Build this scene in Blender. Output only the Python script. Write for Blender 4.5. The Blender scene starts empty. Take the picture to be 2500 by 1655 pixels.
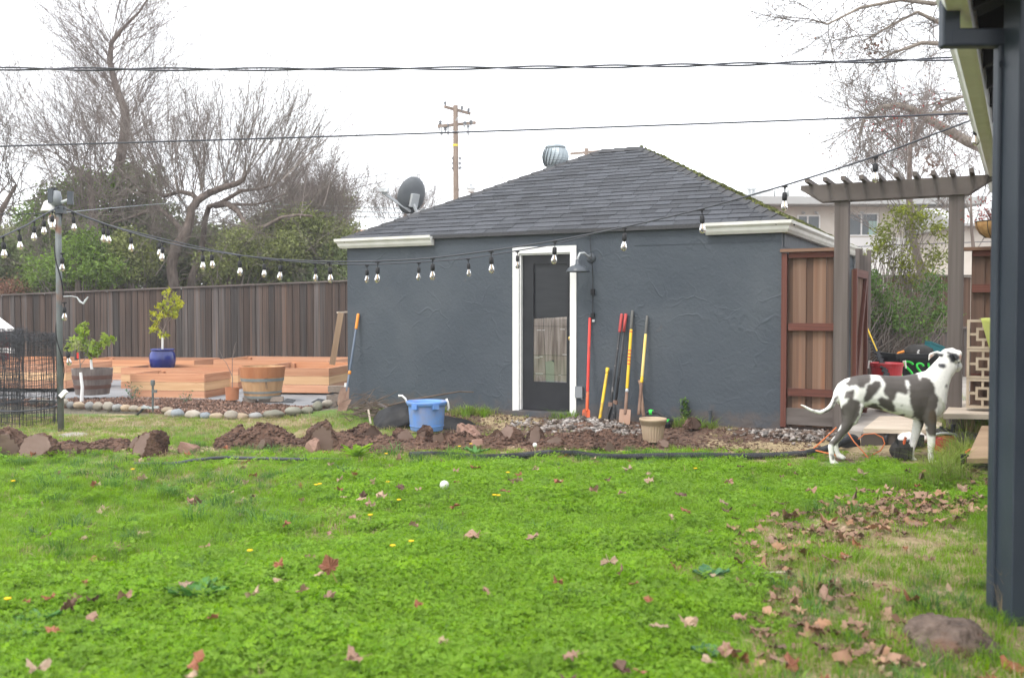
import bpy, bmesh, math, random
import numpy as np
from mathutils import Vector, Matrix, Euler
C = bpy.context.scene
COL = C.collection
rad = math.radians
rnd = random.Random(7)
nr = np.random.default_rng(11)

# ------------------------------------------------------------ camera, sky, sun, exposure
F = 2350.0
CAMZ = 1.45
PITCH = math.atan(67.5 / F)
cd = bpy.data.cameras.new('camera')
cam = bpy.data.objects.new('camera', cd)
COL.objects.link(cam)
cam.location = (0, 0, CAMZ)
cam.rotation_euler = (math.pi / 2 - PITCH, 0, 0)
cd.sensor_width = 36.0
cd.lens = 36.0 * F / 2500.0
cd.clip_start = 0.05
cd.clip_end = 3000
cd.dof.use_dof = True
cd.dof.focus_distance = 11.8
cd.dof.aperture_fstop = 2.3
C.camera = cam

w = bpy.data.worlds.new('World')
C.world = w
w.use_nodes = True
wn, wl = w.node_tree.nodes, w.node_tree.links
bg = wn['Background']
sky = wn.new('ShaderNodeTexSky')
sky.sky_type = 'NISHITA'
sky.sun_disc = False
sky.sun_elevation = rad(50)
sky.sun_rotation = rad(215)
sky.air_density = 1.0
sky.dust_density = 3.0
mixw = wn.new('ShaderNodeMix')
mixw.data_type = 'RGBA'
mixw.inputs[0].default_value = 0.86          # thin bright cloud over the blue
mixw.inputs[7].default_value = (11.6, 11.8, 12.2, 1)
wl.new(sky.outputs[0], mixw.inputs[6])
wl.new(mixw.outputs[2], bg.inputs[0])
bg.inputs[1].default_value = 0.13
sd = bpy.data.lights.new('sun', 'SUN')
sd.energy = 1.5
sd.angle = rad(14)
sd.color = (1.0, 0.95, 0.88)
so = bpy.data.objects.new('sun', sd)
COL.objects.link(so)
so.rotation_euler = Vector((0.42, 0.46, -1.0)).to_track_quat('-Z', 'Y').to_euler()
vs = C.view_settings
vs.view_transform = 'Standard'
vs.look = 'None'
vs.gamma = 1.0
vs.exposure = 0.76
vs.use_curve_mapping = False
C.cycles.max_bounces = 6
C.cycles.transparent_max_bounces = 12
C.cycles.use_denoising = True

# ------------------------------------------------------------ places
cp, sp_ = math.cos(PITCH), math.sin(PITCH)


def P(px, py, d):
    """the point d metres in front of the lens that shows at a pixel"""
    xc, yc = (px - 1250) / F, (827.5 - py) / F
    v = np.array([xc, cp + yc * sp_, -sp_ + yc * cp])
    return np.array([0, 0, CAMZ]) + v * (d / v[1])


def G(px, py, z=0.0):
    xc, yc = (px - 1250) / F, (827.5 - py) / F
    v = np.array([xc, cp + yc * sp_, -sp_ + yc * cp])
    return np.array([0, 0, CAMZ]) + v * ((z - CAMZ) / v[2])


TH = rad(27.5)
U3 = np.array([math.cos(TH), -math.sin(TH), 0])
V3 = np.array([math.sin(TH), math.cos(TH), 0])
Z3 = np.array([0, 0, 1.0])
SA = np.array([-2.39, 13.99, 0])
SL, SD = 6.2, 5.8


def S(s, t, z=0.0):
    """shed coordinates: along the front wall, back from it, up"""
    return SA + U3 * s + V3 * t + Z3 * z


def ws(px, t=0.0):
    b = SA + V3 * t
    k = (px - 1250) / F
    return (k * b[1] - b[0]) / (U3[0] - k * U3[1])


def wz(px, py, t=0.0):
    return P(px, py, S(ws(px, t), t)[1])[2]


def lat(ix, iy, seed):
    h = (ix * 374761393 + iy * 668265263 + seed * 974634777) & 0xffffffff
    h = ((h ^ (h >> 13)) * 1274126177) & 0xffffffff
    h = h ^ (h >> 16)
    return (h & 0xffff) / 65535.0


def vn(x, y, seed=0):
    x = np.asarray(x, float); y = np.asarray(y, float)
    ix = np.floor(x).astype(np.int64); iy = np.floor(y).astype(np.int64)
    fx, fy = x - ix, y - iy
    fx = fx * fx * (3 - 2 * fx); fy = fy * fy * (3 - 2 * fy)
    a, b = lat(ix, iy, seed), lat(ix + 1, iy, seed)
    c, d = lat(ix, iy + 1, seed), lat(ix + 1, iy + 1, seed)
    return (a * (1 - fx) + b * fx) * (1 - fy) + (c * (1 - fx) + d * fx) * fy


def fbm(x, y, seed=0, o=4):
    s, a, t = 0, 1.0, 0
    for i in range(o):
        s = s + a * vn(x * 2 ** i, y * 2 ** i, seed + i); t += a; a *= .5
    return s / t - .5


def sstep(a, b, x):
    t = np.clip((np.asarray(x, float) - a) / (b - a), 0, 1)
    return t * t * (3 - 2 * t)


def lawn_lush(x, y):
    """1 where the clover stands thick"""
    edge = 0.62 + (y - 3.8) * .31 + fbm(x * .9, y * .9, 31) * .9
    m = 1 - sstep(-.15, .25, x - edge)
    m = np.maximum(m, sstep(6.7, 7.3, y + fbm(x, y, 5)) * .8)
    m = m * (1 - np.exp(-((x - .98) / .34) ** 2 - ((y - 5.3) / .42) ** 2))
    left = np.maximum(sstep(-.4, .35, x + 1.9 - (y - 4.8) * .27 + fbm(x * 1.1, y * 1.1, 8) * 1.5), 1 - sstep(4.2, 5.1, y + fbm(x, y, 18) * 1.2))
    far = 1 - sstep(8.3, 9.4, y + fbm(x * .8, y * .8, 9) * 1.2)
    return m * np.clip(left * far + .05, 0, 1)


def lawn_dry(x, y):
    edge = 0.62 + (y - 3.8) * .31 + fbm(x * .9, y * .9, 31) * .9
    w_ = sstep(-.1, .35, x - edge) * (1 - sstep(6.0, 6.9, y + fbm(x, y, 5) * .8)) * (.55 + .9 * (fbm(x * 1.3, y * 1.3, 77) + .28))
    return np.maximum(w_, 1.2 * np.exp(-((x - 1.0) / .36) ** 2 - ((y - 5.3) / .42) ** 2))


def gz(x, y):
    x = np.asarray(x, float); y = np.asarray(y, float)
    z = fbm(x * .5, y * .5, 3) * .10 * (1 - sstep(9.0, 10.5, y))
    z = z + fbm(x * 1.6, y * 1.6, 12) * .08 * (1 - sstep(8.5, 10, y)) + fbm(x * 4.5, y * 4.5, 13, 2) * .04 * (1 - sstep(7.5, 9, y))
    z = z + sstep(19.8, 21.6, y) * .30 * (1 - sstep(-1.5, 0, x))
    t = (x - SA[0]) * V3[0] + (y - SA[1]) * V3[1]
    s = (x - SA[0]) * U3[0] + (y - SA[1]) * U3[1]
    z = z + .08 * sstep(-1.2, -.2, t) * sstep(-.8, .3, s)
    z = z + sstep(-.45, .15, t) * sstep(SL + .3, SL + .9, s) * .06
    return z


# ------------------------------------------------------------ mesh helpers
ORG = {}


def basis(axis):
    a = np.asarray(axis, float); a = a / (np.linalg.norm(a) + 1e-12)
    h = np.array([0, 0, 1.0]) if abs(a[2]) < .95 else np.array([1.0, 0, 0])
    x = np.cross(h, a); x /= np.linalg.norm(x)
    return x, np.cross(a, x), a


class MB:
    def __init__(self):
        self.v, self.f = [], []

    def add(self, vs_, fs):
        n = len(self.v)
        self.v += [tuple(map(float, q)) for q in vs_]
        self.f += [tuple(i + n for i in q) for q in fs]
        return self

    def obox(self, c, ax, ay, az):
        c, ax, ay, az = (np.asarray(q, float) for q in (c, ax, ay, az))
        vs_ = [c + i * ax * .5 + j * ay * .5 + k * az * .5 for k in (-1, 1) for j in (-1, 1) for i in (-1, 1)]
        return self.add(vs_, [(0, 2, 3, 1), (4, 5, 7, 6), (0, 1, 5, 4), (2, 6, 7, 3), (0, 4, 6, 2), (1, 3, 7, 5)])

    def sbox(self, s0, s1, t0, t1, z0, z1):
        """box in shed coordinates"""
        return self.obox(S((s0 + s1) / 2, (t0 + t1) / 2, (z0 + z1) / 2), U3 * (s1 - s0), V3 * (t1 - t0), Z3 * (z1 - z0))

    def bar(self, p0, p1, wd, h, side=None):
        p0, p1 = np.asarray(p0, float), np.asarray(p1, float)
        x, y, a = basis(p1 - p0)
        if side is not None:
            x = np.asarray(side, float); x = x - a * x.dot(a); x /= np.linalg.norm(x); y = np.cross(a, x)
        return self.obox((p0 + p1) / 2, x * wd, y * h, p1 - p0)

    def tube(self, pts, r, n=8, cap=True):
        pts = [np.asarray(q, float) for q in pts]
        m = len(pts)
        rr = [r] * m if np.isscalar(r) else list(r)
        px_ = None
        rings = []
        for i, q in enumerate(pts):
            t = pts[min(i + 1, m - 1)] - pts[max(i - 1, 0)]
            if px_ is None:
                x, y, a = basis(t)
            else:
                a = t / (np.linalg.norm(t) + 1e-12)
                x = px_ - a * px_.dot(a); x /= (np.linalg.norm(x) + 1e-12); y = np.cross(a, x)
            px_ = x
            rings.append([q + rr[i] * (x * math.cos(2 * math.pi * k / n) + y * math.sin(2 * math.pi * k / n)) for k in range(n)])
        return self.loft(rings, cap)

    def loft(self, rings, cap=True):
        n = len(rings[0])
        vs_ = [q for r in rings for q in r]
        fs = []
        for i in range(len(rings) - 1):
            for k in range(n):
                fs.append((i * n + k, i * n + (k + 1) % n, (i + 1) * n + (k + 1) % n, (i + 1) * n + k))
        if cap:
            fs.append(tuple(range(n - 1, -1, -1)))
            fs.append(tuple((len(rings) - 1) * n + k for k in range(n)))
        return self.add(vs_, fs)

    def lathe(self, prof, c, n=24, axis=(0, 0, 1), cap=True):
        x, y, a = basis(axis)
        c = np.asarray(c, float)
        return self.loft([[c + a * z + r * (x * math.cos(2 * math.pi * k / n) + y * math.sin(2 * math.pi * k / n)) for k in range(n)] for r, z in prof], cap)

    def blob(self, c, rx, ry, rz, nu=12, nv=8, jit=0.0, R=None, seed=0, flat=0.0):
        c = np.asarray(c, float)
        q = random.Random(seed)
        R = np.eye(3) if R is None else np.asarray(R)
        rings = []
        ph = [q.uniform(0, 6.28) for _ in range(8)]
        for j in range(1, nv):
            th = math.pi * j / nv
            ring = []
            for k in range(nu):
                f = 2 * math.pi * k / nu
                d = np.array([math.sin(th) * math.cos(f), math.sin(th) * math.sin(f), -math.cos(th)])
                m = 1 + jit * (math.sin(2 * f + ph[0] + th) + math.sin(3 * f + ph[1] - 2 * th) + .7 * math.sin(5 * th + ph[2] + f)) / 2.2 + jit * .5 * q.uniform(-1, 1)
                loc = d * m * np.array([rx, ry, rz])
                if flat and loc[2] < -rz * flat:
                    loc[2] = -rz * flat
                ring.append(c + R @ loc)
            rings.append(ring)
        return self.loft(rings, True)

    def arr(self):
        return np.array(self.v, float).reshape(-1, 3)

    def mesh(self, name, mat, origin=(0, 0, 0), smooth=False):
        me = bpy.data.meshes.new(name)
        o = np.asarray(origin, float)
        me.from_pydata((self.arr() - o).tolist(), [], self.f)
        if mat is not None:
            me.materials.append(mat)
        if smooth:
            me.polygons.foreach_set('use_smooth', [True] * len(me.polygons))
        me.update()
        return me

    def build(self, name, mat, parent=None, origin=None, smooth=False, fix=True):
        if origin is None:
            origin = ORG[parent.name] if parent is not None else self.arr().mean(0)
        me = self.mesh(name, mat, origin, smooth)
        if fix:
            b = bmesh.new(); b.from_mesh(me); bmesh.ops.recalc_face_normals(b, faces=b.faces); b.to_mesh(me); b.free()
        return put(name, me, parent, origin)


def put(name, me, parent=None, loc=(0, 0, 0), rot=None, scale=None):
    o = bpy.data.objects.new(name, me)
    COL.objects.link(o)
    loc = np.asarray(loc, float)
    if parent is not None:
        o.parent = parent
        o.location = loc - ORG[parent.name]
    else:
        o.location = loc
    if rot is not None:
        o.rotation_euler = rot
    if scale is not None:
        o.scale = (scale,) * 3 if np.isscalar(scale) else scale
    ORG[o.name] = loc
    return o


def tag(o, label=None, cat=None, group=None, kind=None):
    if label: o['label'] = label
    if cat: o['category'] = cat
    if group: o['group'] = group
    if kind: o['kind'] = kind
    return o


def T(name, label, cat, loc, group=None):
    o = put(name, None, None, loc)
    o.empty_display_size = .1
    return tag(o, label, cat, group)


CUBES = {}


def cube(mat):
    if mat.name not in CUBES:
        m = MB().obox((0, 0, 0), (1, 0, 0), (0, 1, 0), (0, 0, 1))
        CUBES[mat.name] = m.mesh('board', mat)
    return CUBES[mat.name]


def board(name, parent, c, ax, ay, az, mat):
    """a plank: a shared unit block stretched along its own axes; ax is the grain"""
    ax, ay, az = (np.asarray(q, float) for q in (ax, ay, az))
    l = [np.linalg.norm(q) for q in (ax, ay, az)]
    x = ax / l[0]
    y = ay - x * x.dot(ay); y /= np.linalg.norm(y)
    o = put(name, cube(mat), parent, c, None, l)
    o.rotation_mode = 'QUATERNION'
    o.rotation_quaternion = Matrix((x, y, np.cross(x, y))).transposed().to_quaternion()
    return o


def raw(name, vs_, fs, mat, parent=None, origin=(0, 0, 0), smooth=False):
    """numpy arrays straight to a mesh; fs is (n,3) or (n,4)"""
    vs_ = np.asarray(vs_, np.float32) - np.asarray(origin, np.float32)
    fs = np.asarray(fs, np.int32)
    me = bpy.data.meshes.new(name)
    me.vertices.add(len(vs_)); me.vertices.foreach_set('co', vs_.ravel())
    k = fs.shape[1]
    me.loops.add(fs.size); me.loops.foreach_set('vertex_index', fs.ravel())
    me.polygons.add(len(fs)); me.polygons.foreach_set('loop_start', np.arange(0, fs.size, k, dtype=np.int32))
    if smooth:
        me.polygons.foreach_set('use_smooth', np.ones(len(fs), bool))
    me.update(calc_edges=True)
    if mat is not None: me.materials.append(mat)
    return put(name, me, parent, origin)


def quads(pos, size, asp=.55, tilt=1.0, rng=nr, fold=.25, up=None):
    """leaf shaped pieces (two folded triangles each pair) at positions"""
    n = len(pos)
    a = rng.normal(size=(n, 3))
    if up is not None:
        a[:, 2] *= up
    a /= np.linalg.norm(a, axis=1)[:, None]
    b = rng.normal(size=(n, 3))
    b -= a * (a * b).sum(1)[:, None]
    b /= np.linalg.norm(b, axis=1)[:, None]
    c = np.cross(a, b)
    s = np.asarray(size)[:, None]
    v = np.empty((n, 4, 3))
    v[:, 0] = pos - a * s * .5
    v[:, 1] = pos + b * s * asp * .5 + c * s * fold * .4
    v[:, 2] = pos + a * s * .5
    v[:, 3] = pos - b * s * asp * .5 + c * s * fold * .4
    i = np.arange(n)[:, None] * 4
    f = np.concatenate([i + np.array([[0, 1, 2]]), i + np.array([[0, 2, 3]])])
    return v.reshape(-1, 3), f


def prisms(segs, n=3):
    """all twigs at once: (p0, p1, r0, r1) rows -> open prisms"""
    sg = np.asarray(segs, float)
    p0, p1, r0, r1 = sg[:, 0:3], sg[:, 3:6], sg[:, 6], sg[:, 7]
    a = p1 - p0
    a /= np.linalg.norm(a, axis=1)[:, None] + 1e-9
    h = np.tile(np.array([[.31, .17, .93]]), (len(a), 1))
    x = np.cross(h, a); x /= np.linalg.norm(x, axis=1)[:, None] + 1e-9
    y = np.cross(a, x)
    vs_ = np.empty((len(a), 2 * n, 3))
    for k in range(n):
        d = x * math.cos(2 * math.pi * k / n) + y * math.sin(2 * math.pi * k / n)
        vs_[:, k] = p0 + d * r0[:, None]
        vs_[:, n + k] = p1 + d * r1[:, None]
    i = np.arange(len(a))[:, None] * 2 * n
    f = np.concatenate([i + np.array([[k, (k + 1) % n, n + (k + 1) % n, n + k]]) for k in range(n)])
    return vs_.reshape(-1, 3), f


# ------------------------------------------------------------ materials
MATS = {}


def srgb(*c):
    return tuple((q / 255 / 12.92 if q / 255 < .04045 else ((q / 255 + .055) / 1.055) ** 2.4) for q in c)


def pm(name, c1, c2=None, sc=8, st=(1, 1, 1), rough=.8, bump=0, bsc=None, bst=None, rv=0.0, island=0.0, metal=0, det=4, dist=0.0, ramp=(.3, .7), spec=.35, transl=0.0, trans=0.0, c3=None, sc3=2.0, thr3=(.55, .68), gen=False, alpha=None, bd=.01):
    m = bpy.data.materials.new(name)
    m.use_nodes = True
    N, L = m.node_tree.nodes, m.node_tree.links
    b = N['Principled BSDF']
    c2 = c2 or c1
    tc = N.new('ShaderNodeTexCoord')
    oi = N.new('ShaderNodeObjectInfo')
    mp = N.new('ShaderNodeMapping')
    mp.inputs['Scale'].default_value = st
    L.new(tc.outputs['Generated' if gen else 'Object'], mp.inputs[0])
    add = N.new('ShaderNodeVectorMath'); add.operation = 'MULTIPLY_ADD'
    cx = N.new('ShaderNodeCombineXYZ')
    for k in range(3): L.new(oi.outputs['Random'], cx.inputs[k])
    L.new(cx.outputs[0], add.inputs[0]); add.inputs[1].default_value = (37, 53, 71)
    L.new(mp.outputs[0], add.inputs[2])
    nz = N.new('ShaderNodeTexNoise')
    nz.inputs['Scale'].default_value = sc; nz.inputs['Detail'].default_value = det; nz.inputs['Distortion'].default_value = dist
    L.new(add.outputs[0], nz.inputs[0])
    cr = N.new('ShaderNodeValToRGB')
    cr.color_ramp.elements[0].position, cr.color_ramp.elements[1].position = ramp
    cr.color_ramp.elements[0].color = (*c1, 1); cr.color_ramp.elements[1].color = (*c2, 1)
    L.new(nz.outputs['Fac'], cr.inputs[0])
    col = cr.outputs[0]
    if c3 is not None:
        n3 = N.new('ShaderNodeTexNoise'); n3.inputs['Scale'].default_value = sc3; n3.inputs['Detail'].default_value = 5
        L.new(add.outputs[0], n3.inputs[0])
        r3 = N.new('ShaderNodeMapRange'); r3.inputs[1].default_value, r3.inputs[2].default_value = thr3
        L.new(n3.outputs['Fac'], r3.inputs[0])
        mx = N.new('ShaderNodeMix'); mx.data_type = 'RGBA'
        L.new(r3.outputs[0], mx.inputs[0]); L.new(col, mx.inputs[6]); mx.inputs[7].default_value = (*c3, 1)
        col = mx.outputs[2]
    if rv or island:
        src = oi.outputs['Random']
        if island:
            src = N.new('ShaderNodeNewGeometry').outputs['Random Per Island']
        amt = island or rv
        mr = N.new('ShaderNodeMapRange'); mr.inputs[3].default_value = 1 - amt; mr.inputs[4].default_value = 1 + amt
        L.new(src, mr.inputs[0])
        hs = N.new('ShaderNodeHueSaturation')
        L.new(mr.outputs[0], hs.inputs['Value']); L.new(col, hs.inputs['Color'])
        m2 = N.new('ShaderNodeMath'); m2.operation = 'MULTIPLY_ADD'
        wv = N.new('ShaderNodeMath'); wv.operation = 'FRACT'
        m3 = N.new('ShaderNodeMath'); m3.operation = 'MULTIPLY'; m3.inputs[1].default_value = 17.3
        L.new(src, m3.inputs[0]); L.new(m3.outputs[0], wv.inputs[0])
        L.new(wv.outputs[0], m2.inputs[0]); m2.inputs[1].default_value = amt * .5; m2.inputs[2].default_value = 1 - amt * .25
        L.new(m2.outputs[0], hs.inputs['Saturation'])
        col = hs.outputs[0]
    L.new(col, b.inputs['Base Color'])
    b.inputs['Roughness'].default_value = rough
    b.inputs['Metallic'].default_value = metal
    b.inputs['Specular IOR Level'].default_value = spec
    b.inputs['Transmission Weight'].default_value = trans
    if alpha is not None: b.inputs['Alpha'].default_value = alpha
    if bump:
        nb = N.new('ShaderNodeTexNoise'); nb.inputs['Scale'].default_value = bsc or sc; nb.inputs['Detail'].default_value = 5
        if bst:
            mb_ = N.new('ShaderNodeMapping'); mb_.inputs['Scale'].default_value = bst
            L.new(tc.outputs['Object'], mb_.inputs[0]); L.new(mb_.outputs[0], nb.inputs[0])
        else:
            L.new(add.outputs[0], nb.inputs[0])
        bp = N.new('ShaderNodeBump'); bp.inputs['Strength'].default_value = bump; bp.inputs['Distance'].default_value = bd
        L.new(nb.outputs['Fac'], bp.inputs['Height']); L.new(bp.outputs[0], b.inputs['Normal'])
    if transl:
        tr = N.new('ShaderNodeBsdfTranslucent'); L.new(col, tr.inputs[0])
        ms = N.new('ShaderNodeMixShader'); ms.inputs[0].default_value = transl
        L.new(b.outputs[0], ms.inputs[1]); L.new(tr.outputs[0], ms.inputs[2])
        L.new(ms.outputs[0], N['Material Output'].inputs[0])
    MATS[name] = m
    return m


M = type('M', (), {})
# stucco with trowel sweeps
M.stucco = pm('stucco', (.045, .0565, .071), (.064, .077, .092), sc=1.3, rough=.62, ramp=(.25, .75), c3=(.072, .084, .098), sc3=.9, thr3=(.52, .75))
N, L = M.stucco.node_tree.nodes, M.stucco.node_tree.links
tc = N.new('ShaderNodeTexCoord')
hs_ = []
for nt, sc_, dis, lo, hi, amp in (('RIDGED_MULTIFRACTAL', 1.1, 2.2, .50, .95, 1.3), ('FBM', 1.6, 1.0, .2, .8, .7), ('FBM', 26, .2, .2, .8, .22)):
    n_ = N.new('ShaderNodeTexNoise'); n_.noise_type = nt
    n_.inputs['Scale'].default_value = sc_; n_.inputs['Distortion'].default_value = dis; n_.inputs['Detail'].default_value = 4
    L.new(tc.outputs['Object'], n_.inputs[0])
    r_ = N.new('ShaderNodeMapRange'); r_.inputs[1].default_value = lo; r_.inputs[2].default_value = hi; r_.inputs[4].default_value = amp
    L.new(n_.outputs['Fac'], r_.inputs[0]); hs_.append(r_)
dn = N.new('ShaderNodeTexNoise'); dn.inputs['Scale'].default_value = 1.7; dn.inputs['Detail'].default_value = 3; L.new(tc.outputs['Object'], dn.inputs[0])
dv_ = N.new('ShaderNodeVectorMath'); dv_.operation = 'MULTIPLY_ADD'; L.new(dn.outputs['Color'], dv_.inputs[0]); dv_.inputs[1].default_value = (.9, .9, .9); L.new(tc.outputs['Object'], dv_.inputs[2])
vo = N.new('ShaderNodeTexVoronoi'); vo.feature = 'DISTANCE_TO_EDGE'; vo.inputs['Scale'].default_value = 2.3; L.new(dv_.outputs[0], vo.inputs['Vector'])
vr = N.new('ShaderNodeMapRange'); vr.inputs[1].default_value = 0; vr.inputs[2].default_value = .05; vr.inputs[3].default_value = .32; vr.inputs[4].default_value = 0; L.new(vo.outputs['Distance'], vr.inputs[0])
mk_ = N.new('ShaderNodeTexNoise'); mk_.inputs['Scale'].default_value = 2.6; L.new(tc.outputs['Object'], mk_.inputs[0])
mr_ = N.new('ShaderNodeMapRange'); mr_.inputs[1].default_value = .47; mr_.inputs[2].default_value = .66; L.new(mk_.outputs['Fac'], mr_.inputs[0])
ml_ = N.new('ShaderNodeMath'); ml_.operation = 'MULTIPLY'; L.new(vr.outputs[0], ml_.inputs[0]); L.new(mr_.outputs[0], ml_.inputs[1])
a0 = N.new('ShaderNodeMath'); L.new(hs_[0].outputs[0], a0.inputs[0]); L.new(ml_.outputs[0], a0.inputs[1])
hs_[0] = a0
a1 = N.new('ShaderNodeMath'); L.new(hs_[0].outputs[0], a1.inputs[0]); L.new(hs_[1].outputs[0], a1.inputs[1])
a2 = N.new('ShaderNodeMath'); L.new(a1.outputs[0], a2.inputs[0]); L.new(hs_[2].outputs[0], a2.inputs[1])
# mud splashed up the foot of the wall
sz = N.new('ShaderNodeSeparateXYZ'); L.new(tc.outputs['Object'], sz.inputs[0])
zr_ = N.new('ShaderNodeMapRange'); zr_.inputs[1].default_value = .08; zr_.inputs[2].default_value = .42; zr_.inputs[3].default_value = .34; zr_.inputs[4].default_value = -.12; L.new(sz.outputs[2], zr_.inputs[0])
mn_ = N.new('ShaderNodeTexNoise'); mn_.inputs['Scale'].default_value = 7; mn_.inputs['Detail'].default_value = 6; L.new(tc.outputs['Object'], mn_.inputs[0])
ms_ = N.new('ShaderNodeMath'); L.new(mn_.outputs['Fac'], ms_.inputs[0]); L.new(zr_.outputs[0], ms_.inputs[1])
mm_ = N.new('ShaderNodeMapRange'); mm_.inputs[1].default_value = .55; mm_.inputs[2].default_value = .85; mm_.inputs[4].default_value = .6; L.new(ms_.outputs[0], mm_.inputs[0])
mx_ = N.new('ShaderNodeMix'); mx_.data_type = 'RGBA'; mx_.inputs[7].default_value = (.11, .082, .066, 1)
L.new(mm_.outputs[0], mx_.inputs[0]); L.new(N['Principled BSDF'].inputs['Base Color'].links[0].from_socket, mx_.inputs[6]); L.new(mx_.outputs[2], N['Principled BSDF'].inputs['Base Color'])
bp = N.new('ShaderNodeBump'); bp.inputs['Strength'].default_value = .42; bp.inputs['Distance'].default_value = .035
L.new(a2.outputs[0], bp.inputs['Height']); L.new(bp.outputs[0], N['Principled BSDF'].inputs['Normal'])

M.white = pm('white_paint', (.80, .80, .78), (.72, .72, .70), sc=14, rough=.5, bump=.1, bsc=60)
M.gutter = pm('pale_gutter', (.74, .73, .69), (.64, .63, .58), sc=5, st=(1, 1, .5), rough=.4)
M.shingle = pm('asphalt_shingle', (.034, .037, .044), (.066, .070, .079), sc=60, rough=.9, rv=.28, bump=.4, bsc=150)
M.cap = pm('ridge_shingle', (.040, .041, .045), (.070, .070, .073), sc=60, rough=.9, rv=.2)
M.deck = pm('roof_deck', (.03, .03, .033))
M.moss = pm('moss', (.075, .085, .03), (.16, .17, .05), sc=14, rough=.95, island=.3, bump=.5, bsc=60)
M.door = pm('black_door', (.014, .015, .018), (.022, .023, .027), sc=6, rough=.45, bump=.05)
M.doorglass = pm('dark_panel', (.018, .020, .024), (.026, .028, .032), sc=3, st=(1, 1, 6), rough=.32)
M.ply = pm('weathered_ply', (.18, .15, .125), (.44, .39, .345), sc=3.2, st=(7, 7, .5), rough=.85, bump=.25, c3=(.12, .09, .07), sc3=1.8, thr3=(.6, .72))
M.brass = pm('brass', (.70, .50, .16), rough=.3, metal=1)
M.fenceg = pm('weathered_fence', (.040, .033, .030), (.105, .092, .087), sc=1.1, st=(1.0, 3.2, 3.2), rough=.9, rv=.45, bump=.4, bsc=3, c3=(.105, .066, .048), sc3=.8, thr3=(.48, .66))
M.fenceb = pm('brown_fence_board', (.043, .029, .023), (.105, .072, .057), sc=1.1, st=(1.0, 3.2, 3.2), rough=.9, rv=.3, bump=.4, bsc=3, c3=(.045, .036, .033), sc3=1.4, thr3=(.52, .7))
M.fenced = pm('shaded_fence_board', (.04, .033, .030), (.095, .078, .070), sc=1.2, st=(1, 5, 5), rough=.9, rv=.3)
M.cedar = pm('cedar', (.43, .195, .105), (.58, .31, .18), sc=.9, st=(1.1, 3, 3), rough=.7, rv=.24, bump=.1, bsc=4, c3=(.33, .10, .045), sc3=2.6, thr3=(.62, .72))
M.cedarl = pm('pale_cedar', (.56, .33, .165), (.70, .45, .25), sc=.9, st=(1.1, 3, 3), rough=.7, rv=.12, bump=.1, bsc=4, c3=(.40, .15, .06), sc3=2.6, thr3=(.64, .72))
M.redwood = pm('stained_redwood', (.085, .027, .018), (.14, .047, .031), sc=1.2, st=(1, 6, 6), rough=.75, rv=.1)
M.greywood = pm('grey_wood', (.085, .07, .062), (.15, .128, .116), sc=1.1, st=(1, 2.6, 2.6), rough=.85, rv=.14, bump=.3, bsc=3)
M.panelwood = pm('panel_board', (.125, .066, .040), (.205, .128, .088), sc=1.0, st=(.9, 2.4, 2.4), rough=.8, rv=.25, c3=(.21, .095, .05), sc3=.8, thr3=(.5, .72), bump=.2, bsc=3)
M.panelwood2 = pm('brown_panel_board', (.07, .04, .028), (.13, .075, .05), sc=1.0, st=(.9, 2.4, 2.4), rough=.8, rv=.25)
M.palewood = pm('pale_weathered_wood', (.40, .33, .26), (.56, .48, .39), sc=1.0, st=(.9, 7, 7), rough=.85, rv=.08, bump=.2, bsc=3, c3=(.24, .19, .15), sc3=1.5, thr3=(.6, .75))
M.stepwood = pm('step_wood', (.24, .16, .10), (.38, .27, .175), sc=1.0, st=(.9, 6, 6), rough=.85, bump=.2, bsc=3)
M.navy = pm('blue_grey_paint', (.026, .036, .050), (.037, .048, .064), sc=3, rough=.42, bump=.06, bsc=40)
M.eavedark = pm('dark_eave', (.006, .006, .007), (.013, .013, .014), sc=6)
M.steel = pm('galvanised', (.24, .28, .30), (.34, .38, .40), sc=9, rough=.42, metal=.5)
M.dish = pm('dish_grey', (.125, .135, .145), (.16, .17, .18), sc=3, rough=.5)
M.lightgrey = pm('light_grey_metal', (.40, .42, .43), (.50, .52, .53), sc=4, rough=.45)
M.pipegrey = pm('old_pipe', (.085, .095, .095), (.15, .165, .165), sc=5, rough=.6, metal=0, c3=(.15, .08, .05), sc3=3, thr3=(.55, .66))
M.black = pm('black_rubber', (.018, .020, .024), (.032, .034, .038), sc=12, rough=.55)
M.blackplastic = pm('black_sack', (.009, .009, .010), (.016, .016, .017), sc=5, rough=.5, spec=.22, bump=.5, bsc=9, bd=.02)
M.wire = pm('wire', (.03, .032, .038), rough=.5)
M.cable = pm('cable', (.055, .058, .07), rough=.6)
M.cord = pm('black_cord', (.014, .014, .016), rough=.6)
M.bulb = pm('bulb_glass', (.84, .81, .74), rough=.02, trans=1.0, spec=.5)
M.filament = pm('filament', (.8, .55, .3), rough=.5)
M.bluepot = pm('blue_glaze', (.008, .015, .11), (.014, .030, .20), sc=4, rough=.14, spec=.6)
M.bluetub = pm('blue_plastic', (.10, .23, .56), (.14, .28, .60), sc=4, rough=.45, c3=(.23, .24, .30), sc3=3.5, thr3=(.47, .68), bump=.1, bsc=12)
M.tan = pm('tan_plastic', (.36, .27, .18), (.42, .32, .22), sc=5, rough=.6)
M.terracotta = pm('terracotta', (.38, .15, .075), (.46, .20, .10), sc=6, rough=.8)
M.barrel = pm('old_oak', (.12, .10, .092), (.22, .19, .175), sc=3, st=(5, 5, .8), rough=.85, bump=.3)
M.barrelt = pm('wine_oak', (.40, .23, .11), (.58, .37, .20), sc=2, st=(4, 4, .8), rough=.8, c3=(.10, .08, .07), sc3=2.2, thr3=(.62, .74))
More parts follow.
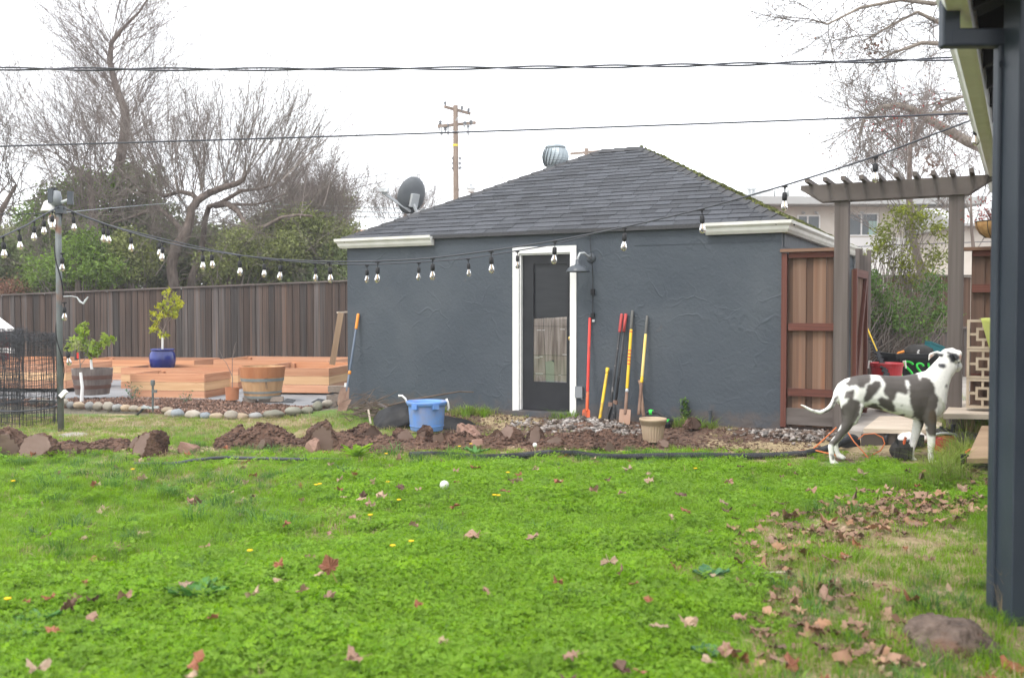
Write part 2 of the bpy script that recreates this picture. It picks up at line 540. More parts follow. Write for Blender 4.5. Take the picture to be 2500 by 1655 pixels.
M.barreltop = pm('red_oak', (.36, .14, .06), (.46, .2, .09), sc=2, st=(4, 4, .8), rough=.8)
M.hoop = pm('rust_hoop', (.10, .055, .045), (.14, .075, .06), sc=6, rough=.7)
M.hoopg = pm('grey_hoop', (.19, .21, .20), (.26, .27, .25), sc=6, rough=.5)
M.soil = pm('soil', (.050, .027, .018), (.145, .083, .058), sc=16, rough=.98, bump=.9, bsc=30, bd=.02, det=6)
M.clod = pm('clay_clod', (.070, .038, .025), (.155, .093, .066), sc=4, rough=.95, bump=1, bsc=26, bd=.04, rv=.15, c3=(.055, .03, .022), sc3=5, thr3=(.5, .62))
M.clodface = pm('smooth_clay', (.125, .080, .060), (.170, .115, .090), sc=5, rough=.7, bump=.25, bsc=16, rv=.12, c3=(.10, .062, .048), sc3=4, thr3=(.58, .7))
M.clodp = pm('pink_clod', (.22, .13, .10), (.29, .18, .14), sc=4, rough=.95, bump=.6, bsc=22, c3=(.08, .045, .033), sc3=3, thr3=(.56, .68))
M.boulder = pm('brown_rock', (.065, .046, .036), (.17, .125, .10), sc=14, rough=.9, bump=1, bsc=40, bd=.02, c3=(.13, .075, .05), sc3=6)
M.mulch = pm('mulch_chip', (.12, .070, .050), (.33, .215, .165), sc=3, rough=.95, island=.6)
M.gravel = pm('gravel', (.10, .068, .05), (.31, .285, .265), sc=9, rough=.9, island=.6, ramp=(.4, .6))
M.fabric = pm('landscape_fabric', (.17, .175, .185), (.235, .24, .25), sc=5, rough=.8, bump=.3, bsc=12)
M.concrete = pm('concrete', (.27, .245, .22), (.36, .33, .30), sc=4, rough=.9, bump=.2, bsc=20)
M.block = pm('breeze_block', (.36, .29, .21), (.45, .37, .28), sc=9, rough=.9, bump=.4, bsc=60)
M.towel = pm('lime_towel', (.45, .50, .12), (.55, .58, .20), sc=8, rough=.95, bump=.4, bsc=40, transl=.2)
M.coco = pm('coco_liner', (.30, .16, .06), (.45, .27, .11), sc=14, rough=.95, bump=.7, bsc=40)
M.red = pm('red_plastic', (.42, .022, .03), (.50, .04, .05), sc=5, rough=.4)
M.coopred = pm('coop_red', (.24, .03, .035), rough=.7)
M.binblack = pm('bin_black', (.016, .018, .02), rough=.45)
M.spray = pm('green_spray', (.04, .62, .06), (.06, .72, .10), sc=10, rough=.6)
M.teal = pm('teal_plastic', (.02, .14, .16), rough=.5)
M.yellow = pm('yellow_fibreglass', (.70, .45, .02), (.76, .52, .04), sc=5, rough=.45, c3=(.42, .27, .06), sc3=7, thr3=(.54, .68))
M.yellowp = pm('worn_yellow', (.72, .52, .10), (.78, .60, .22), sc=3, rough=.5)
M.orange = pm('orange_plastic', (.72, .24, .03), (.78, .30, .05), sc=5, rough=.5)
M.redh = pm('red_handle', (.66, .045, .04), (.72, .07, .05), sc=5, rough=.42, c3=(.40, .06, .045), sc3=6, thr3=(.55, .7))
M.orangem = pm('worn_orange_steel', (.58, .09, .03), (.66, .14, .05), sc=6, rough=.5, c3=(.16, .08, .05), sc3=9)
M.redgrip = pm('red_grip', (.36, .05, .05), (.42, .07, .065), sc=5, rough=.6)
M.greygrip = pm('grey_grip', (.10, .10, .095), (.14, .14, .13), sc=5, rough=.7)
M.shaft = pm('scuffed_black_shaft', (.022, .024, .028), (.05, .052, .055), sc=10, rough=.5, c3=(.20, .19, .18), sc3=9, thr3=(.62, .7))
M.blueshaft = pm('blue_grey_shaft', (.09, .12, .17), (.13, .16, .21), sc=6, rough=.4)
M.rust = pm('rusty_steel', (.15, .085, .06), (.26, .17, .125), sc=8, rough=.75)
M.claysteel = pm('clay_caked_steel', (.33, .20, .14), (.40, .26, .19), sc=6, rough=.85)
M.stickwood = pm('dead_stick', (.09, .066, .05), (.16, .12, .095), sc=6, rough=.9)
M.woodh = pm('ash_handle', (.28, .17, .12), (.38, .25, .18), sc=3, st=(5, 5, 1), rough=.7)
M.lamp = pm('lamp_enamel', (.055, .064, .075), (.07, .08, .092), sc=4, rough=.35)
M.lampin = pm('lamp_inside', (.75, .75, .72), rough=.4)
M.outlet = pm('outlet_grey', (.22, .235, .25), rough=.45)
M.brick = pm('old_brick', (.20, .16, .13), (.30, .25, .21), sc=7, rough=.95, rv=.25, bump=.5, bsc=30)
M.stone = {}
for k, (a, b_) in dict(grey=((0.19, 0.19, 0.184), (0.258, 0.258, 0.252)), blue=((0.204, 0.231, 0.252), (0.286, 0.306, 0.32)), tan=((0.286, 0.218, 0.15), (0.367, 0.292, 0.211)), olive=((0.184, 0.177, 0.136), (0.245, 0.238, 0.19)), buff=((0.272, 0.238, 0.19), (0.34, 0.306, 0.258))).items():
    M.stone[k] = pm('river_stone_' + k, a, b_, sc=6, rough=.85, bump=.25, bsc=30, rv=.2)
M.bark = pm('bark', (.11, .085, .072), (.235, .19, .165), sc=5, st=(3, 3, .8), rough=.95, bump=.6, bsc=14)
M.twig = pm('twig_bark', (.135, .113, .096), (.23, .20, .175), sc=1.0, rough=.95)
M.twigp = pm('pinkish_twig', (.165, .135, .122), (.26, .22, .20), sc=1.0, rough=.95)
M.sycbark = pm('sycamore_bark', (.20, .165, .13), (.36, .32, .27), sc=3, rough=.9)
M.green1 = pm('evergreen_leaf', (.13, .21, .035), (.25, .37, .08), sc=.8, rough=.55, island=.45, transl=.45)
M.green2 = pm('dark_evergreen_leaf', (.14, .18, .075), (.24, .295, .12), sc=.8, rough=.55, island=.45, transl=.4)
M.green3 = pm('olive_leaf', (.17, .20, .065), (.30, .33, .125), sc=.8, rough=.6, island=.45, transl=.45)
M.lemonleaf = pm('lemon_leaf', (.26, .31, .015), (.48, .47, .02), sc=3, rough=.4, island=.35, transl=.35)
M.limeleaf = pm('lime_green_leaf', (.15, .26, .02), (.33, .41, .06), sc=3, rough=.4, island=.35, transl=.35)
M.yvine = pm('yellow_green_vine_leaf', (.12, .15, .012), (.20, .22, .02), sc=1, rough=.6, island=.4, transl=.3)
M.bush = pm('shrub_leaf', (.050, .105, .018), (.115, .20, .04), sc=1, rough=.5, island=.45, transl=.45)
M.redleaf = pm('red_leaf', (.25, .03, .03), (.34, .07, .06), sc=2, rough=.7, island=.4, transl=.2)
M.brownleaf = pm('hanging_brown_leaf', (.17, .08, .05), (.25, .13, .085), sc=2, rough=.8, island=.3)
M.whitetree = pm('trunk_paint', (.78, .78, .76), rough=.8)
M.stucco_apt = pm('cream_stucco', (.56, .51, .44), (.62, .57, .50), sc=2, rough=.9)
M.whitewall = pm('white_wall', (.78, .77, .75), rough=.8)
M.aptglass = pm('apartment_glass', (.03, .04, .045), (.06, .075, .08), sc=.8, rough=.08, spec=.6)
M.curtain = pm('pale_curtain', (.35, .48, .44), rough=.8)
M.tileroof = pm('tile_roof', (.34, .17, .08), (.42, .22, .11), sc=8, rough=.9)
M.greyroof = pm('grey_flat_roof', (.36, .36, .35), rough=.8)
M.hvac = pm('hvac_metal', (.52, .54, .54), (.62, .64, .64), sc=2, rough=.5)
M.pole = pm('pole_wood', (.21, .155, .115), (.29, .225, .18), sc=3, st=(4, 4, .6), rough=.9)
M.yellowband = pm('yellow_band', (.75, .62, .05), rough=.5)
M.grass = pm('grass_blade', (.150, .305, .013), (.265, .425, .030), sc=2, rough=.6, rv=.26, transl=.5)
M.grassd = pm('dark_grass_blade', (.055, .150, .022), (.105, .215, .04), sc=2, rough=.55, rv=.25, transl=.35)
M.clover = pm('clover_leaf', (.158, .328, .013), (.268, .440, .028), sc=9, rough=.6, rv=.2, transl=.5)
M.dry = pm('dry_blade', (.30, .22, .12), (.44, .34, .21), sc=3, rough=.8, rv=.25, transl=.3)
M.olive = pm('olive_blade', (.16, .23, .035), (.30, .34, .08), sc=3, rough=.7, rv=.25, transl=.35)
M.weed = pm('weed_leaf', (.05, .165, .025), (.095, .25, .05), sc=6, rough=.4, transl=.25)
M.weedb = pm('blue_green_weed_leaf', (.05, .15, .06), (.085, .21, .09), sc=6, rough=.35, transl=.2)
M.dandy = pm('dandelion', (.85, .52, .01), (.9, .62, .02), sc=30, rough=.7)
M.ball = pm('white_ball', (.62, .62, .56), (.50, .52, .42), sc=30, rough=.7)
M.leaf = {}
for k, (a, b_) in {'pale tan': ((.34, .225, .15), (.46, .34, .245)), 'rust brown': ((.24, .085, .045), (.33, .14, .08)), 'dark brown': ((.09, .05, .035), (.16, .09, .06)), 'pinkish tan': ((.28, .16, .11), (.39, .245, .18))}.items():
    M.leaf[k] = pm('fallen_leaf_' + k.replace(' ', '_'), a, b_, sc=12, rough=.7, rv=.15, transl=.15)
M.litter = pm('leaf_litter', (.16, .085, .05), (.36, .225, .15), sc=2, rough=.8, island=.5, transl=.12)
M.extcord = pm('orange_cord', (.62, .17, .05), rough=.55)
M.bagblack = pm('canvas_bag', (.022, .021, .02), (.04, .038, .036), sc=20, rough=.9)
M.pink = pm('pink_skin', (.42, .25, .20), rough=.7)
# ------------------------------------------------------------ ground
def ground():
    xs = np.concatenate([np.arange(-16, -7, .3), np.arange(-7, 7, .085), np.arange(7, 12.1, .3)])
    ys = np.concatenate([np.arange(1.0, 2.5, .25), np.arange(2.5, 14.5, .085), np.arange(14.5, 26.1, .25)])
    X, Y = np.meshgrid(xs, ys)
    Zz = gz(X, Y)
    nx, ny = len(xs), len(ys)
    i = (np.arange(ny - 1)[:, None] * nx + np.arange(nx - 1)[None, :]).ravel()
    f = np.stack([i, i + 1, i + nx + 1, i + nx], 1)
    m = pm('lawn_soil', (.060, .120, .014), (.10, .170, .022), sc=7, rough=.95, bump=.5, bsc=40)
    o = raw('lawn_ground', np.stack([X.ravel(), Y.ravel(), Zz.ravel()], 1), f, m, smooth=True)
    tag(o, kind='structure')
    # kinds of ground: bare soil by the shed, dry thatch on the lower right and round the stones
    x, y = X.ravel(), Y.ravel()
    t = (x - SA[0]) * V3[0] + (y - SA[1]) * V3[1]
    s = (x - SA[0]) * U3[0] + (y - SA[1]) * U3[1]
    n1 = fbm(x * 1.1, y * 1.1, 41)
    soil = sstep(-1.9, -1.2, t + n1 * 1.2) * sstep(1.7, 2.5, s + n1 * 1.5) * (1 - sstep(SL + 1.5, SL + 2.5, s))
    soil = np.maximum(soil, .75 * np.exp(-((y - 10.2 - .1 * np.sin(x * 2)) / .32) ** 2) * (1 - sstep(2.2, 3.4, x)))
    thatch = np.maximum(lawn_dry(x, y) * .9, .85 * np.exp(-((y - 12.6 + n1) / .75) ** 2) * (1 - sstep(-3.0, -1.6, x)))
    thatch = np.maximum(thatch, sstep(.04, .24, fbm(x * .8, y * .8, 55) + .08 * (x < -.8)) * .62)
    far = sstep(13.2, 14, y) * (1 - sstep(-2.5, -1.5, x))
    rgb = np.stack([np.clip(soil, 0, 1), np.clip(thatch, 0, 1), far, np.ones_like(x)], 1).astype(np.float32)
    at = o.data.attributes.new('kinds', 'FLOAT_COLOR', 'POINT')
    at.data.foreach_set('color', rgb.ravel())
    N, L = m.node_tree.nodes, m.node_tree.links
    b = N['Principled BSDF']
    src = b.inputs['Base Color'].links[0].from_socket
    an = N.new('ShaderNodeAttribute'); an.attribute_name = 'kinds'
    sx = N.new('ShaderNodeSeparateColor'); L.new(an.outputs['Color'], sx.inputs[0])
    tc = N.new('ShaderNodeTexCoord')
    for k, (c1, c2) in enumerate((((.055, .031, .021), (.14, .085, .06)), ((.22, .165, .09), (.34, .27, .16)), ((.08, .07, .05), (.16, .14, .10)))):
        nz = N.new('ShaderNodeTexNoise'); nz.inputs['Scale'].default_value = 18 + 9 * k; nz.inputs['Detail'].default_value = 6
        L.new(tc.outputs['Object'], nz.inputs[0])
        cr = N.new('ShaderNodeValToRGB'); cr.color_ramp.elements[0].position = .35; cr.color_ramp.elements[1].position = .65
        cr.color_ramp.elements[0].color = (*c1, 1); cr.color_ramp.elements[1].color = (*c2, 1)
        L.new(nz.outputs[0], cr.inputs[0])
        # ragged edges
        ad = N.new('ShaderNodeMath'); ad.operation = 'MULTIPLY_ADD'; L.new(nz.outputs[0], ad.inputs[0]); ad.inputs[1].default_value = .9
        sb = N.new('ShaderNodeMath'); sb.operation = 'SUBTRACT'; L.new(sx.outputs[k], sb.inputs[0]); sb.inputs[1].default_value = .45
        L.new(sb.outputs[0], ad.inputs[2])
        mr = N.new('ShaderNodeMapRange'); mr.inputs[1].default_value = .38; mr.inputs[2].default_value = .55
        L.new(ad.outputs[0], mr.inputs[0])
        mx = N.new('ShaderNodeMix'); mx.data_type = 'RGBA'
        L.new(mr.outputs[0], mx.inputs[0]); L.new(src, mx.inputs[6]); L.new(cr.outputs[0], mx.inputs[7])
        src = mx.outputs[2]
    L.new(src, b.inputs['Base Color'])
    g = MB().obox((0, 60, -.9), (420, 0, 0), (0, 420, 0), (0, 0, 1.0))
    tag(g.build('surrounding_ground', M.soil), kind='structure')


ground()


# ------------------------------------------------------------ shed
def shed():
    sh = T('garden_shed', 'dark blue-grey stucco shed with hip shingle roof and white framed door', 'shed', S(0, 0, 0))
    EZ = 2.48
    d0, d1 = ws(1268), ws(1393)          # door opening
    dz0, dz1 = wz(1330, 1003), wz(1330, 618)
    top, base = EZ - .02, -.12
    f = MB().sbox(0, d0, 0, .16, base, top).sbox(d1, SL, 0, .16, base, top).sbox(d0, d1, 0, .16, dz1, top)
    f.build('wall', M.stucco, sh)
    MB().sbox(SL - .16, SL, .16, SD, base, top).build('wall', M.stucco, sh)
    MB().sbox(0, .16, .16, SD, base, top).build('wall', M.stucco, sh)
    MB().sbox(.16, SL - .16, SD - .16, SD, base, top).build('wall', M.stucco, sh)
    MB().sbox(d0 - .04, d1 + .02, -.13, .155, base, dz0 - .005).build('door_step', M.stucco, sh)
    MB().sbox(d0 - .9, d0 - .06, -.025, -.003, base, .13).build('plinth', M.stucco, sh)
    # door
    dr = MB()
    st = .085
    dm = (d0 + d1) / 2
    p0, p1 = ws(1294), ws(1383)
    g0, g1 = wz(1340, 937), wz(1340, 640)
    z0, z1 = dz0 + .004, dz1 - .004
    dr.sbox(d0 + .004, p0, .06, .105, z0, z1).sbox(p1, d1 - .004, .06, .105, z0, z1)
    dr.sbox(p0, p1, .06, .105, z0, g0).sbox(p0, p1, .06, .105, g1, z1)
    do = dr.build('door', M.door, sh)
    MB().sbox(p0, p1, .085, .099, wz(1340, 775), g1).build('upper_panel', M.doorglass, do)
    bd = MB()
    for a, b_, c_, e in ((p0, p0 + .022, g0, g1), (p1 - .022, p1, g0, g1), (p0 + .022, p1 - .022, g1 - .02, g1), (p0 + .022, p1 - .022, g0, g0 + .02)):
        bd.sbox(a, b_, .055, .0645, c_, e)
    bd.build('panel_moulding', M.door, do)
    # torn plywood in the lower light: pieces with a wedge-shaped split
    yt, yb = wz(1340, 776), wz(1340, 938)

    def q(px, py): return (ws(px), wz(px, py))
    pieces = [[(1294, 779), (1320, 777), (1325, 880), (1327, 938), (1294, 936)],
              [(1321, 777), (1342, 776), (1336, 842), (1346, 879), (1326, 884)],
              [(1343, 776), (1384, 773), (1384, 939), (1348, 939), (1347, 880), (1336, 842)]]
    for k, pc in enumerate(pieces):
        m = MB()
        pts = [q(*a) for a in pc]
        m.loft([[S(a, .070 + .002 * k, b_) for a, b_ in pts], [S(a, .078 + .002 * k, b_) for a, b_ in pts]])
        m.build('plywood', M.ply, do)
    pts = [q(*a) for a in ((1325, 884), (1336, 878), (1347, 886), (1347, 939), (1327, 939))]
    m = MB().loft([[S(a, .080, b_) for a, b_ in pts], [S(a, .083, b_) for a, b_ in pts]])
    m.build('green_board', pm('green_board', (.25, .29, .22), (.31, .35, .27), sc=4), do)
    dab = pm('dab_white', (.62, .60, .57))
    for px, py, wd in ((1305, 806, 13), (1318, 806, 8), (1362, 804, 14), (1300, 873, 14), (1312, 871, 9), (1368, 866, 12), (1302, 912, 22), (1358, 916, 8)):
        s0, z = q(px, py)
        MB().sbox(s0, s0 + wd / 200, .0682, .0695, z - .006, z + .005).build('paint_dab', dab, do)
    for py in (797, 868, 915):
        MB().sbox(p0 + .024, p1 - .024, .0665, .0675, wz(1340, py) - .002, wz(1340, py) + .002).build('wire_strand', M.cord, do)
    MB().sbox(p0 + .023, p1 - .023, .0615, .0640, g0 + .021, yt).build('glass_pane', pm('door_glass', (1, 1, 1), rough=.01, trans=1.0), do)
    ks, kz = ws(1395), wz(1395, 826)
    kn = MB().lathe([(.028, 0), (.028, .006), (.012, .010), (.011, .03), (.026, .040), (.030, .055), (.022, .068), (.005, .071)], S(ks - .02, .06, kz), 14, -V3)
    kn.build('knob', M.brass, do, smooth=True)
    # frame
    fo0, fo1, ft = ws(1253), ws(1408), wz(1330, 602)
    MB().sbox(fo0, d0, -.022, .004, dz0 - .03, dz1).build('door_trim', M.white, sh)
    MB().sbox(d1, fo1, -.022, .004, dz0 - .05, dz1).build('door_trim', M.white, sh)
    MB().sbox(fo0, fo1, -.024, .004, dz1 + .001, ft).build('door_trim', M.white, sh)
    j = MB().sbox(d0 + .001, d0 + .02, .005, .155, dz0, dz1).sbox(d1 - .012, d1 - .001, .005, .155, dz0, dz1).sbox(d0 + .021, d1 - .013, .005, .155, dz1 - .02, dz1 - .001)
    j.build('door_jamb', M.white, sh)
    # roof
    oh = .05
    RZ = 3.97
    rc = SD / 2
    rl, rr_ = SL / 2 - .32, SL / 2 + .32
    e = [S(-.06, -oh, EZ), S(SL + .06, -oh, EZ), S(SL + .06, SD + oh, EZ), S(-.06, SD + oh, EZ)]
    r0, r1 = S(rl, rc, RZ), S(rr_, rc, RZ)
    dk = MB().add(e + [r0, r1], [(0, 1, 5, 4), (1, 2, 5), (2, 3, 4, 5), (3, 0, 4), (0, 3, 2, 1)])
    ro = dk.build('roof', M.deck, sh)
    # drip edge
    MB().sbox(ws(1062), ws(1722), -oh - .012, -oh - .002, EZ - .035, EZ + .012).build('drip_edge', M.cap, ro)
    q_ = random.Random(3)
    run = rc + oh
    sl = math.hypot(run, RZ - EZ)
    nrm = -V3 * (RZ - EZ) / sl + Z3 * run / sl
    upv = (V3 * run + Z3 * (RZ - EZ)) / sl

    def face(p, qv, h):        # point on the front slope
        return S(p, -oh, EZ) + upv * qv + nrm * h
    expo = .146
    nc = int(sl / expo)

    def bounds(qv):
        k = min(qv / sl, 1)
        return -.06 + (rl + .06) * k, (SL + .06) - (SL + .06 - rr_) * k
    for i in range(nc):
        qa, qb = i * expo, min((i + 1) * expo + .03, sl)
        a0, a1 = bounds(qa); b0, b1 = bounds(qb)
        s = a0 - q_.uniform(0, .25)
        while s < a1:
            wd = q_.choice((.20, .27, .31, .36, .33))
            s0, s1 = max(s, a0), min(s + wd, a1)
            if s1 - s0 > .05 and min(max(s1, b0), b1) - min(max(s0, b0), b1) > .01:
                lift = .014 + q_.uniform(0, .007)
                g = .003
                dq = q_.uniform(-.006, .006)
                tb0, tb1 = min(max(s0, b0), b1), min(max(s1, b0), b1)
                bot = [face(s0 + g, qa + dq, lift), face(s1 - g, qa + dq, lift), face(tb1 - g, qb, .006), face(tb0 + g, qb, .006)]
                lo = [face(s0 + g, qa + dq, .001), face(s1 - g, qa + dq, .001), face(tb1 - g, qb, .0), face(tb0 + g, qb, .0)]
                MB().loft([lo, bot]).build('shingle', M.shingle, ro)
            s += wd
    # hips and ridge
    for a, b_ in ((e[0], r0), (e[1], r1), (r0, r1)):
        n = max(2, int(np.linalg.norm(b_ - a) / .2))
        ax = (b_ - a) / n
        side = np.cross(ax, Z3); side /= np.linalg.norm(side)
        upn = np.cross(side, ax); upn /= np.linalg.norm(upn)
        for k in range(n):
            c = a + ax * (k + .5)
            t0, t1 = a + ax * k, a + ax * (k + 1.12)
            dn = -.055 if a is not r0 else -.05
            rg = [[t + side * .13 + upn * (dn + h), t + upn * (.022 + h), t - side * .13 + upn * (dn + h), t - side * .12 + upn * (dn - .012 + h), t + upn * (.008 + h), t + side * .12 + upn * (dn - .012 + h)] for t, h in ((t0, .016), (t1, .002))]
            MB().loft(rg).build('ridge_cap', M.cap, ro)
    # right slope: courses of mossy shingle, seen edge on
    mo = MB()
    runr = (SL + .06) - rr_
    slr = math.hypot(runr, RZ - EZ)
    nr_ = U3 * (RZ - EZ) / slr + Z3 * runr / slr
    ur = (-U3 * runr + Z3 * (RZ - EZ)) / slr
    for i in range(int(slr / expo)):
        k0 = i * expo / slr; k1 = min(((i + 1) * expo + .02) / slr, 1)
        ta, tb = -oh + (rc + oh) * k0, SD + oh - (rc + oh) * k0
        ta2, tb2 = -oh + (rc + oh) * k1, SD + oh - (rc + oh) * k1
        n = max(1, int((tb - ta) / .16))
        for j_ in range(n):
            f0, f1 = j_ / n, (j_ + .97) / n
            h = q_.uniform(.02, .055)
            pt = lambda fr, k, hh: S(SL + .06, 0, EZ) + ur * slr * k + V3 * ((ta + (tb - ta) * fr) if k == k0 else (ta2 + (tb2 - ta2) * fr)) + nr_ * hh
            mo.loft([[pt(f0, k0, .0), pt(f1, k0, .0), pt(f1, k1, .0), pt(f0, k1, .0)], [pt(f0, k0, h), pt(f1, k0, h), pt(f1, k1, .006), pt(f0, k1, .006)]])
    tag(mo.build('mossy_shingles', M.moss, ro), kind='stuff')
    pts = []
    for _ in range(380):
        k = q_.random()
        tt = -oh + (rc + oh) * k + q_.random() ** 2 * 1.2
        pts.append(S(SL + .06, 0, EZ) + ur * slr * k + V3 * tt + nr_ * .025)
    v, fc = quads(np.array(pts), nr.uniform(.05, .11, len(pts)), .9)
    tag(raw('moss', v, fc, M.moss, ro, ORG[ro.name]), kind='stuff')
    # gutters
    prof = [(0, 0), (.06, 0), (.085, .035), (.095, .07), (.125, .10), (.128, .135), (.112, .135), (.112, .12), (0, .125)]
    gz0 = 2.355

    def gutter(path):
        m = MB()
        rings = []
        for i, p in enumerate(path):
            p = np.array(p, float)
            ns = []
            for a, b_ in ((i - 1, i), (i, i + 1)):
                if a >= 0 and b_ < len(path):
                    d = np.array(path[b_], float) - np.array(path[a], float)
                    d /= np.linalg.norm(d); ns.append(np.array([d[1], -d[0]]))
            nn = ns[0] if len(ns) == 1 else (ns[0] + ns[1]) / (1 + ns[0].dot(ns[1]))
            rings.append([S(p[0] + nn[0] * o_, p[1] + nn[1] * o_, gz0 + h) for o_, h in prof])
        return m.loft(rings)
    gutter([(-.01, SD), (-.01, -.012), (ws(1062), -.012)]).build('gutter', M.gutter, sh)
    gutter([(ws(1720, -.1), -.012), (SL + .01, -.012), (SL + .01, SD + .1)]).build('gutter', M.gutter, sh)
    MB().sbox(SL + .002, SL + .009, .1, SD, 2.2, 2.354).build('fascia', M.stucco, sh)
    # downspout at the back right corner
    MB().tube([S(SL + .06, SD - .3, 2.36), S(SL + .06, SD - .3, 2.25), S(SL + .05, SD - .3, .2)], .035, 8).build('downspout', M.white, sh)
    # small pipe stub and seam in the wall
    MB().sbox(4.4, SL - .03, -.006, -.001, 2.26, 2.268).build('seam', M.stucco, sh)
    # turbine vent
    a = S(rl, rc, RZ)
    vc = P(1356, 410, 15.7)
    tv = T('turbine_vent', 'silver whirlybird turbine vent on the shed roof hip', 'roof vent', vc)
    k_ = 62 / F * 15.7 / 2
    MB().lathe([(k_ * .72, -.45), (k_ * .72, .02), (k_ * .76, .03)], vc, 24).build('collar', M.steel, tv, smooth=True)
    for i in range(20):
        m = MB()
        rg = []
        for z in np.linspace(0, 1, 9):
            r = k_ * (.72 + .30 * math.sin(math.pi * (z * .82 + .12)) ** .8) * (1 if z < .95 else .8)
            an = 2 * math.pi * i / 20 + z * .45
            ho = vc + Z3 * (.03 + z * .30)
            d = np.array([math.cos(an), math.sin(an), 0]); tg = np.array([-d[1], d[0], 0])
            ww = .045 * math.sin(math.pi * (z * .8 + .15)) + .012
            rg.append([ho + d * (r * .93) - tg * ww, ho + d * r + tg * ww, ho + d * (r - .006) + tg * ww, ho + d * (r * .93 - .006) - tg * ww])
        m.loft(rg).build('fin', M.steel, tv)
    MB().lathe([(k_ * .78, .30), (k_ * .84, .335), (k_ * .6, .365), (.01, .38)], vc, 24).build('cap', M.steel, tv, smooth=True)
    # satellite dish
    c = P(1006, 478, 14.9)
    di = T('satellite_dish', 'dark grey satellite dish on the left edge of the shed roof', 'satellite dish', c)
    ax = np.array([-.62, -.02, .20]); ax /= np.linalg.norm(ax)
    ax = np.array([-.66, .68, .30]); ax /= np.linalg.norm(ax)
    x, y, a_ = basis(ax)
    rgs = []
    for r, h in ((.02, -.05), (.12, -.045), (.22, -.02), (.285, .012), (.29, .02), (.28, .018), (.2, -.01), (.1, -.032), (.01, -.036)):
        rgs.append([c + a_ * h + x * r * .92 * math.cos(2 * math.pi * k / 28) + y * r * 1.02 * math.sin(2 * math.pi * k / 28) for k in range(28)])
    MB().loft(rgs).build('dish', M.dish, di, smooth=True)
    ft_ = P(1020, 527, 14.9)
    MB().tube([c - a_ * .06 - y * .1, c - a_ * .10 - y * .14, ft_ + Z3 * .0, ft_ - Z3 * .35], [.03, .025, .024, .024], 8).build('mast', M.lightgrey, di)
    MB().obox(c - a_ * .075 - y * .06, x * .14, y * .2, a_ * .05).build('bracket', M.lightgrey, di)
    l0, l1 = c - y * .24 - a_ * .03, P(934, 470, 14.6)
    MB().bar(l0, l1, .028, .04).build('feed_arm', M.lightgrey, di)
    ln = MB().obox(l1 + Z3 * .03, (.10, 0, 0), (0, .06, 0), (0, 0, .05))
    for k in (-1, 0, 1):
        ln.lathe([(.018, 0), (.026, .04), (.026, .06), (.004, .065)], l1 + np.array([.03, .02 * k, .03 + .02 * k]), 10, (1, -.3, .05))
    ln.build('feed_horn', M.lightgrey, di)
    # barn lamp
    s0 = ws(1443)
    zl = wz(1443, 630)
    lm = T('barn_lamp', 'grey gooseneck barn lamp on the dark wall beside the door', 'wall lamp', S(s0, 0, zl))
    MB().lathe([(.062, .001), (.062, .012), (.045, .024), (.01, .028)], S(s0, 0, zl), 20, -V3).build('wall_plate', M.lamp, lm, smooth=True)
    sx = ws(1428, -.2)
    nk = [S(s0, -.02, zl), S(s0 - .01, -.08, zl + .02), S(s0 - .03, -.16, zl + .055), S(s0 - .06, -.22, zl + .05), S(s0 - .075, -.24, zl), S(s0 - .078, -.24, zl - .05)]
    MB().tube(nk, .014, 10).build('neck', M.lightgrey, lm, smooth=True)
    pc = S(s0 - .078, -.24, zl - .05)
    MB().lathe([(.03, .02), (.032, -.03), (.045, -.05), (.075, -.055), (.125, -.085), (.148, -.125), (.150, -.135), (.142, -.135), (.118, -.092), (.06, -.064), (.01, -.06)], pc, 28).build('shade', M.lamp, lm, smooth=True)
    MB().lathe([(.018, -.06), (.03, -.085), (.03, -.105), (.005, -.12)], pc, 12).build('bulb', M.lampin, lm, smooth=True)
    # outlet
    so_, zo = ws(1417), wz(1417, 957)
    ob = T('outlet_box', 'grey weatherproof outlet box low on the wall beside the door', 'outlet', S(so_, 0, zo))
    MB().sbox(so_ - .045, so_ + .045, -.04, -.001, zo - .075, zo + .072).build('body', M.outlet, ob)
    MB().sbox(so_ - .05, so_ + .05, -.056, -.041, zo - .07, zo + .075).build('lid', M.outlet, ob)
    MB().sbox(so_ + .03, so_ + .055, -.05, -.02, zo - .085, zo - .076).build('latch', M.outlet, ob)
    return sh


shed()


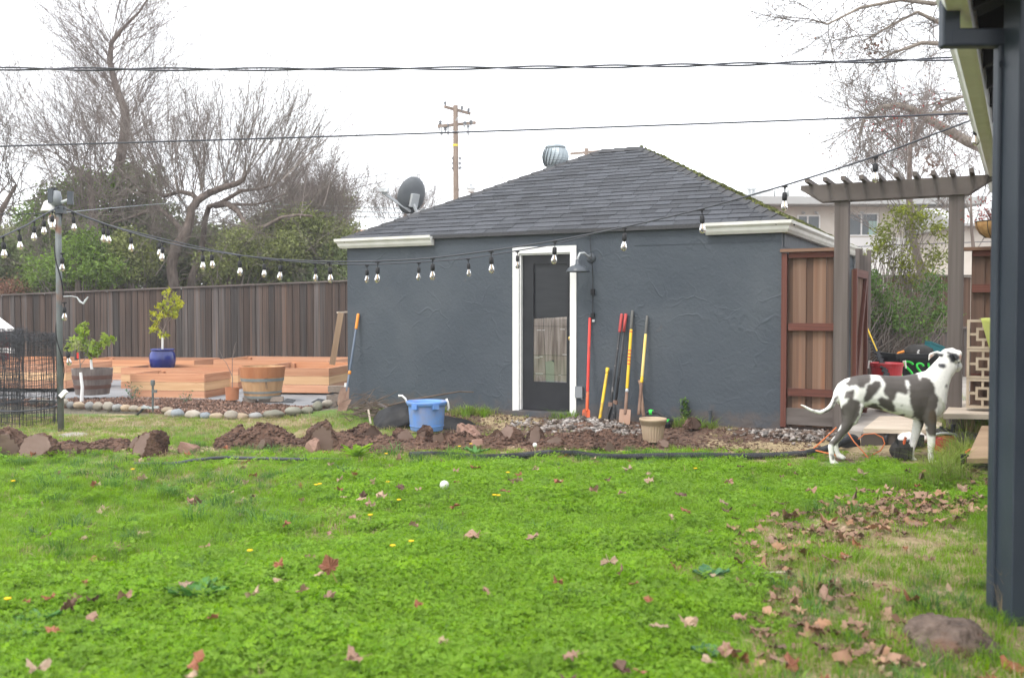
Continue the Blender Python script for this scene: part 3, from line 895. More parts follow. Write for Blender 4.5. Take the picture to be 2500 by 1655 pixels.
# ------------------------------------------------------------ fences, pergola, gate
def back_fence():
    a, b = P(-160, 800, 23.2), P(905, 800, 21.8)
    za, zb = P(-160, 724, 23.2)[2], P(905, 680, 21.8)[2]
    f = T('board_fence', 'long weathered grey board-on-board fence behind the planter beds', 'fence', (a + b) / 2 * np.array([1, 1, 0]))
    d = (b - a) * np.array([1, 1, 0])
    Lf = np.linalg.norm(d)
    u = d / Lf
    v = np.array([-u[1], u[0], 0])
    q = random.Random(5)
    x = 0.0
    k = 0
    while x < Lf:
        wd = q.uniform(.125, .15)
        gap = q.uniform(.004, .026)
        fr = x / Lf
        base = a * np.array([1, 1, 0]) + u * (x + wd / 2)
        zt = za + (zb - za) * fr - .05
        zbm = -.05
        c = base + Z3 * (zt + zbm) / 2 + v * q.uniform(-.004, .004)
        lean = q.uniform(-.004, .004)
        board('board', f, c, Z3 * (zt - zbm) + u * lean, u * wd, v * .018, q.choice((M.fenceg, M.fenceg, M.fenceb, M.fenceb, M.fenceg)))
        c2 = base + u * (wd / 2 + gap / 2) + v * .026 + Z3 * (zt + zbm) / 2
        board('board', f, c2, Z3 * (zt - zbm - .01), u * (gap + .06), v * .018, M.fenced)
        x += wd + gap
    n = 8
    for i in range(n):
        p, r = a * np.array([1, 1, 0]) + d * i / n, a * np.array([1, 1, 0]) + d * (i + 1) / n
        z0, z1 = za + (zb - za) * i / n, za + (zb - za) * (i + 1) / n
        p = p + Z3 * (z0 - .03); r = r + Z3 * (z1 - .03)
        board('cap_rail', f, (p + r) / 2, r - p - u * .004, v * .1, Z3 * .035, M.greywood)


back_fence()


def pergola():
    t = .0
    s0, s1 = ws(2054), ws(2332)
    zb = 2.69
    pg = T('pergola_arch', 'grey wooden pergola arch over the side gate opening', 'pergola', S((s0 + s1) / 2, 0, 0))
    for s in (s0, s1):
        board('post', pg, S(s, 0, (zb + .0) / 2 + .0), Z3 * zb, U3 * .148, V3 * .14, M.greywood)
    for k, tt in enumerate((-.092, .092)):
        l0, l1 = ws(1953, tt), ws(2422, tt)
        cut = .24
        m = MB()
        z0, z1 = zb - .012, zb + .178
        prof = [(l0, z1), (l0, z1 - .03), (l0 + cut, z0), (l1 - cut, z0), (l1, z1 - .03), (l1, z1)]
        m.loft([[S(p, tt - .02, z) for p, z in prof], [S(p, tt + .02, z) for p, z in prof]])
        m.build('beam', M.greywood, pg)
    pxs = (1966, 2010, 2054, 2099, 2140, 2184, 2229, 2273, 2319, 2366, 2411)
    for px in pxs:
        s = ws(px, -.36)
        m = board('rafter', pg, S(s, .03, zb + .178 + .024), V3 * .78, U3 * .042, Z3 * .045, M.greywood)


pergola()


def fence_panel(name, label, s0, s1, t0, zt, rails, left_stile, q, boards):
    f = T(name, label, 'fence', S((s0 + s1) / 2, t0, .2))
    z0 = .12
    board('cap', f, S((s0 + s1) / 2, t0 - .02, zt - .02), U3 * (s1 - s0 + .02), V3 * .14, Z3 * .036, M.panelwood)
    hi = True
    for z, h in rails:
        board('rail', f, S((s0 + s1) / 2 + .04, t0 - .03, z), U3 * (s1 - s0 - .08), V3 * .038, Z3 * h, M.redwood)
    if left_stile:
        board('stile', f, S(s0 + .033, t0 - .032, (zt + z0 - .05) / 2), Z3 * (zt - z0 - .045), U3 * .062, V3 * .06, M.redwood)
    s = s0 + .07
    for i, (wd, mt, back) in enumerate(boards):
        if s + wd > s1 + .02: break
        board('board', f, S(s + wd / 2, t0 + (.036 if back else .012), (zt - .05 + z0) / 2), Z3 * (zt - .06 - z0), U3 * (wd + .05 if back else wd - .004), V3 * .018, mt)
        s += wd
    return f


W_, B_ = M.panelwood, M.panelwood2
f = fence_panel('redwood_fence_panel', 'redwood framed board fence panel between the shed corner and the pergola', SL + .005, ws(2042, .03), .03, wz(1975, 607, .03),
                [(wz(1975, 622, .03), .07), (wz(1975, 798, .03), .085), (wz(1975, 958, .03), .085)], True, None,
                [(.05, B_, 1), (.15, W_, 0), (.075, B_, 1), (.145, W_, 0), (.08, B_, 0), (.09, W_, 1), (.06, B_, 1)])
board('kickboard', f, S((SL + ws(2042, .03)) / 2 + .03, .0, wz(1975, 1017, .03)), U3 * .58, V3 * .03, Z3 * .19, M.greywood)
fence_panel('redwood_fence_panel', 'dark redwood board fence panel right of the pergola behind the breeze blocks', ws(2352, .03), ws(2352, .03) + 1.9, .03, wz(2400, 603, .03),
            [(wz(2400, 618, .03), .07), (wz(2400, 704, .03), .085), (.75, .085)], False, None, [(.13, B_, 0), (.10, B_, 1)] * 9)


def gate():
    s, t0 = SL + .795, .10
    zt, zb = 1.93, .22
    g = T('garden_gate', 'open redwood framed side gate swung back beside the pergola', 'gate', S(s, t0, zb))
    L_ = .98
    board('stile', g, S(s, t0 + .045, (zt + zb) / 2), Z3 * (zt - zb), V3 * .09, U3 * .04, M.redwood)
    board('stile', g, S(s, t0 + L_ - .045, (zt + zb) / 2), Z3 * (zt - zb), V3 * .09, U3 * .04, M.redwood)
    for z in (zt - .045, zb + .3):
        board('rail', g, S(s, t0 + L_ / 2, z), V3 * (L_ - .184), Z3 * .09, U3 * .04, M.redwood)
    p0, p1 = S(s, t0 + .1, zb + .36), S(s, t0 + L_ - .1, zt - .1)
    board('brace', g, (p0 + p1) / 2, (p1 - p0), np.cross(U3, (p1 - p0) / np.linalg.norm(p1 - p0)) * .085, U3 * .038, M.redwood)
    for k in range(7):
        board('board', g, S(s - .03, t0 + .07 + k * .14, (zt + zb) / 2), Z3 * (zt - zb - .02), V3 * .132, U3 * .018, M.panelwood)
    # old pickets behind the gate
    q = random.Random(2)
    pf = T('picket_fence_end', 'weathered grey pickets rising behind the open gate beside the shed gutter', 'fence', S(SL + .9, 2.5, .2))
    for k in range(5):
        h = q.uniform(-.05, .05)
        board('picket', pf, P(2092 + k * 7, 800, 13.4 + .05 * k) * np.array([1, 1, 0]) + Z3 * (1.2 + h / 2), Z3 * (2.15 + h), np.array([.055, 0, 0]), np.array([0, .018, 0]), M.greywood)


gate()


def side_yard():
    # far reddish fence, low front fence, concrete path
    q = random.Random(9)
    for name, lab, d, x0, x1, yt, mt, wd in (('side_yard_fence', 'tall reddish brown fence behind the leafy vine in the side yard', 18.5, 2085, 2480, 676, M.panelwood2, .14),
                                             ('low_board_fence', 'low weathered board fence behind the black bin', 16.6, 2085, 2480, 803, M.fenceg, .135)):
        a, b = P(x0, 800, d), P(x1, 800, d)
        zt = P((x0 + x1) / 2, yt, d)[2]
        f = T(name, lab, 'fence', (a + b) / 2 * np.array([1, 1, 0]))
        n = int((b[0] - a[0]) / wd)
        for k in range(n):
            c = np.array([a[0] + (k + .5) * wd, d + (k % 2) * .02, (zt + .1) / 2])
            board('board', f, c, Z3 * (zt - .1 + q.uniform(-.01, .01)), np.array([wd * .97, 0, 0]), np.array([0, .018, 0]), mt)
        board('cap_rail', f, np.array([(a[0] + b[0]) / 2, d, zt + .02]), np.array([b[0] - a[0], 0, 0]), np.array([0, .09, 0]), Z3 * .035, M.greywood)
    c = MB()
    c.add([S(SL + .75, -.45, .165), S(SL + 6, -.45, .165), S(SL + 6, 7.5, .33), S(SL + .75, 7.5, .33)], [(0, 1, 2, 3)])
    c.add([S(SL + .75, -.45, .0), S(SL + 6, -.45, .0), S(SL + 6, -.45, .165), S(SL + .75, -.45, .165)], [(0, 1, 2, 3)])
    tag(c.build('concrete_path', M.concrete), kind='structure')


side_yard()


# ------------------------------------------------------------ the house at the right edge
def house():
    ang = rad(28.0)
    Dv = np.array([math.sin(ang), math.cos(ang), 0])
    Ov = np.array([math.cos(ang), -math.sin(ang), 0])     # towards the house
    h = T('house', 'dark blue-grey house corner with porch post, pale eave gutter and downspout', 'house', G(2480, 1530))
    # porch post
    pb = P(2462, 1500, 4.4)
    pc = np.array([pb[0] + .075, 4.45, 0])
    m = MB().obox(pc + Z3 * 1.42, (.15, 0, 0), (0, .15, 0), Z3 * 3.0)
    po = m.build('porch_post', M.navy, h)
    be = po.modifiers.new('b', 'BEVEL'); be.width = .006; be.segments = 2
    # gutter line
    g0 = P(2322, 32, 4.55)                 # under the gutter at the outlet
    q0 = g0 - Dv * 3.2
    q1 = g0 + Dv * 8.5
    prof = [(0.005, 0), (-.065, 0), (-.085, .035), (-.095, .07), (-.125, .10), (-.128, .135), (-.11, .135), (-.11, .12), (0.005, .125)]
    m = MB().loft([[p + Ov * (o + .05) + Z3 * z for o, z in prof] for p in (q0, q1)])
    m.build('gutter', M.gutter, h)
    m = MB()
    for p in (q0, q1):
        pass
    m.loft([[p + Ov * (.058) + Z3 * -.03, p + Ov * .083 + Z3 * -.03, p + Ov * .083 + Z3 * .14, p + Ov * .058 + Z3 * .14] for p in (q0, q1)])
    m.build('fascia', M.gutter, h)
    # roof deck and its rafters
    m = MB().loft([[p + Ov * -.02 + Z3 * .150, p + Ov * 1.6 + Z3 * .80, p + Ov * 1.6 + Z3 * .84, p + Ov * -.03 + Z3 * .175] for p in (q0, q1)])
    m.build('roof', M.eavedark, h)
    k = 0
    while k * .61 < 11.6:
        p = q0 + Dv * (k * .61 + .2)
        m = MB().loft([[r + Ov * .09 + Z3 * .02, r + Ov * 1.5 + Z3 * .58, r + Ov * 1.5 + Z3 * .72, r + Ov * .09 + Z3 * .145] for r in (p, p + Dv * .04)])
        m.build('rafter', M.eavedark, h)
        k += 1
    # beam carried by the posts
    bm0 = np.array([pc[0], pc[1], 0]) - Dv * 2.0
    m = MB().obox(pc + Ov * .0 + Z3 * 3.02 - Dv * .2, Ov * .14, Dv * 4.5, Z3 * .2)
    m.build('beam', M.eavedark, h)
    # wall of the house further right (the porch side)
    m = MB().obox(pc + Ov * 2.3 + Z3 * 1.4 + Dv * 2, Ov * .12, Dv * 9, Z3 * 3.0)
    m.build('wall', M.navy, h)
    # downspout
    dx = P(2433, 1500, 4.55)[0]
    dw = .082
    zt = P(2433, 95, 4.55)[2]
    gb = P(2322, 95, 4.55)
    ds = MB()
    yb = 4.55
    ds.obox((dx, yb, (zt + .04 + .0) / 2), (dw, 0, 0), (0, .06, 0), (0, 0, zt + .04))
    ds_o = ds.build('downspout', M.navy, h)
    be = ds_o.modifiers.new('b', 'BEVEL'); be.width = .012; be.segments = 3
    e = MB()
    ex = gb[0] + .02
    e.obox(((dx + ex) / 2 - dw * .25, yb - .001, zt), (dx - ex + dw * .45, 0, 0), (0, .066, 0), (0, 0, .085))
    eo = e.build('elbow', M.navy, ds_o)
    be = eo.modifiers.new('b', 'BEVEL'); be.width = .012; be.segments = 3
    e = MB().obox((ex - .03, yb - .002, (zt + g0[2]) / 2 + .01), (dw, 0, 0), (0, .062, 0), (0, 0, g0[2] - zt + .11))
    eo = e.build('outlet_drop', M.navy, ds_o)
    be = eo.modifiers.new('b', 'BEVEL'); be.width = .012; be.segments = 3
    st_ = MB().obox((dx + .02, yb - .033, P(2440, 155, 4.5)[2]), (.13, 0, 0), (0, .004, 0), (0, 0, .028))
    st_.build('strap', M.navy, ds_o)
    for py in (170, 198, 240):
        sc_ = MB().lathe([(.006, 0), (.004, .004), (.0005, .005)], np.array([dx + .015, yb - .03, P(2433, py, 4.5)[2]]), 8, (0, -1, 0))
        sc_.build('screw', M.navy, ds_o)


house()


# ------------------------------------------------------------ far buildings and poles
def apartments():
    d = 45.0
    o = P(2100, 600, d)
    a = T('apartment_building', 'cream two-storey flat-roofed apartment building beyond the side yard', 'building', (o[0], d, 0))
    x0, x1 = P(1800, 600, d)[0], P(2345, 600, d)[0]
    zt = P(2000, 505, d)[2]
    zm = P(2000, 580, d)[2]
    th = np.array([math.cos(rad(8)), -math.sin(rad(8)), 0]) if False else np.array([1.0, 0, 0])
    wins = [(1948, 2001, 527, 563), (2070, 2143, 522, 575)]
    MB().obox(((x0 + x1) / 2, d + 4, (zt + zm) / 2), (x1 - x0, 0, 0), (0, 8, 0), (0, 0, zt - zm)).build('wall', M.stucco_apt, a)
    MB().obox(((x0 + x1) / 2, d + 3.95, zm / 2), (x1 - x0 + .1, 0, 0), (0, 8, 0), (0, 0, zm - .01)).build('wall', M.whitewall, a)
    r = MB().obox(((x0 + x1) / 2, d + 3.6, zt + .17), (x1 - x0 + 1.2, 0, 0), (0, 9.6, 0), (0, 0, .34))
    ro = r.build('roof', M.greyroof, a)
    for px0, px1, y0, y1 in wins:
        p, q = P(px0, y1, d - .05), P(px1, y0, d - .05)
        w_ = MB()
        t = .06
        w_.obox(((p[0] + q[0]) / 2, d - .03, p[2]), (q[0] - p[0] + t, 0, 0), (0, .08, 0), (0, 0, t)).obox(((p[0] + q[0]) / 2, d - .03, q[2]), (q[0] - p[0] + t, 0, 0), (0, .08, 0), (0, 0, t))
        for x in (p[0], q[0], (p[0] * .55 + q[0] * .45)):
            w_.obox((x, d - .03, (p[2] + q[2]) / 2), (t, 0, 0), (0, .079, 0), (0, 0, q[2] - p[2] - t))
        fr = w_.build('window', M.whitewall, a)
        MB().obox(((p[0] + q[0]) / 2, d - .012, (p[2] + q[2]) / 2), (q[0] - p[0], 0, 0), (0, .02, 0), (0, 0, q[2] - p[2])).build('pane', M.aptglass, fr)
    p, q = P(2120, 574, d), P(2142, 540, d)
    MB().obox(((p[0] + q[0]) / 2, d - .026, (p[2] + q[2]) / 2), (q[0] - p[0], 0, 0), (0, .004, 0), (0, 0, q[2] - p[2])).build('curtain', M.curtain, a)
    for px in (1958, 1990, 2075, 2101):
        c = P(px, 519, d - .1)
        MB().lathe([(.05, 0), (.05, .16), (.02, .18)], c, 8, (0.6, -.7, -.3)).build('eave_light', M.lightgrey, a)
    # roof plant
    for px0, px1, y0, y1, nm in ((1857, 1890, 464, 497, 'air_conditioner'), (1892, 1922, 463, 498, 'air_conditioner'), (1926, 1962, 461, 497, 'air_conditioner')):
        p, q = P(px0, y1, d + 1), P(px1, y0, d + 1)
        MB().obox(((p[0] + q[0]) / 2, d + 2, (zt + .35 + q[2]) / 2), (q[0] - p[0], 0, 0), (0, 2, 0), (0, 0, q[2] - zt - .35)).build(nm, M.hvac, a)
    for px in (1830, 1840):
        c = P(px, 470, d + 1)
        MB().lathe([(.07, -.8), (.07, .1), (.15, .12), (.15, .2), (.02, .25)], c, 10).build('roof_vent', M.lightgrey, a)
    p, q = P(1800, 478, d + 2), P(1856, 470, d + 2)
    MB().obox(((p[0] + q[0]) / 2, d + 3, (p[2] + q[2]) / 2), (q[0] - p[0], 0, 0), (0, 1, 0), (0, 0, .35)).build('duct', M.hvac, a)
    # next building to the right
    d2 = 40
    p, q = P(2350, 700, d2), P(2560, 497, d2)
    b = T('house_beyond', 'pale house with grey sloping roof beyond the right fence', 'building', (p[0] + 2, d2, 0))
    MB().obox(((p[0] + q[0]) / 2, d2 + 3, P(2400, 545, d2)[2] / 2), (q[0] - p[0], 0, 0), (0, 6, 0), (0, 0, P(2400, 545, d2)[2])).build('wall', M.stucco_apt, b)
    z0, z1 = P(2400, 548, d2)[2], P(2400, 490, d2)[2]
    MB().loft([[(x, d2 - .5, z0), (x, d2 + 3, z1), (x, d2 + 6.5, z0), (x, d2 + 6.5, z0 - .1), (x, d2 - .5, z0 - .1)] for x in (p[0] - .4, q[0])]).build('roof', M.greyroof, b)
    # tile roofed house behind the trees
    d3 = 48
    p, q = P(790, 620, d3), P(930, 548, d3)
    b = T('tile_roof_house', 'distant house with orange tile roof glimpsed between trees and shed', 'building', (p[0] + 2, d3, 0))
    MB().obox(((p[0] + q[0]) / 2, d3 + 3, 1.8), (q[0] - p[0], 0, 0), (0, 5, 0), (0, 0, 4.2)).build('wall', M.stucco_apt, b)
    z0, z1 = P(800, 570, d3)[2], P(800, 549, d3)[2]
    MB().loft([[(x, d3 - .4, z0), (x, d3 + 3, z1), (x, d3 + 6, z0), (x, d3 + 6, z0 - .2), (x, d3 - .4, z0 - .2)] for x in (p[0] - .5, q[0] + .5)]).build('roof', M.tileroof, b)


apartments()


def poles():
    d = 45.0
    k = d / F
    t = P(1112, 258, d)
    po = T('utility_pole', 'wooden utility pole with two crossarms and street lamp behind the shed', 'utility pole', (t[0], d, 0))
    MB().tube([(t[0] + .05, d, 0), (t[0], d, t[2])], [.17, .115], 12).build('pole', M.pole, po)
    MB().lathe([(.135, 0), (.135, .10)], P(1112, 358, d), 12, cap=False).build('band', M.yellowband, po)

    def arm(a, b, nm='crossarm', hh=.13):
        m = MB().bar(a, b, .11, hh, side=(0, 1, 0))
        return m.build(nm, M.pole, po)
    a1 = arm(P(1085, 261, d - .2), P(1148, 278, d + .6))
    a2 = arm(P(1069, 309, d - .2), P(1161, 300, d + .6))

    def insul(px, py, dd, s=1.0, par=None):
        c = P(px, py, dd)
        MB().lathe([(.03 * s, -.16 * s), (.03 * s, -.06 * s), (.09 * s, -.03 * s), (.05 * s, .02 * s), (.09 * s, .05 * s), (.06 * s, .11 * s), (.02 * s, .14 * s)], c, 8).build('insulator', M.dish, par)
    for px, py in ((1087, 254), (1128, 265), (1144, 270)):
        insul(px, py, d, .9, a1)
    for px, py in ((1075, 301), (1072, 310), (1087, 316), (1093, 309), (1135, 303), (1143, 312), (1150, 300)):
        insul(px, py, d, 1.0, a2)
    for px in (1078, 1094, 1143):
        MB().lathe([(.05, 0), (.06, -.3), (.02, -.36)], P(px, 312, d - .2), 8).build('fuse', M.lightgrey, a2)
    for p0, p1 in (((1098, 309), (1111, 325)), ((1135, 305), (1113, 325)), ((1125, 275), (1113, 295))):
        MB().tube([P(*p0, d - .12), P(*p1, d - .12)], .025, 5).build('brace', M.lightgrey, po)
    for py in (388, 400, 412):
        for px in (1106, 1123):
            insul(px, py, d, .7, po)
    b0 = P(1120, 465, d)
    MB().tube([b0, P(1124, 460, d), P(1135, 458, d), P(1150, 456, d)], .028, 6).build('lamp_arm', M.lightgrey, po)
    c = P(1150, 462, d)
    MB().lathe([(.06, .25), (.08, .12), (.2, .06), (.22, 0)], c, 14).build('lamp_head', M.lightgrey, po)
    MB().lathe([(.2, -.005), (.18, -.14), (.03, -.2)], c, 14).build('lamp_globe', M.lampin, po)
    # far pole
    d2 = 62
    t2 = P(1432, 363, d2)
    p2 = T('utility_pole', 'far utility pole with one crossarm just above the shed ridge', 'utility pole', (t2[0], d2, 0))
    MB().tube([(t2[0], d2, 0), (t2[0], d2, t2[2])], [.19, .14], 10).build('pole', M.pole, p2)
    MB().bar(P(1392, 376, d2), P(1474, 369, d2), .12, .15, side=(0, 1, 0)).build('crossarm', M.pole, p2)

    # wires
    def wire(lab, pts, r, mt=M.cable, name='overhead_wire', grp=None, n=40):
        q = np.array(pts, float)
        tt = np.linspace(0, 1, len(q)); s = np.linspace(0, 1, n)
        cs = np.stack([np.interp(s, tt, q[:, i]) for i in range(3)], 1)
        # smooth through the given points with a quadratic where three are given
        if len(q) == 3:
            A = np.stack([np.ones(3), tt, tt ** 2], 1)
            co = np.linalg.solve(A, q)
            cs = np.stack([np.ones(n), s, s ** 2], 1) @ co
        m = MB().tube(cs, r, 6)
        tag(m.build(name, mt), lab, 'wire', grp)
        return cs
    # twisted service drop: two strands
    A = np.array([P(-80, 168, 11.5), P(1250, 166, 11.2), P(2420, 141, 10.8)])
    sv = T('service_cable', 'upper twisted pair of overhead service cables crossing the whole sky', 'wire', A[1])
    n = 260
    s = np.linspace(0, 1, n)
    co = np.linalg.solve(np.stack([np.ones(3), [0, .5, 1], [0, .25, 1]], 1), A)
    cs = np.stack([np.ones(n), s, s * s], 1) @ co
    for k in (0, 1):
        ph = s * 26 * math.pi / 2 + k * math.pi + .8 * np.sin(s * 9)
        off = np.stack([np.zeros(n), np.cos(ph) * .014, np.sin(ph) * .0145], 1)
        MB().tube(cs + off, .0105, 6).build('strand', M.cable, sv)
    wire('lower single overhead cable crossing the sky below the twisted pair', [P(-80, 360, 11.8), P(1250, 319, 11.6), P(2440, 274, 11.2)], .0105)
    # distant lines
    d = 45
    for y0, y1, x1, yb, lab in ((388, 450, 1270, 460, 'thin line sloping right from the top insulators of the near pole'), (400, 455, 1260, 470, 'thin line sloping right from the middle insulators of the near pole')):
        wire(lab, [P(1123, y0, d), P((1123 + x1) / 2, (y0 + y1) / 2 + 3, d - 3), P(x1, y1, d - 6)], .016, grp=None)
    wire('steep thin guy line dropping right from the near pole', [P(1123, 407, d), P(1170, 434, d - 2), P(1222, 462, d - 4)], .016)
    wire('thin line running left from the top insulators of the near pole', [P(1105, 388, d), P(980, 418, d - 3), P(840, 440, d - 6)], .014)
    wire('thin line running left from the lower insulators of the near pole', [P(1105, 412, d), P(980, 435, d - 3), P(840, 466, d - 6)], .014)
    for y, lab in ((500, 'highest of three distant lines crossing the left trees behind the dish'), (511, 'middle one of three distant lines crossing the left trees'), (523, 'lowest of three distant lines crossing the left trees')):
        wire(lab, [P(560, y - 4, 29), P(760, y + 2, 29.5), P(1050, y + 12, 30)], .013, M.steel)
    wire('thin cable from the lamp post top running right into the trees', [P(150, 520, 11.75), P(330, 503, 17), P(470, 492, 23)], .006, M.steel)
    wire('dark cable running left from the lamp post top', [P(-60, 523, 11.0), P(60, 523, 11.3), P(146, 519, 11.7)], .006)
    wire('dark cable crossing the apartment front below the pergola beam', [P(1940, 612, 30), P(2060, 604, 30), P(2420, 590, 30)], .014)


poles()


# ------------------------------------------------------------ added fog box imitating lens veil: lifts blacks, pales far trees
hm = bpy.data.materials.new('lens_veil_fog'); hm.use_nodes = True
hm.node_tree.nodes.remove(hm.node_tree.nodes['Principled BSDF'])
pv = hm.node_tree.nodes.new('ShaderNodeVolumePrincipled')
pv.inputs['Color'].default_value = (.95, .97, 1, 1); pv.inputs['Density'].default_value = .0015
hm.node_tree.links.new(pv.outputs[0], hm.node_tree.nodes['Material Output'].inputs['Volume'])
tag(MB().obox((0, 60, 7.5), (440, 0, 0), (0, 440, 0), (0, 0, 21)).build('lens_veil', hm), kind='stuff')
# ------------------------------------------------------------ garden beds
def zpix(px, py, d): return P(px, py, d)[2]


def bed(label, corner, ang, lx, ly, rows=3, h=.142, zb=None, grp='cedar raised beds'):
    """corner = front right corner on the ground; lx to the left, ly to the back"""
    a = rad(ang)
    ux = np.array([math.cos(a), -math.sin(a), 0]); vy = np.array([math.sin(a), math.cos(a), 0])
    z0 = corner[2] if zb is None else zb
    c = np.array([corner[0], corner[1], z0])
    b = T('raised_bed', label, 'raised bed', c - ux * lx / 2 + vy * ly / 2, grp)
    th = .04
    q = random.Random(int(lx * 1000 + ly * 77))
    for r in range(rows):
        z = z0 + h * (r + .5)
        for k in range(4):
            mt = M.cedar if r != 1 else M.cedarl
            if k == 0: args = (c - ux * lx / 2 + vy * th / 2, ux * lx, vy * th)
            elif k == 1: args = (c - ux * lx / 2 + vy * (ly - th / 2), ux * lx, vy * th)
            elif k == 2: args = (c - ux * th / 2 + vy * ly / 2, vy * (ly - 2 * th - .004), ux * th)
            else: args = (c - ux * (lx - th / 2) + vy * ly / 2, vy * (ly - 2 * th - .004), ux * th)
            p = args[0] * np.array([1, 1, 0]) + Z3 * z
            board('board', b, p, args[1], args[2] * (1 if r != 1 else .93), Z3 * (h - .006), mt)
    for sx in (.085, lx - .085):
        for sy in (.085, ly - .085):
            board('corner_post', b, c * np.array([1, 1, 0]) - ux * sx + vy * sy + Z3 * (z0 + h * rows / 2 - .01), Z3 * (h * rows - .03), ux * .08, vy * .08, M.cedar)
    s = MB().obox(c * np.array([1, 1, 0]) - ux * lx / 2 + vy * ly / 2 + Z3 * (z0 + .05), ux * (lx - .09), vy * (ly - .09), Z3 * .06)
    s.build('soil_fill', M.soil, b)
    return b


def at(px, py, d):
    return P(px, py, d)


bed('front cedar raised bed standing right behind the mulch and spigot pipe', at(499, 976, 15.8), 10, 1.33, .95)
bed('long low cedar bed directly behind the front bed and tan barrel', at(581, 951, 17.6), 6, 2.25, 1.1, rows=3, h=.13)
bed('cedar raised bed standing behind the blue glazed pot near the fence', at(473, 908, 19.8), 9, 2.6, 1.2, zb=.02, h=.14)
bed('cedar raised bed at the right touching the shed corner', at(803, 960, 16.4), 8, 1.45, 2.0)
bed('rear right cedar bed farthest back along the board fence', at(800, 905, 19.6), 10, 2.5, 1.6, zb=.03, h=.138)
bed('leftmost cedar bed behind the wire mesh roll and the metal post', at(160, 949, 16.9), 8, 2.5, 1.5, h=.14)
bed('cedar bed at the far left behind the leftmost bed', at(100, 925, 20.2), 8, 2.5, 1.2, zb=.02, h=.14)

fm = MB()
fx = [at(150, 952, 15.0), at(620, 985, 14.2), at(840, 985, 14.6), at(845, 940, 19.5), at(60, 940, 19.5)]
fm.add([np.array([p[0], p[1], .022]) for p in ((-8.4, 15.6), (-6.4, 15.45), (-4.9, 15.2), (-4.2, 14.55), (-3.2, 14.15), (-2.45, 14.3), (-2.42, 20.4), (-10.6, 20.4), (-10.4, 15.8))], [(0, 1, 2, 3, 4, 5, 6, 7, 8)])
tag(fm.build('landscape_fabric', M.fabric), kind='structure')


def barrel(label, px, yb, d, rtop, rbot, h, mt, hoops, zb=None, top=None):
    c = at(px, yb, d)
    if zb is not None: c[2] = zb
    b = T('half_barrel', label, 'barrel planter', c)
    n = 56
    m = MB()
    rings = []
    for k, (r, z) in enumerate(((rbot - .01, 0), (rbot, .005), ((rbot * .35 + rtop * .65), h * .55), (rtop, h), (rtop - .03, h), (rtop - .04, h - .12))):
        rings.append([c + np.array([(r - (.005 if j % 4 == 0 and k < 4 else 0)) * math.cos(2 * math.pi * j / n), (r - (.005 if j % 4 == 0 and k < 4 else 0)) * math.sin(2 * math.pi * j / n), z]) for j in range(n)])
    m.loft(rings, True)
    m.build('staves', mt, b)
    for z0, z1, hm in hoops:
        def rr(z):
            return np.interp(z / h, [0, .55, 1], [rbot, rbot * .35 + rtop * .65, rtop]) + .005
        m = MB().lathe([(rr(z0 * h), z0 * h), (rr(z1 * h), z1 * h), (rr(z1 * h) - .012, z1 * h), (rr(z0 * h) - .012, z0 * h)], c, 40, cap=False)
        m.build('hoop', hm, b)
    if top:
        def rr2(z): return np.interp(z / h, [0, .55, 1], [rbot, rbot * .35 + rtop * .65, rtop]) + .003
        MB().lathe([(rr2(top * h), top * h), (rr2(h), h), (rtop - .03, h + .002)], c, 56, cap=False).build('upper_staves', M.barreltop, b)
    s = MB().lathe([(rtop - .045, h - .10), (.01, h - .07)], c, 24)
    s.build('soil_fill', M.soil, b)
    return c


bc1 = barrel('grey weathered half barrel holding a small lime-leafed citrus', 226, 962, 15.6, .315, .255, .42, M.barrel, ((.60, .75, M.hoop), (.24, .38, M.hoop)))
bc2 = barrel('empty tan wine half barrel standing on bricks between the beds', 641, 971, 15.2, .355, .275, .50, M.barrelt, ((.55, .64, M.hoopg), (.17, .24, M.hoopg), (.01, .10, M.hoopg)), top=.66)
q = random.Random(4)
for k, (px, py, lab) in enumerate(((610, 975, 'brown brick under the left edge of the tan barrel'), (676, 974, 'pinkish brick under the right edge of the tan barrel'), (648, 976, 'half hidden brick under the middle of the tan barrel'))):
    c = at(px, py, 15.05)
    o = board('brick', None, c, np.array([.2, .02 * k, 0]), np.array([-.01, .1, 0]), Z3 * .075, M.brick)
    tag(o, lab, 'brick', 'bricks under the barrel')


def tree_leaves(cs, n, size, spread, mt, parent, asp=.5, rng=nr):
    cs = np.array(cs)
    i = rng.integers(0, len(cs), n)
    p = cs[i] + rng.normal(size=(n, 3)) * spread
    v, f = quads(p, rng.uniform(size * .7, size * 1.25, n), asp)
    return tag(raw('leaves', v, f, mt, parent, ORG[parent.name]), kind='stuff')


# blue pot with tree: pot and tree are separate things
bp = at(397, 905, 18.6)
bp[2] = zpix(397, 853, 18.6) - .42
po = T('glazed_pot', 'round cobalt blue glazed pot among the raised beds', 'plant pot', bp)
R_ = 30.5 / F * 18.6
MB().lathe([(R_ * .72, 0), (R_ * .95, .10), (R_ * 1.03, .22), (R_ * .98, .34), (R_ * .86, .385), (R_ * .86, .395), (R_ * .94, .405), (R_ * .95, .425), (R_ * .9, .435), (R_ * .82, .425), (R_ * .8, .33)], bp, 40).build('body', M.bluepot, po, smooth=True)
MB().lathe([(R_ * .8, .34), (.01, .36)], bp, 20).build('soil_fill', M.soil, po)
t0 = bp + Z3 * .36
tr = T('citrus_tree', 'slender yellow-green citrus tree growing in the blue pot', 'tree', t0)
d = 18.6
pt = lambda x, y, o=0: P(x, y, d + o)
MB().tube([t0, pt(397, 822)], [.02, .02], 8).build('painted_trunk', M.whitetree, tr)
m = MB()
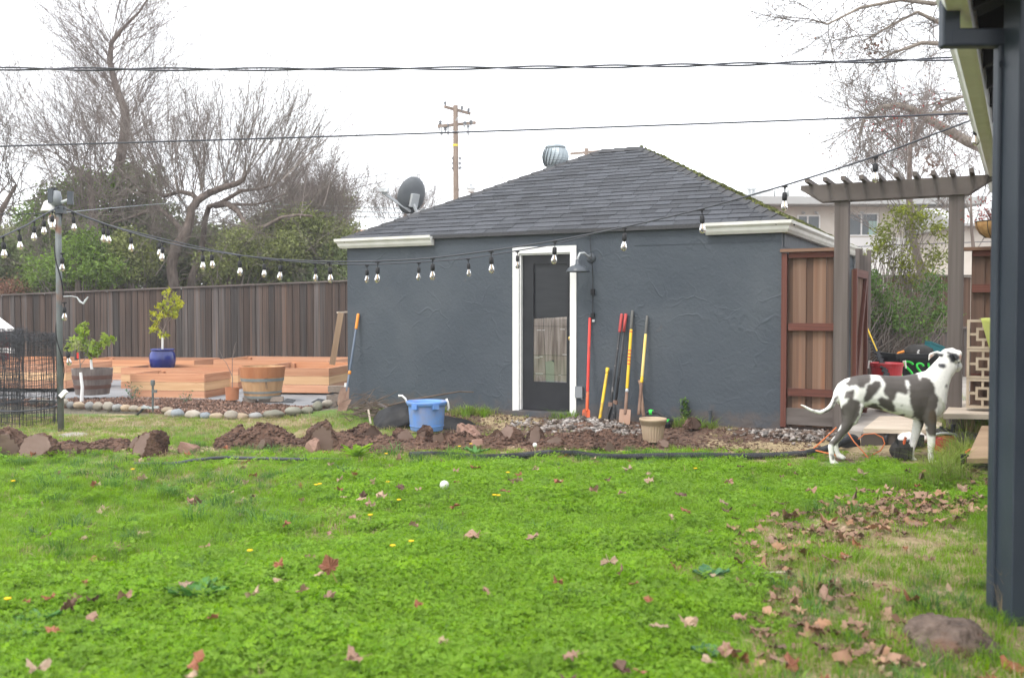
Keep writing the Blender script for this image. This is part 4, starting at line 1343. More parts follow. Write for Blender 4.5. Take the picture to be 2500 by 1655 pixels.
m.tube([pt(397, 825), pt(400, 805), pt(410, 780), pt(412, 740), pt(416, 720)], [.018, .015, .012, .008, .004], 6)
m.tube([pt(400, 808), pt(388, 795), pt(376, 812)], [.012, .008, .004], 5)
m.tube([pt(405, 795), pt(420, 775), pt(432, 760), pt(438, 745)], [.011, .008, .006, .003], 5)
m.tube([pt(411, 770), pt(394, 750), pt(382, 735)], [.009, .006, .003], 5)
m.build('branches', M.bark, tr)
cs = []
for x, y, s in ((410, 722, 9), (415, 735, 12), (425, 725, 8), (430, 745, 12), (442, 745, 8), (400, 740, 12), (385, 748, 10), (376, 765, 8), (378, 785, 10), (372, 803, 8), (385, 800, 10), (400, 815, 8), (406, 818, 6), (412, 760, 12), (425, 770, 10), (395, 770, 10), (402, 755, 12), (420, 755, 12), (424, 718, 5), (404, 715, 5), (437, 735, 6)):
    for _ in range(max(2, s // 2)):
        cs.append(pt(x + nr.normal() * s * .45, y + nr.normal() * s * .45, nr.normal() * .09))
tree_leaves(cs, 560, .085, .022, M.lemonleaf, tr, .42)

t0 = bc1 + Z3 * .36
tr = T('citrus_tree', 'bushy lime-green citrus growing in the grey barrel', 'tree', t0)
d = 15.6
MB().tube([t0, pt(223, 893), pt(222, 872)], [.024, .022, .02], 8).build('painted_trunk', M.whitetree, tr)
m = MB()
m.tube([pt(222, 872), pt(218, 850), pt(208, 825), pt(204, 795)], [.018, .014, .01, .005], 6)
m.tube([pt(222, 866), pt(235, 850), pt(255, 838), pt(270, 828)], [.014, .011, .008, .004], 6)
m.tube([pt(220, 860), pt(200, 850), pt(180, 840), pt(170, 835)], [.013, .01, .007, .004], 6)
m.build('branches', M.bark, tr)
cs = []
for x, y, s in ((205, 792, 7), (200, 805, 9), (208, 815, 9), (192, 808, 6), (200, 830, 10), (212, 840, 9), (222, 850, 9), (235, 852, 10), (245, 838, 9), (258, 832, 10), (272, 828, 8), (250, 822, 8), (188, 835, 10), (172, 842, 8), (178, 825, 7), (215, 862, 9), (232, 862, 8), (228, 838, 8), (196, 848, 8), (165, 850, 6), (205, 800, 6)):
    for _ in range(max(2, s // 2)):
        cs.append(pt(x + nr.normal() * s * .45, y + nr.normal() * s * .45, nr.normal() * .08))
tree_leaves(cs, 430, .10, .022, M.limeleaf, tr, .5)
# young stem with trunk guard in front of the barrel
s0 = at(199, 968, 14.9); s0[2] = .05
st_ = T('sapling', 'young bare sapling with crooked white trunk guard before the grey barrel', 'sapling', s0)
d = 14.9
MB().tube([s0, pt(201, 945), pt(199, 930), pt(197, 909)], [.028, .025, .024, .022], 8).build('trunk_guard', M.whitetree, st_)
m = MB().tube([pt(197, 912), pt(196, 890), pt(193, 862), pt(190, 830)], [.011, .009, .007, .003], 5)
m.tube([pt(196, 892), pt(206, 878), pt(214, 860), pt(222, 812)], [.007, .005, .004, .002], 5)
m.build('stem', M.twig, st_)
tree_leaves([pt(x, y, nr.normal() * .05) for x, y in ((178, 838), (186, 832), (185, 845), (193, 855), (192, 842), (181, 850))], 60, .05, .03, M.green3, st_)
MB().obox(pt(190, 868), (.03, 0, 0), (0, .01, 0), (0, 0, .09)).build('plant_tag', M.redh, st_)

# terracotta pot with twig
tc_ = at(567, 976, 14.9)
po = T('terracotta_pot', 'plain terracotta pot holding two dead stems beside the front bed', 'plant pot', tc_)
r = 16.5 / F * 14.9
MB().lathe([(r * .92, 0), (r, .17), (r * 1.03, .172), (r * 1.04, .195), (r * .95, .195), (r * .9, .12), (.01, .12)], tc_, 28).build('body', M.terracotta, po)
d = 14.9
m = MB().tube([tc_ + Z3 * .12, pt(568, 925), pt(566, 915), pt(552, 885), pt(545, 877), pt(538, 860), pt(533, 850)], [.008, .007, .006, .004, .004, .003, .002], 5)
m.tube([pt(567, 918), pt(567, 895), pt(568, 872), pt(572, 848), pt(577, 834)], [.006, .005, .005, .004, .002], 5)
m.tube([pt(568, 872), pt(574, 855), pt(574, 845)], [.004, .003, .002], 5)
tag(m.build('dead_stem', M.twigp), 'forked pinkish dead stem standing in the terracotta pot', 'stem')
# spigot pipe
s0 = at(373, 1003, 13.4); s0[2] = .03
d = 13.4
sg = T('spigot_pipe', 'upright corroded spigot pipe in the mulch before the front bed', 'spigot', s0)
MB().tube([s0, pt(373, 930)], .016, 8).build('riser', M.pipegrey, sg)
MB().lathe([(.022, -.02), (.03, 0), (.03, .05), (.018, .06)], pt(373, 938), 10).obox(pt(377, 955), (.07, 0, 0), (0, .03, 0), (0, 0, .04)).build('valve', M.pipegrey, sg)
m = MB().tube([pt(373, 996), pt(360, 996), pt(350, 990)], .015, 7)
m.obox(pt(355, 994), (.10, 0, 0), (0, .05, 0), (0, 0, .03)).obox(pt(382, 994), (.06, 0, 0), (0, .05, 0), (0, 0, .03))
m.build('manifold', M.lightgrey, sg)
MB().tube([pt(352, 992), pt(345, 1003), pt(332, 1014), pt(322, 1020)], .017, 7).build('hose_stub', M.black, sg)
# small plants in the mulch
for k, (px, py, d, nm) in enumerate(((322, 968, 14.9, 'sprawling grey-green young plant before the left of the front bed'), (455, 970, 14.6, 'tiny thin-leaved plant before the middle of the front bed'))):
    s0 = at(px, py, d); s0[2] = .07
    pl = T('small_plant', nm, 'plant', s0)
    hh = (.28, .16)[k]
    m = MB()
    cs = []
    for j in range((9, 6)[k]):
        an = j * 2.4
        tip = s0 + np.array([math.cos(an) * .1, math.sin(an) * .08, hh * (.6 + .4 * ((j * 7) % 5) / 5)])
        m.tube([s0, (s0 + tip) / 2 + Z3 * .03, tip], [.004, .003, .002], 4)
        cs += [tip, (s0 + tip) / 2]
    m.build('stems', M.twigp, pl)
    tree_leaves(cs, (90, 40)[k], .035, .03, M.weedb, pl)


# ------------------------------------------------------------ river stones round the bed
def stone(px, yb, wpx, hpx, kind, label, d, seed):
    c = at(px, yb, d)
    k = d / F
    rx, rz = wpx * k / 2, hpx * k / 2
    c[2] += rz * .85
    m = MB().blob((0, 0, 0), rx, rx * .8, rz, 16, 10, .09, seed=seed)
    me = m.mesh('river_stone', M.stone[kind], (0, 0, 0), True)
    o = put('river_stone', me, None, c)
    tag(o, label, 'stone', 'river stones edging the mulch bed')


R2 = lambda x, y, w_, h: (400 + x / 4.738, 760 + y / 4.738, w_ / 4.738, h / 4.738)
R1 = lambda x, y, w_, h: (x / 3.733, 700 + y / 3.733, w_ / 3.733, h / 3.733)
st_list = [(R2(1890, 1100, 140, 85), 'buff', 'flat buff edging stone nearest the brick stack'),
           (R2(1780, 1148, 122, 122), 'olive', 'round olive edging stone, second from the brick stack'),
           (R2(1660, 1190, 148, 98), 'olive', 'small olive grey edging stone, third from the brick stack'),
           (R2(1495, 1200, 192, 108), 'olive', 'wide olive grey edging stone, fourth from the brick stack'),
           (R2(1268, 1232, 262, 100), 'olive', 'longest flat olive edging stone below the tan barrel'),
           (R2(1062, 1252, 170, 92), 'grey', 'low green-grey edging stone left of the longest one'),
           (R2(900, 1256, 162, 90), 'tan', 'small tan edging stone in front of a big round buff stone'),
           (R2(780, 1252, 172, 118), 'buff', 'big round buff edging stone below the terracotta pot'),
           (R2(612, 1250, 166, 84), 'tan', 'tilted tan edging stone right of a pointed blue one'),
           (R2(482, 1252, 134, 96), 'blue', 'pointed pale blue edging stone with a sharp peak'),
           (R2(340, 1250, 202, 118), 'buff', 'largest buff edging stone below the front bed corner'),
           (R2(158, 1236, 164, 120), 'blue', 'pale blue-white edging stone right of the spigot pipe'),
           (R2(70, 1222, 120, 98), 'buff', 'dull buff edging stone half behind the pale blue one'),
           (R1(1525, 1150, 110, 60), 'tan', 'sandy edging stone just right of the spigot'),
           (R1(1290, 1136, 75, 52), 'tan', 'small sandy edging stone just left of the spigot'),
           (R1(1222, 1134, 92, 60), 'buff', 'small buff edging stone, second left of the spigot'),
           (R1(1146, 1132, 96, 66), 'tan', 'yellow tan edging stone, third left of the spigot'),
           (R1(1072, 1132, 104, 70), 'grey', 'grey edging stone, fourth left of the spigot'),
           (R1(990, 1128, 104, 88), 'buff', 'rounded buff grey edging stone, fifth left of the spigot'),
           (R1(893, 1122, 98, 80), 'buff', 'domed tan-grey edging stone, sixth left of the spigot'),
           (R1(815, 1118, 88, 78), 'grey', 'pale grey-green edging stone, seventh left of the spigot'),
           (R1(718, 1108, 108, 66), 'tan', 'ochre edging stone, second right of the metal post'),
           (R1(645, 1108, 72, 70), 'grey', 'pale grey edging stone just right of the metal post'),
           (R1(595, 1080, 66, 66), 'buff', 'buff edging stone partly hidden behind the metal post'),
           (R1(480, 1068, 92, 55), 'grey', 'grey edging stone seen through the right of the mesh roll'),
           (R1(395, 1066, 92, 55), 'buff', 'buff edging stone seen through the middle of the mesh roll'),
           (R1(310, 1068, 88, 55), 'grey', 'grey edging stone seen through the left of the mesh roll')]
for i, ((px, py, wp, hp), kd, lab) in enumerate(st_list):
    dd = np.interp(px, [0, 150, 250, 450, 560, 700, 760, 830], [14.8, 14.2, 13.9, 13.1, 12.9, 13.1, 13.5, 14.2])
    stone(px, py, wp, hp, kd, lab, dd, 40 + i)


def octa(pos, size, mt, name, seed=1, squash=.7, parent=None):
    g = np.random.default_rng(seed)
    n = len(pos)
    b = np.array([[1, 0, 0], [0, 1, 0], [-1, 0, 0], [0, -1, 0], [0, 0, 1], [0, 0, -1]], float)
    v = b[None] * g.uniform(.6, 1.25, (n, 6, 1)) + g.normal(size=(n, 6, 3)) * .18
    A = g.normal(size=(n, 3, 3)); Q, _ = np.linalg.qr(A)
    v = np.einsum('nij,nkj->nki', Q, v)
    v[:, :, 2] *= squash
    v = v * np.asarray(size)[:, None, None] * .5 + pos[:, None, :]
    f = np.array([[0, 1, 4], [1, 2, 4], [2, 3, 4], [3, 0, 4], [1, 0, 5], [2, 1, 5], [3, 2, 5], [0, 3, 5]])
    F_ = (np.arange(n)[:, None, None] * 6 + f[None]).reshape(-1, 3)
    return tag(raw(name, v.reshape(-1, 3), F_, mt, parent), kind='stuff')


# mulch
xs, ys = [], []
g = np.random.default_rng(5)
n = 20000
px = g.uniform(-20, 800, n)
lo = np.interp(px, [-20, 150, 250, 450, 560, 700, 760, 800], [15.0, 14.35, 14.05, 13.25, 13.05, 13.25, 13.6, 14.1])
hi = np.interp(px, [-20, 200, 300, 520, 600, 680, 740, 800], [15.3, 15.6, 15.7, 15.4, 14.8, 14.5, 14.1, 14.2])
dd = lo + (hi - lo) * g.random(n)
X = (px - 1250) / F * dd
zz = gz(X, dd) + .015 + .03 * (fbm(X * 3, dd * 3, 6) + .3) + g.uniform(0, .022, n)
v, f = quads(np.stack([X, dd, zz], 1), g.uniform(.02, .075, n), .55, rng=g, up=1.4)
tag(raw('bark_mulch', v, f, M.mulch), kind='stuff')
# earth sheet under the mulch
mb = MB()
cols = np.linspace(-20, 800, 42)
vs_ = []
for p in cols:
    l = np.interp(p, [-20, 150, 250, 450, 560, 700, 760, 800], [15.0, 14.35, 14.05, 13.25, 13.05, 13.25, 13.6, 14.1]) - .1
    h = np.interp(p, [-20, 200, 300, 520, 600, 680, 740, 800], [15.3, 15.6, 15.7, 15.4, 14.8, 14.5, 14.1, 14.2])
    for k in range(6):
        y_ = l + (h - l) * k / 5
        x_ = (p - 1250) / F * y_
        vs_.append((x_, y_, float(gz(x_, y_)) + .005 + (.018 if 0 < k < 5 else -.03)))
mb.add(vs_, [(i * 6 + k, (i + 1) * 6 + k, (i + 1) * 6 + k + 1, i * 6 + k + 1) for i in range(41) for k in range(5)])
tag(mb.build('mulch_bed', M.soil), kind='structure')

# ------------------------------------------------------------ ditch spoil: loose earth, clods, gravel
ENV = [(128, 222, .085), (212, 322, .13), (520, 740, .21), (690, 1010, .15), (940, 1330, .14), (1280, 1590, .15), (-30, 130, .05)]


def ridge_h(X, Y):
    pxx = 1250 + F * X / np.maximum(Y, 1)
    h = 0
    for a, b_, hh in ENV:
        m_, w_ = (a + b_) / 2, (b_ - a) / 2
        e = np.clip(1 - ((pxx - m_) / w_) ** 2, 0, 1) ** .6
        h = np.maximum(h, hh * e)
    yc = 10.28 + .12 * np.sin(X * 1.7)
    wy = .34 + .1 * np.sin(X * 3.1)
    e = np.clip(1 - ((Y - yc) / wy) ** 2, 0, 1)
    return h * e * (.75 + 1.0 * (fbm(X * 6, Y * 6, 21) + .1) + .6 * fbm(X * 19, Y * 19, 22))


xs = np.arange(-5.9, 1.75, .03); ys = np.arange(9.7, 10.9, .03)
X, Y = np.meshgrid(xs, ys)
H = ridge_h(X, Y)
Zr = gz(X, Y) + H - np.where(H > .004, 0, .03)
nx = len(xs)
i = (np.arange(len(ys) - 1)[:, None] * nx + np.arange(nx - 1)[None]).ravel()
o = raw('earth_ridge', np.stack([X.ravel(), Y.ravel(), Zr.ravel()], 1), np.stack([i, i + 1, i + nx + 1, i + nx], 1), M.soil)
tag(o, kind='structure')
g = np.random.default_rng(9)
n = 9000
X = g.uniform(-5.9, 1.9, n); Y = 10.28 + g.normal(size=n) * .26
H = ridge_h(X, Y)
k = (H > .01) | (g.random(n) < .12)
X, Y, H = X[k], Y[k], H[k]
octa(np.stack([X, Y, gz(X, Y) + np.maximum(H, 0) + .004], 1), .015 + .05 * g.random(len(X)) ** 3, pm('soil_crumb', (.055, .030, .021), (.15, .088, .063), sc=3, rough=.98, island=.35), 'soil_crumbs', 3)
# soil crumbs on the bare strip before the wall
n = 3500
s = g.uniform(2.0, SL + .6, n); t = -1.5 * g.random(n) ** .8
pp = SA[None] + U3[None] * s[:, None] + V3[None] * t[:, None]
pp[:, 2] = gz(pp[:, 0], pp[:, 1]) + .004
octa(pp, .012 + .05 * g.random(n) ** 4, MATS['soil_crumb'], 'strip_soil_crumbs', 4)

clods = [(25, 1112, 100, 66, 'c', 'large brown clay clod at the left edge of the spoil row'),
         (95, 1116, 92, 58, 'c', 'smooth-faced brown clod, second from the left edge'),
         (158, 1113, 46, 30, 'c', 'small crumbly clod left of the low earth mound'),
         (200, 1108, 40, 30, 'c', 'small dark clod between the two low mounds'),
         (362, 1112, 90, 66, 'c', 'tall grey-faced clod standing alone in the grass'),
         (333, 1100, 40, 40, 'c', 'dark crumbly clod leaning on the lone tall clod'),
         (460, 1106, 44, 30, 'p', 'small pinkish clod alone left of the long earth ridge'),
         (570, 1088, 44, 36, 'c', 'rounded clod on the left end of the long ridge'),
         (650, 1098, 46, 32, 'c', 'crumbly clod on the face of the long ridge'),
         (762, 1106, 46, 32, 'p', 'smooth small clod at the foot of the pointed clod'),
         (788, 1100, 82, 72, 'c', 'tall pointed clay clod with one smooth face left of the tub'),
         (900, 1088, 84, 56, 'c', 'broad double-peaked clod just left of the blue tub'),
         (862, 1086, 36, 30, 'c', 'dark little clod left of the double-peaked clod'),
         (978, 1092, 54, 44, 'c', 'rough round clod below the left foot of the blue tub'),
         (1036, 1084, 42, 46, 'c', 'narrow upright clod with a grassy edge below the tub'),
         (1074, 1096, 62, 50, 'c', 'wedge-shaped grey clod right below the blue tub'),
         (1140, 1082, 76, 44, 'p', 'pinkish flat-topped clod below the right black sack'),
         (1168, 1098, 44, 26, 'p', 'low pink slab of clay at the foot of the ridge'),
         (1215, 1090, 48, 42, 'c', 'dark clod with grass left of the tilted slab below the door'),
         (1250, 1090, 62, 62, 'c', 'big tilted clay slab in front of the white door frame'),
         (1308, 1092, 52, 62, 'c', 'upright clay slab with mossy edge in front of the door'),
         (1360, 1096, 46, 30, 'c', 'low clod at the left of the gravel heap'),
         (1480, 1100, 50, 26, 'c', 'low crumbly clod in front of the gravel heap'),
         (1690, 1052, 44, 26, 'c', 'flat clod on bare soil below the wall plant'),
         (1620, 1092, 36, 20, 'c', 'little clod right of the beige flower pot')]
for i, (px, yb, wp, hp, kd, lab) in enumerate(clods):
    z0 = .0
    c = G(px, yb, z0)
    if yb < 1070: c = S(ws(px, -.5), -.5, .05)
    k = c[1] / F
    rx, rz = wp * k / 2, hp * k / 2
    m = MB().blob((0, 0, 0), rx * 1.25, rx * .9, rz * 1.25, 48, 32, .12, seed=200 + i)
    v = m.arr()
    qq = random.Random(300 + i)
    face = np.zeros(len(v), bool)
    for j in range(7):
        n_ = np.array([qq.uniform(-.8, .8), qq.uniform(-1, -.35), qq.uniform(-.1, .5)]) if j == 0 else np.array([qq.uniform(-1, 1), qq.uniform(-1, .8), qq.uniform(-.25, .9)])
        n_ /= np.linalg.norm(n_)
        ext = np.linalg.norm(n_ * np.array([rx, rx * .8, rz])) * (qq.uniform(.42, .6) if j == 0 else qq.uniform(.66, .9))
        dd = v @ n_ - ext
        if j == 0: face |= dd > -.002
        else: face &= dd < .002
        v = v - n_ * np.maximum(dd, 0)[:, None]
    jit = np.stack([fbm(v[:, 0] * 40 + k * 7 + v[:, 2] * 30, v[:, 1] * 40 + v[:, 2] * 25, 500 + i + k, 3) for k in range(3)], 1) * rx * .26
    v = v + jit * np.where(face, .12, 1)[:, None]
    m.v = [tuple(a) for a in v]
    me = m.mesh('clay_clod', M.clodp if kd == 'p' else M.clod, (0, 0, 0), False)
    me.materials.append(M.clodp if kd == 'p' else M.clodface)
    for p_ in me.polygons:
        if all(face[k] for k in p_.vertices):
            p_.material_index = 1; p_.use_smooth = True
    o = put('clay_clod', me, None, c + Z3 * (rz * .82 + float(gz(c[0], c[1]))))
    tag(o, lab, 'clod', 'clay clods dug from the ditch')

g = np.random.default_rng(19)
n = 1900
px = np.concatenate([g.normal(1440, 58, 1000), g.uniform(1250, 1560, 300), g.normal(1945, 62, 600)])
t = np.concatenate([-.70 + g.normal(size=1300) * .17, -.42 + g.normal(size=600) * .14])
pos = []
for a, b_ in zip(px, t):
    p = S(ws(a, b_), b_)
    m_ = 1440 if a < 1700 else 1945
    hz = (.10 if m_ == 1440 else .04) * math.exp(-((a - m_) / 75) ** 2) * math.exp(-((b_ + (.62 if m_ == 1440 else .42)) / .3) ** 2)
    pos.append([p[0], p[1], float(gz(p[0], p[1])) + hz * g.uniform(.4, 1.1) + .008])
octa(np.array(pos), .022 + .075 * g.random(n) ** 2.4, M.gravel, 'grey_gravel', 5)
hp_ = MB()
c = S(ws(1440, -.62), -.62)
hp_.blob((c[0], c[1], float(gz(c[0], c[1])) - .03), .36, .26, .12, 18, 10, .06, seed=3).build('gravel_mound', M.soil)
tag(bpy.data.objects['gravel_mound'], kind='structure')


# ------------------------------------------------------------ tools along the wall
def tool(name, label, cat, px0, py0, px1, py1, segs, t0=-.30, t1=-.028, grp=None):
    """px0,py0 foot; px1,py1 top; segs: (part, from, to, r0, r1, material) as fractions from the foot"""
    a, b = S(ws(px0, t0), t0, wz(px0, py0, t0)), S(ws(px1, t1), t1, wz(px1, py1, t1))
    o = T(name, label, cat, a, grp)
    for nm, f0, f1, r0, r1, mt in segs:
        p, q_ = a + (b - a) * f0, a + (b - a) * f1
        e = (q_ - p) / np.linalg.norm(q_ - p) * min(r0, r1) * .5
        MB().tube([p, p + e, q_ - e, q_], [r0 * .85, r0, r1, r1 * .8], 12).build(nm, mt, o, smooth=True)
    return o, a, b


def blade(o, a, b, mt, prof, lift=0.0, nm='blade', curve=.03):
    """prof: (half width, along from foot downwards negative) list"""
    x = U3
    d = (b - a) / np.linalg.norm(b - a)
    n = np.cross(x, d)
    rings = []
    for hw, l in prof:
        ring = [a + d * l + x * hw * k + n * (curve * abs(k) * hw / .1 - .0) for k in (-1, -.6, -.25, 0, .25, .6, 1)]
        rings.append(ring + [r + n * .004 for r in ring[::-1]])
    MB().loft(rings).build(nm, mt, o)


o, a, b = tool('spade', 'red-handled spade with worn orange blade just right of the door', 'spade', 1433, 1030, 1440, 776,
               [('handle', .29, 1, .0195, .017, M.redh), ('socket', .10, .29, .021, .0195, M.orangem)])
blade(o, a, b, M.orangem, [(.03, .16), (.05, .14), (.052, .07), (.046, -.02), (.038, -.04)], curve=.05)
o, a, b = tool('mattock_handle', 'short all-yellow tool handle leaning on the wall right of the red spade', 'tool handle', 1463, 1036, 1484, 898,
               [('handle', 0, .9, .019, .019, M.yellow), ('end_swell', .9, 1, .019, .026, M.yellow)], t1=-.05)
o, a, b = tool('post_hole_digger', 'black post hole digger with two red grips leaning on the wall', 'post hole digger', 1491, 995, 1518, 766,
               [('shaft', .02, .80, .0155, .0155, M.shaft), ('grip', .80, 1, .0195, .0195, M.redgrip)], t0=-.28)
a2, b2 = S(ws(1503, -.25), -.25, wz(1503, 990, -.25)), S(ws(1528, -.028), -.028, wz(1528, 766, -.028))
for nm, f0, f1, r, mt in (('shaft', .02, .80, .0155, M.shaft), ('grip', .80, 1, .0195, M.redgrip)):
    MB().tube([a2 + (b2 - a2) * f0, a2 + (b2 - a2) * f1], r, 12).build(nm, mt, o, smooth=True)
for c_, sg in ((a, -1), (a2, 1)):
    d_ = -(b - a) / np.linalg.norm(b - a)
    rg = []
    for l, hw, off in ((-.06, .018, .0), (.0, .03, .005), (.08, .045, .02), (.16, .042, .025), (.21, .02, .015)):
        ctr = c_ + d_ * l + U3 * sg * off
        ring = [ctr + V3 * hw * k - U3 * sg * (.022 * (k * k)) for k in (-1, -.5, 0, .5, 1)]
        rg.append(ring + [p + U3 * sg * .004 for p in ring[::-1]])
    MB().loft(rg).build('jaw', M.shaft, o)
for c_ in (a, a2):
    MB().obox(c_ + Z3 * .04, U3 * .05, V3 * .03, Z3 * .05).build('bracket', M.rust, o)
o, a, b = tool('flat_shovel', 'yellow flat shovel with square clay-caked blade', 'shovel', 1526, 1030, 1544, 758,
               [('grip', .83, 1, .0195, .018, M.greygrip), ('handle', .295, .83, .0195, .0185, M.yellow), ('ferrule', .265, .295, .021, .0205, M.lightgrey), ('socket', .07, .265, .021, .020, M.rust)])
blade(o, a, b, M.claysteel, [(.05, .155), (.072, .150), (.073, .0), (.070, -.03)], curve=.012)
dd = b - a
for f in (.80, .63, .60, .57, .54, .51):
    p = a + dd * f
    MB().tube([p, p + dd * .012], .0199, 10, cap=False).build('print_band', M.redh if f < .79 else M.orangem, o)
o, a, b = tool('long_spade', 'yellow worn-handled spade behind the beige pot, rightmost of the tools', 'spade', 1560, 1020, 1580, 771,
               [('grip', .82, 1, .018, .016, M.greygrip), ('handle', .40, .82, .0185, .0175, M.yellowp), ('ferrule', .34, .40, .0195, .019, M.yellow), ('socket', .03, .34, .022, .0195, M.rust)])
o, a, b = tool('axe_handle', 'short pale wooden axe handle behind the rightmost yellow spade', 'tool handle', 1572, 1016, 1563, 928,
               [('handle', 0, .86, .021, .017, M.woodh), ('end_swell', .86, 1, .017, .028, M.woodh)], t0=-.16, t1=-.06)
o, a, b = tool('long_handled_digger', 'orange-gripped blue-grey shovel leaning on the left corner of the shed', 'shovel', 846, 955, 875, 766,
               [('grip', .80, 1, .022, .022, M.orange), ('handle', .26, .80, .0175, .0165, M.blueshaft), ('collar', .215, .26, .023, .022, M.orange), ('socket', 0, .215, .019, .019, M.blueshaft)], t0=-.32)
blade(o, a, b, M.rust, [(.02, .06), (.075, .04), (.095, -.1), (.09, -.2), (.04, -.28)], curve=.06)

# power cord with its box and plug
s0, z0 = ws(1443), wz(1443, 572)
pc = T('power_cord', 'black power cord with inline box hanging from the eave past the lamp', 'cord', S(s0, -.03, z0))
pts = [(1440, 572, -.04), (1441, 600, -.06), (1445, 640, -.085), (1447, 672, -.03), (1447, 700, -.02), (1447, 730, -.02), (1447, 768, -.02)]
MB().tube([S(ws(x, t), t, wz(x, y, t)) for x, y, t in pts], .005, 6).build('cable', M.cord, pc)
for x, y, w_, h in ((1447, 713, .045, .075), (1447, 770, .045, .06)):
    c = S(ws(x, -.022), -.022, wz(x, y, -.022))
    MB().obox(c, U3 * w_, V3 * .035, Z3 * h).build('adapter', M.cord, pc)
c = S(ws(1449, -.03), -.03, wz(1449, 783, -.03))
MB().obox(c, U3 * .03, V3 * .02, Z3 * .03).build('plug', M.lightgrey, pc)

# ------------------------------------------------------------ tub, sacks, pot, sticks
tc_ = G(1042, 1050, .04)
kk = tc_[1] / F
tb = T('plastic_tub', 'blue plastic utility tub standing on the lawn edge before the shed', 'tub', tc_)
R0, R1_, Ht = 39.5 * kk, 48 * kk, 72 * kk
MB().lathe([(R0 - .01, 0), (R0, .01), (R0 + .008, .06), (R1_ * .94, Ht * .86), (R1_ * .94, Ht * .9), (R1_ * .925, Ht * .93), (R0 * .95, .03), (.01, .025)], tc_, 40).build('body', M.bluetub, tb, smooth=False)
MB().lathe([(R1_ * .95, Ht * .84), (R1_ * 1.0, Ht * .86), (R1_ * 1.03, Ht * .93), (R1_ * 1.05, Ht * .985), (R1_ * 1.02, Ht), (R1_ * .97, Ht * .985), (R1_ * .935, Ht * .9)], tc_, 40).build('rim', M.bluetub, tb, smooth=True)
MB().lathe([(R0 + .004, .052), (R0 + .014, .056), (R0 + .014, .062), (R0 + .005, .066)], tc_, 40, cap=False).build('base_band', M.bluetub, tb)
for an in (-.55, .55, 2.4, -2.4):
    x_ = np.array([math.sin(an), -math.cos(an), 0])
    y_ = np.array([math.cos(an), math.sin(an), 0])
    MB().obox(tc_ + x_ * (R1_ * .99) + Z3 * Ht * .84, y_ * .075, x_ * .035, Z3 * Ht * .16).build('lug', M.bluetub, tb)
for sg in (-1, 1):
    e = tc_ + np.array([sg * R1_ * 1.0, 0, Ht * .93])
    if sg < 0:
        pts = [e, e + np.array([-.02, 0, .05]), e + np.array([-.06, .0, .085]), e + np.array([-.105, 0, .085])]
    else:
        pts = [e + Z3 * .05, e + np.array([.02, 0, .0]), e + np.array([.028, 0, -.06]), e + np.array([.015, 0, -.09])]
    MB().tube(pts, .0125, 8).build('rope_handle', M.whitewall, tb, smooth=True)


def sack(label, cx, cy, d, sx, sy, sz, rot, seed):
    c = P(cx, cy, d)
    q = random.Random(seed)
    m = MB().blob((0, 0, 0), 1, 1, 1, 26, 16, .0, seed=seed)
    v = m.arr()
    g = np.random.default_rng(seed)
    # pillow: squarish plan pinched to the corners
    x, y, z = v[:, 0], v[:, 1], v[:, 2]
    ang = np.arctan2(y, x)
    sq = 1 / np.maximum(np.abs(np.cos(ang)), np.abs(np.sin(ang))) ** .75
    r = np.hypot(x, y)
    v[:, 0], v[:, 1] = x * sq, y * sq
    edge = np.clip(np.maximum(np.abs(v[:, 0]), np.abs(v[:, 1])), 0, 1)
    v[:, 2] = z * (1 - .55 * edge ** 4)
    v += np.stack([fbm(v[:, 0] * 3 + 9, v[:, 1] * 3 + v[:, 2] * 2, seed + k, 3) for k in range(3)], 1) * np.array([.12, .12, .22])
    v *= np.array([sx, sy, sz])
    R = np.array(Euler(rot).to_matrix())
    m.v = [tuple(a) for a in (v @ R.T)]
    o = put('black_sack', m.mesh('black_sack', M.blackplastic, (0, 0, 0), True), None, c)
    tag(o, label, 'sack', 'black plastic sacks')


sack('plump black plastic sack slumped left of the blue tub', 972, 1022, 12.05, .31, .26, .16, (.25, -.28, .2), 3)
sack('flat black plastic sack poking out right of the blue tub', 1100, 1038, 12.0, .34, .24, .10, (.1, .16, -.15), 8)

tp = G(1594, 1077, .03)
kk = tp[1] / F
bo = T('flower_pot', 'empty beige ribbed plastic flower pot on bare soil', 'plant pot', tp)
r0, r1, hh = 24 * kk, 31.5 * kk, 57 * kk
m = MB()
rings = []
for z, r in ((0, r0), (.02, r0 + .003), (hh * .72, r1 * .93), (hh * .73, r1 * .93)):
    rings.append([tp + np.array([math.cos(2 * math.pi * k / 96), math.sin(2 * math.pi * k / 96), 0]) * (r - (.005 if k % 4 < 2 and z > .015 and z < hh * .725 else 0)) + Z3 * z for k in range(96)])
m.loft(rings)
m.build('body', M.tan, bo)
MB().lathe([(r1 * .94, hh * .73), (r1 * .99, hh * .74), (r1 * 1.0, hh * .86), (r1 * 1.07, hh * .88), (r1 * 1.08, hh * .96), (r1 * 1.04, hh), (r1 * .98, hh * .98), (r1 * .9, hh * .7), (r0 * .9, .03), (.01, .03)], tp, 48).build('rim', M.tan, bo, smooth=True)

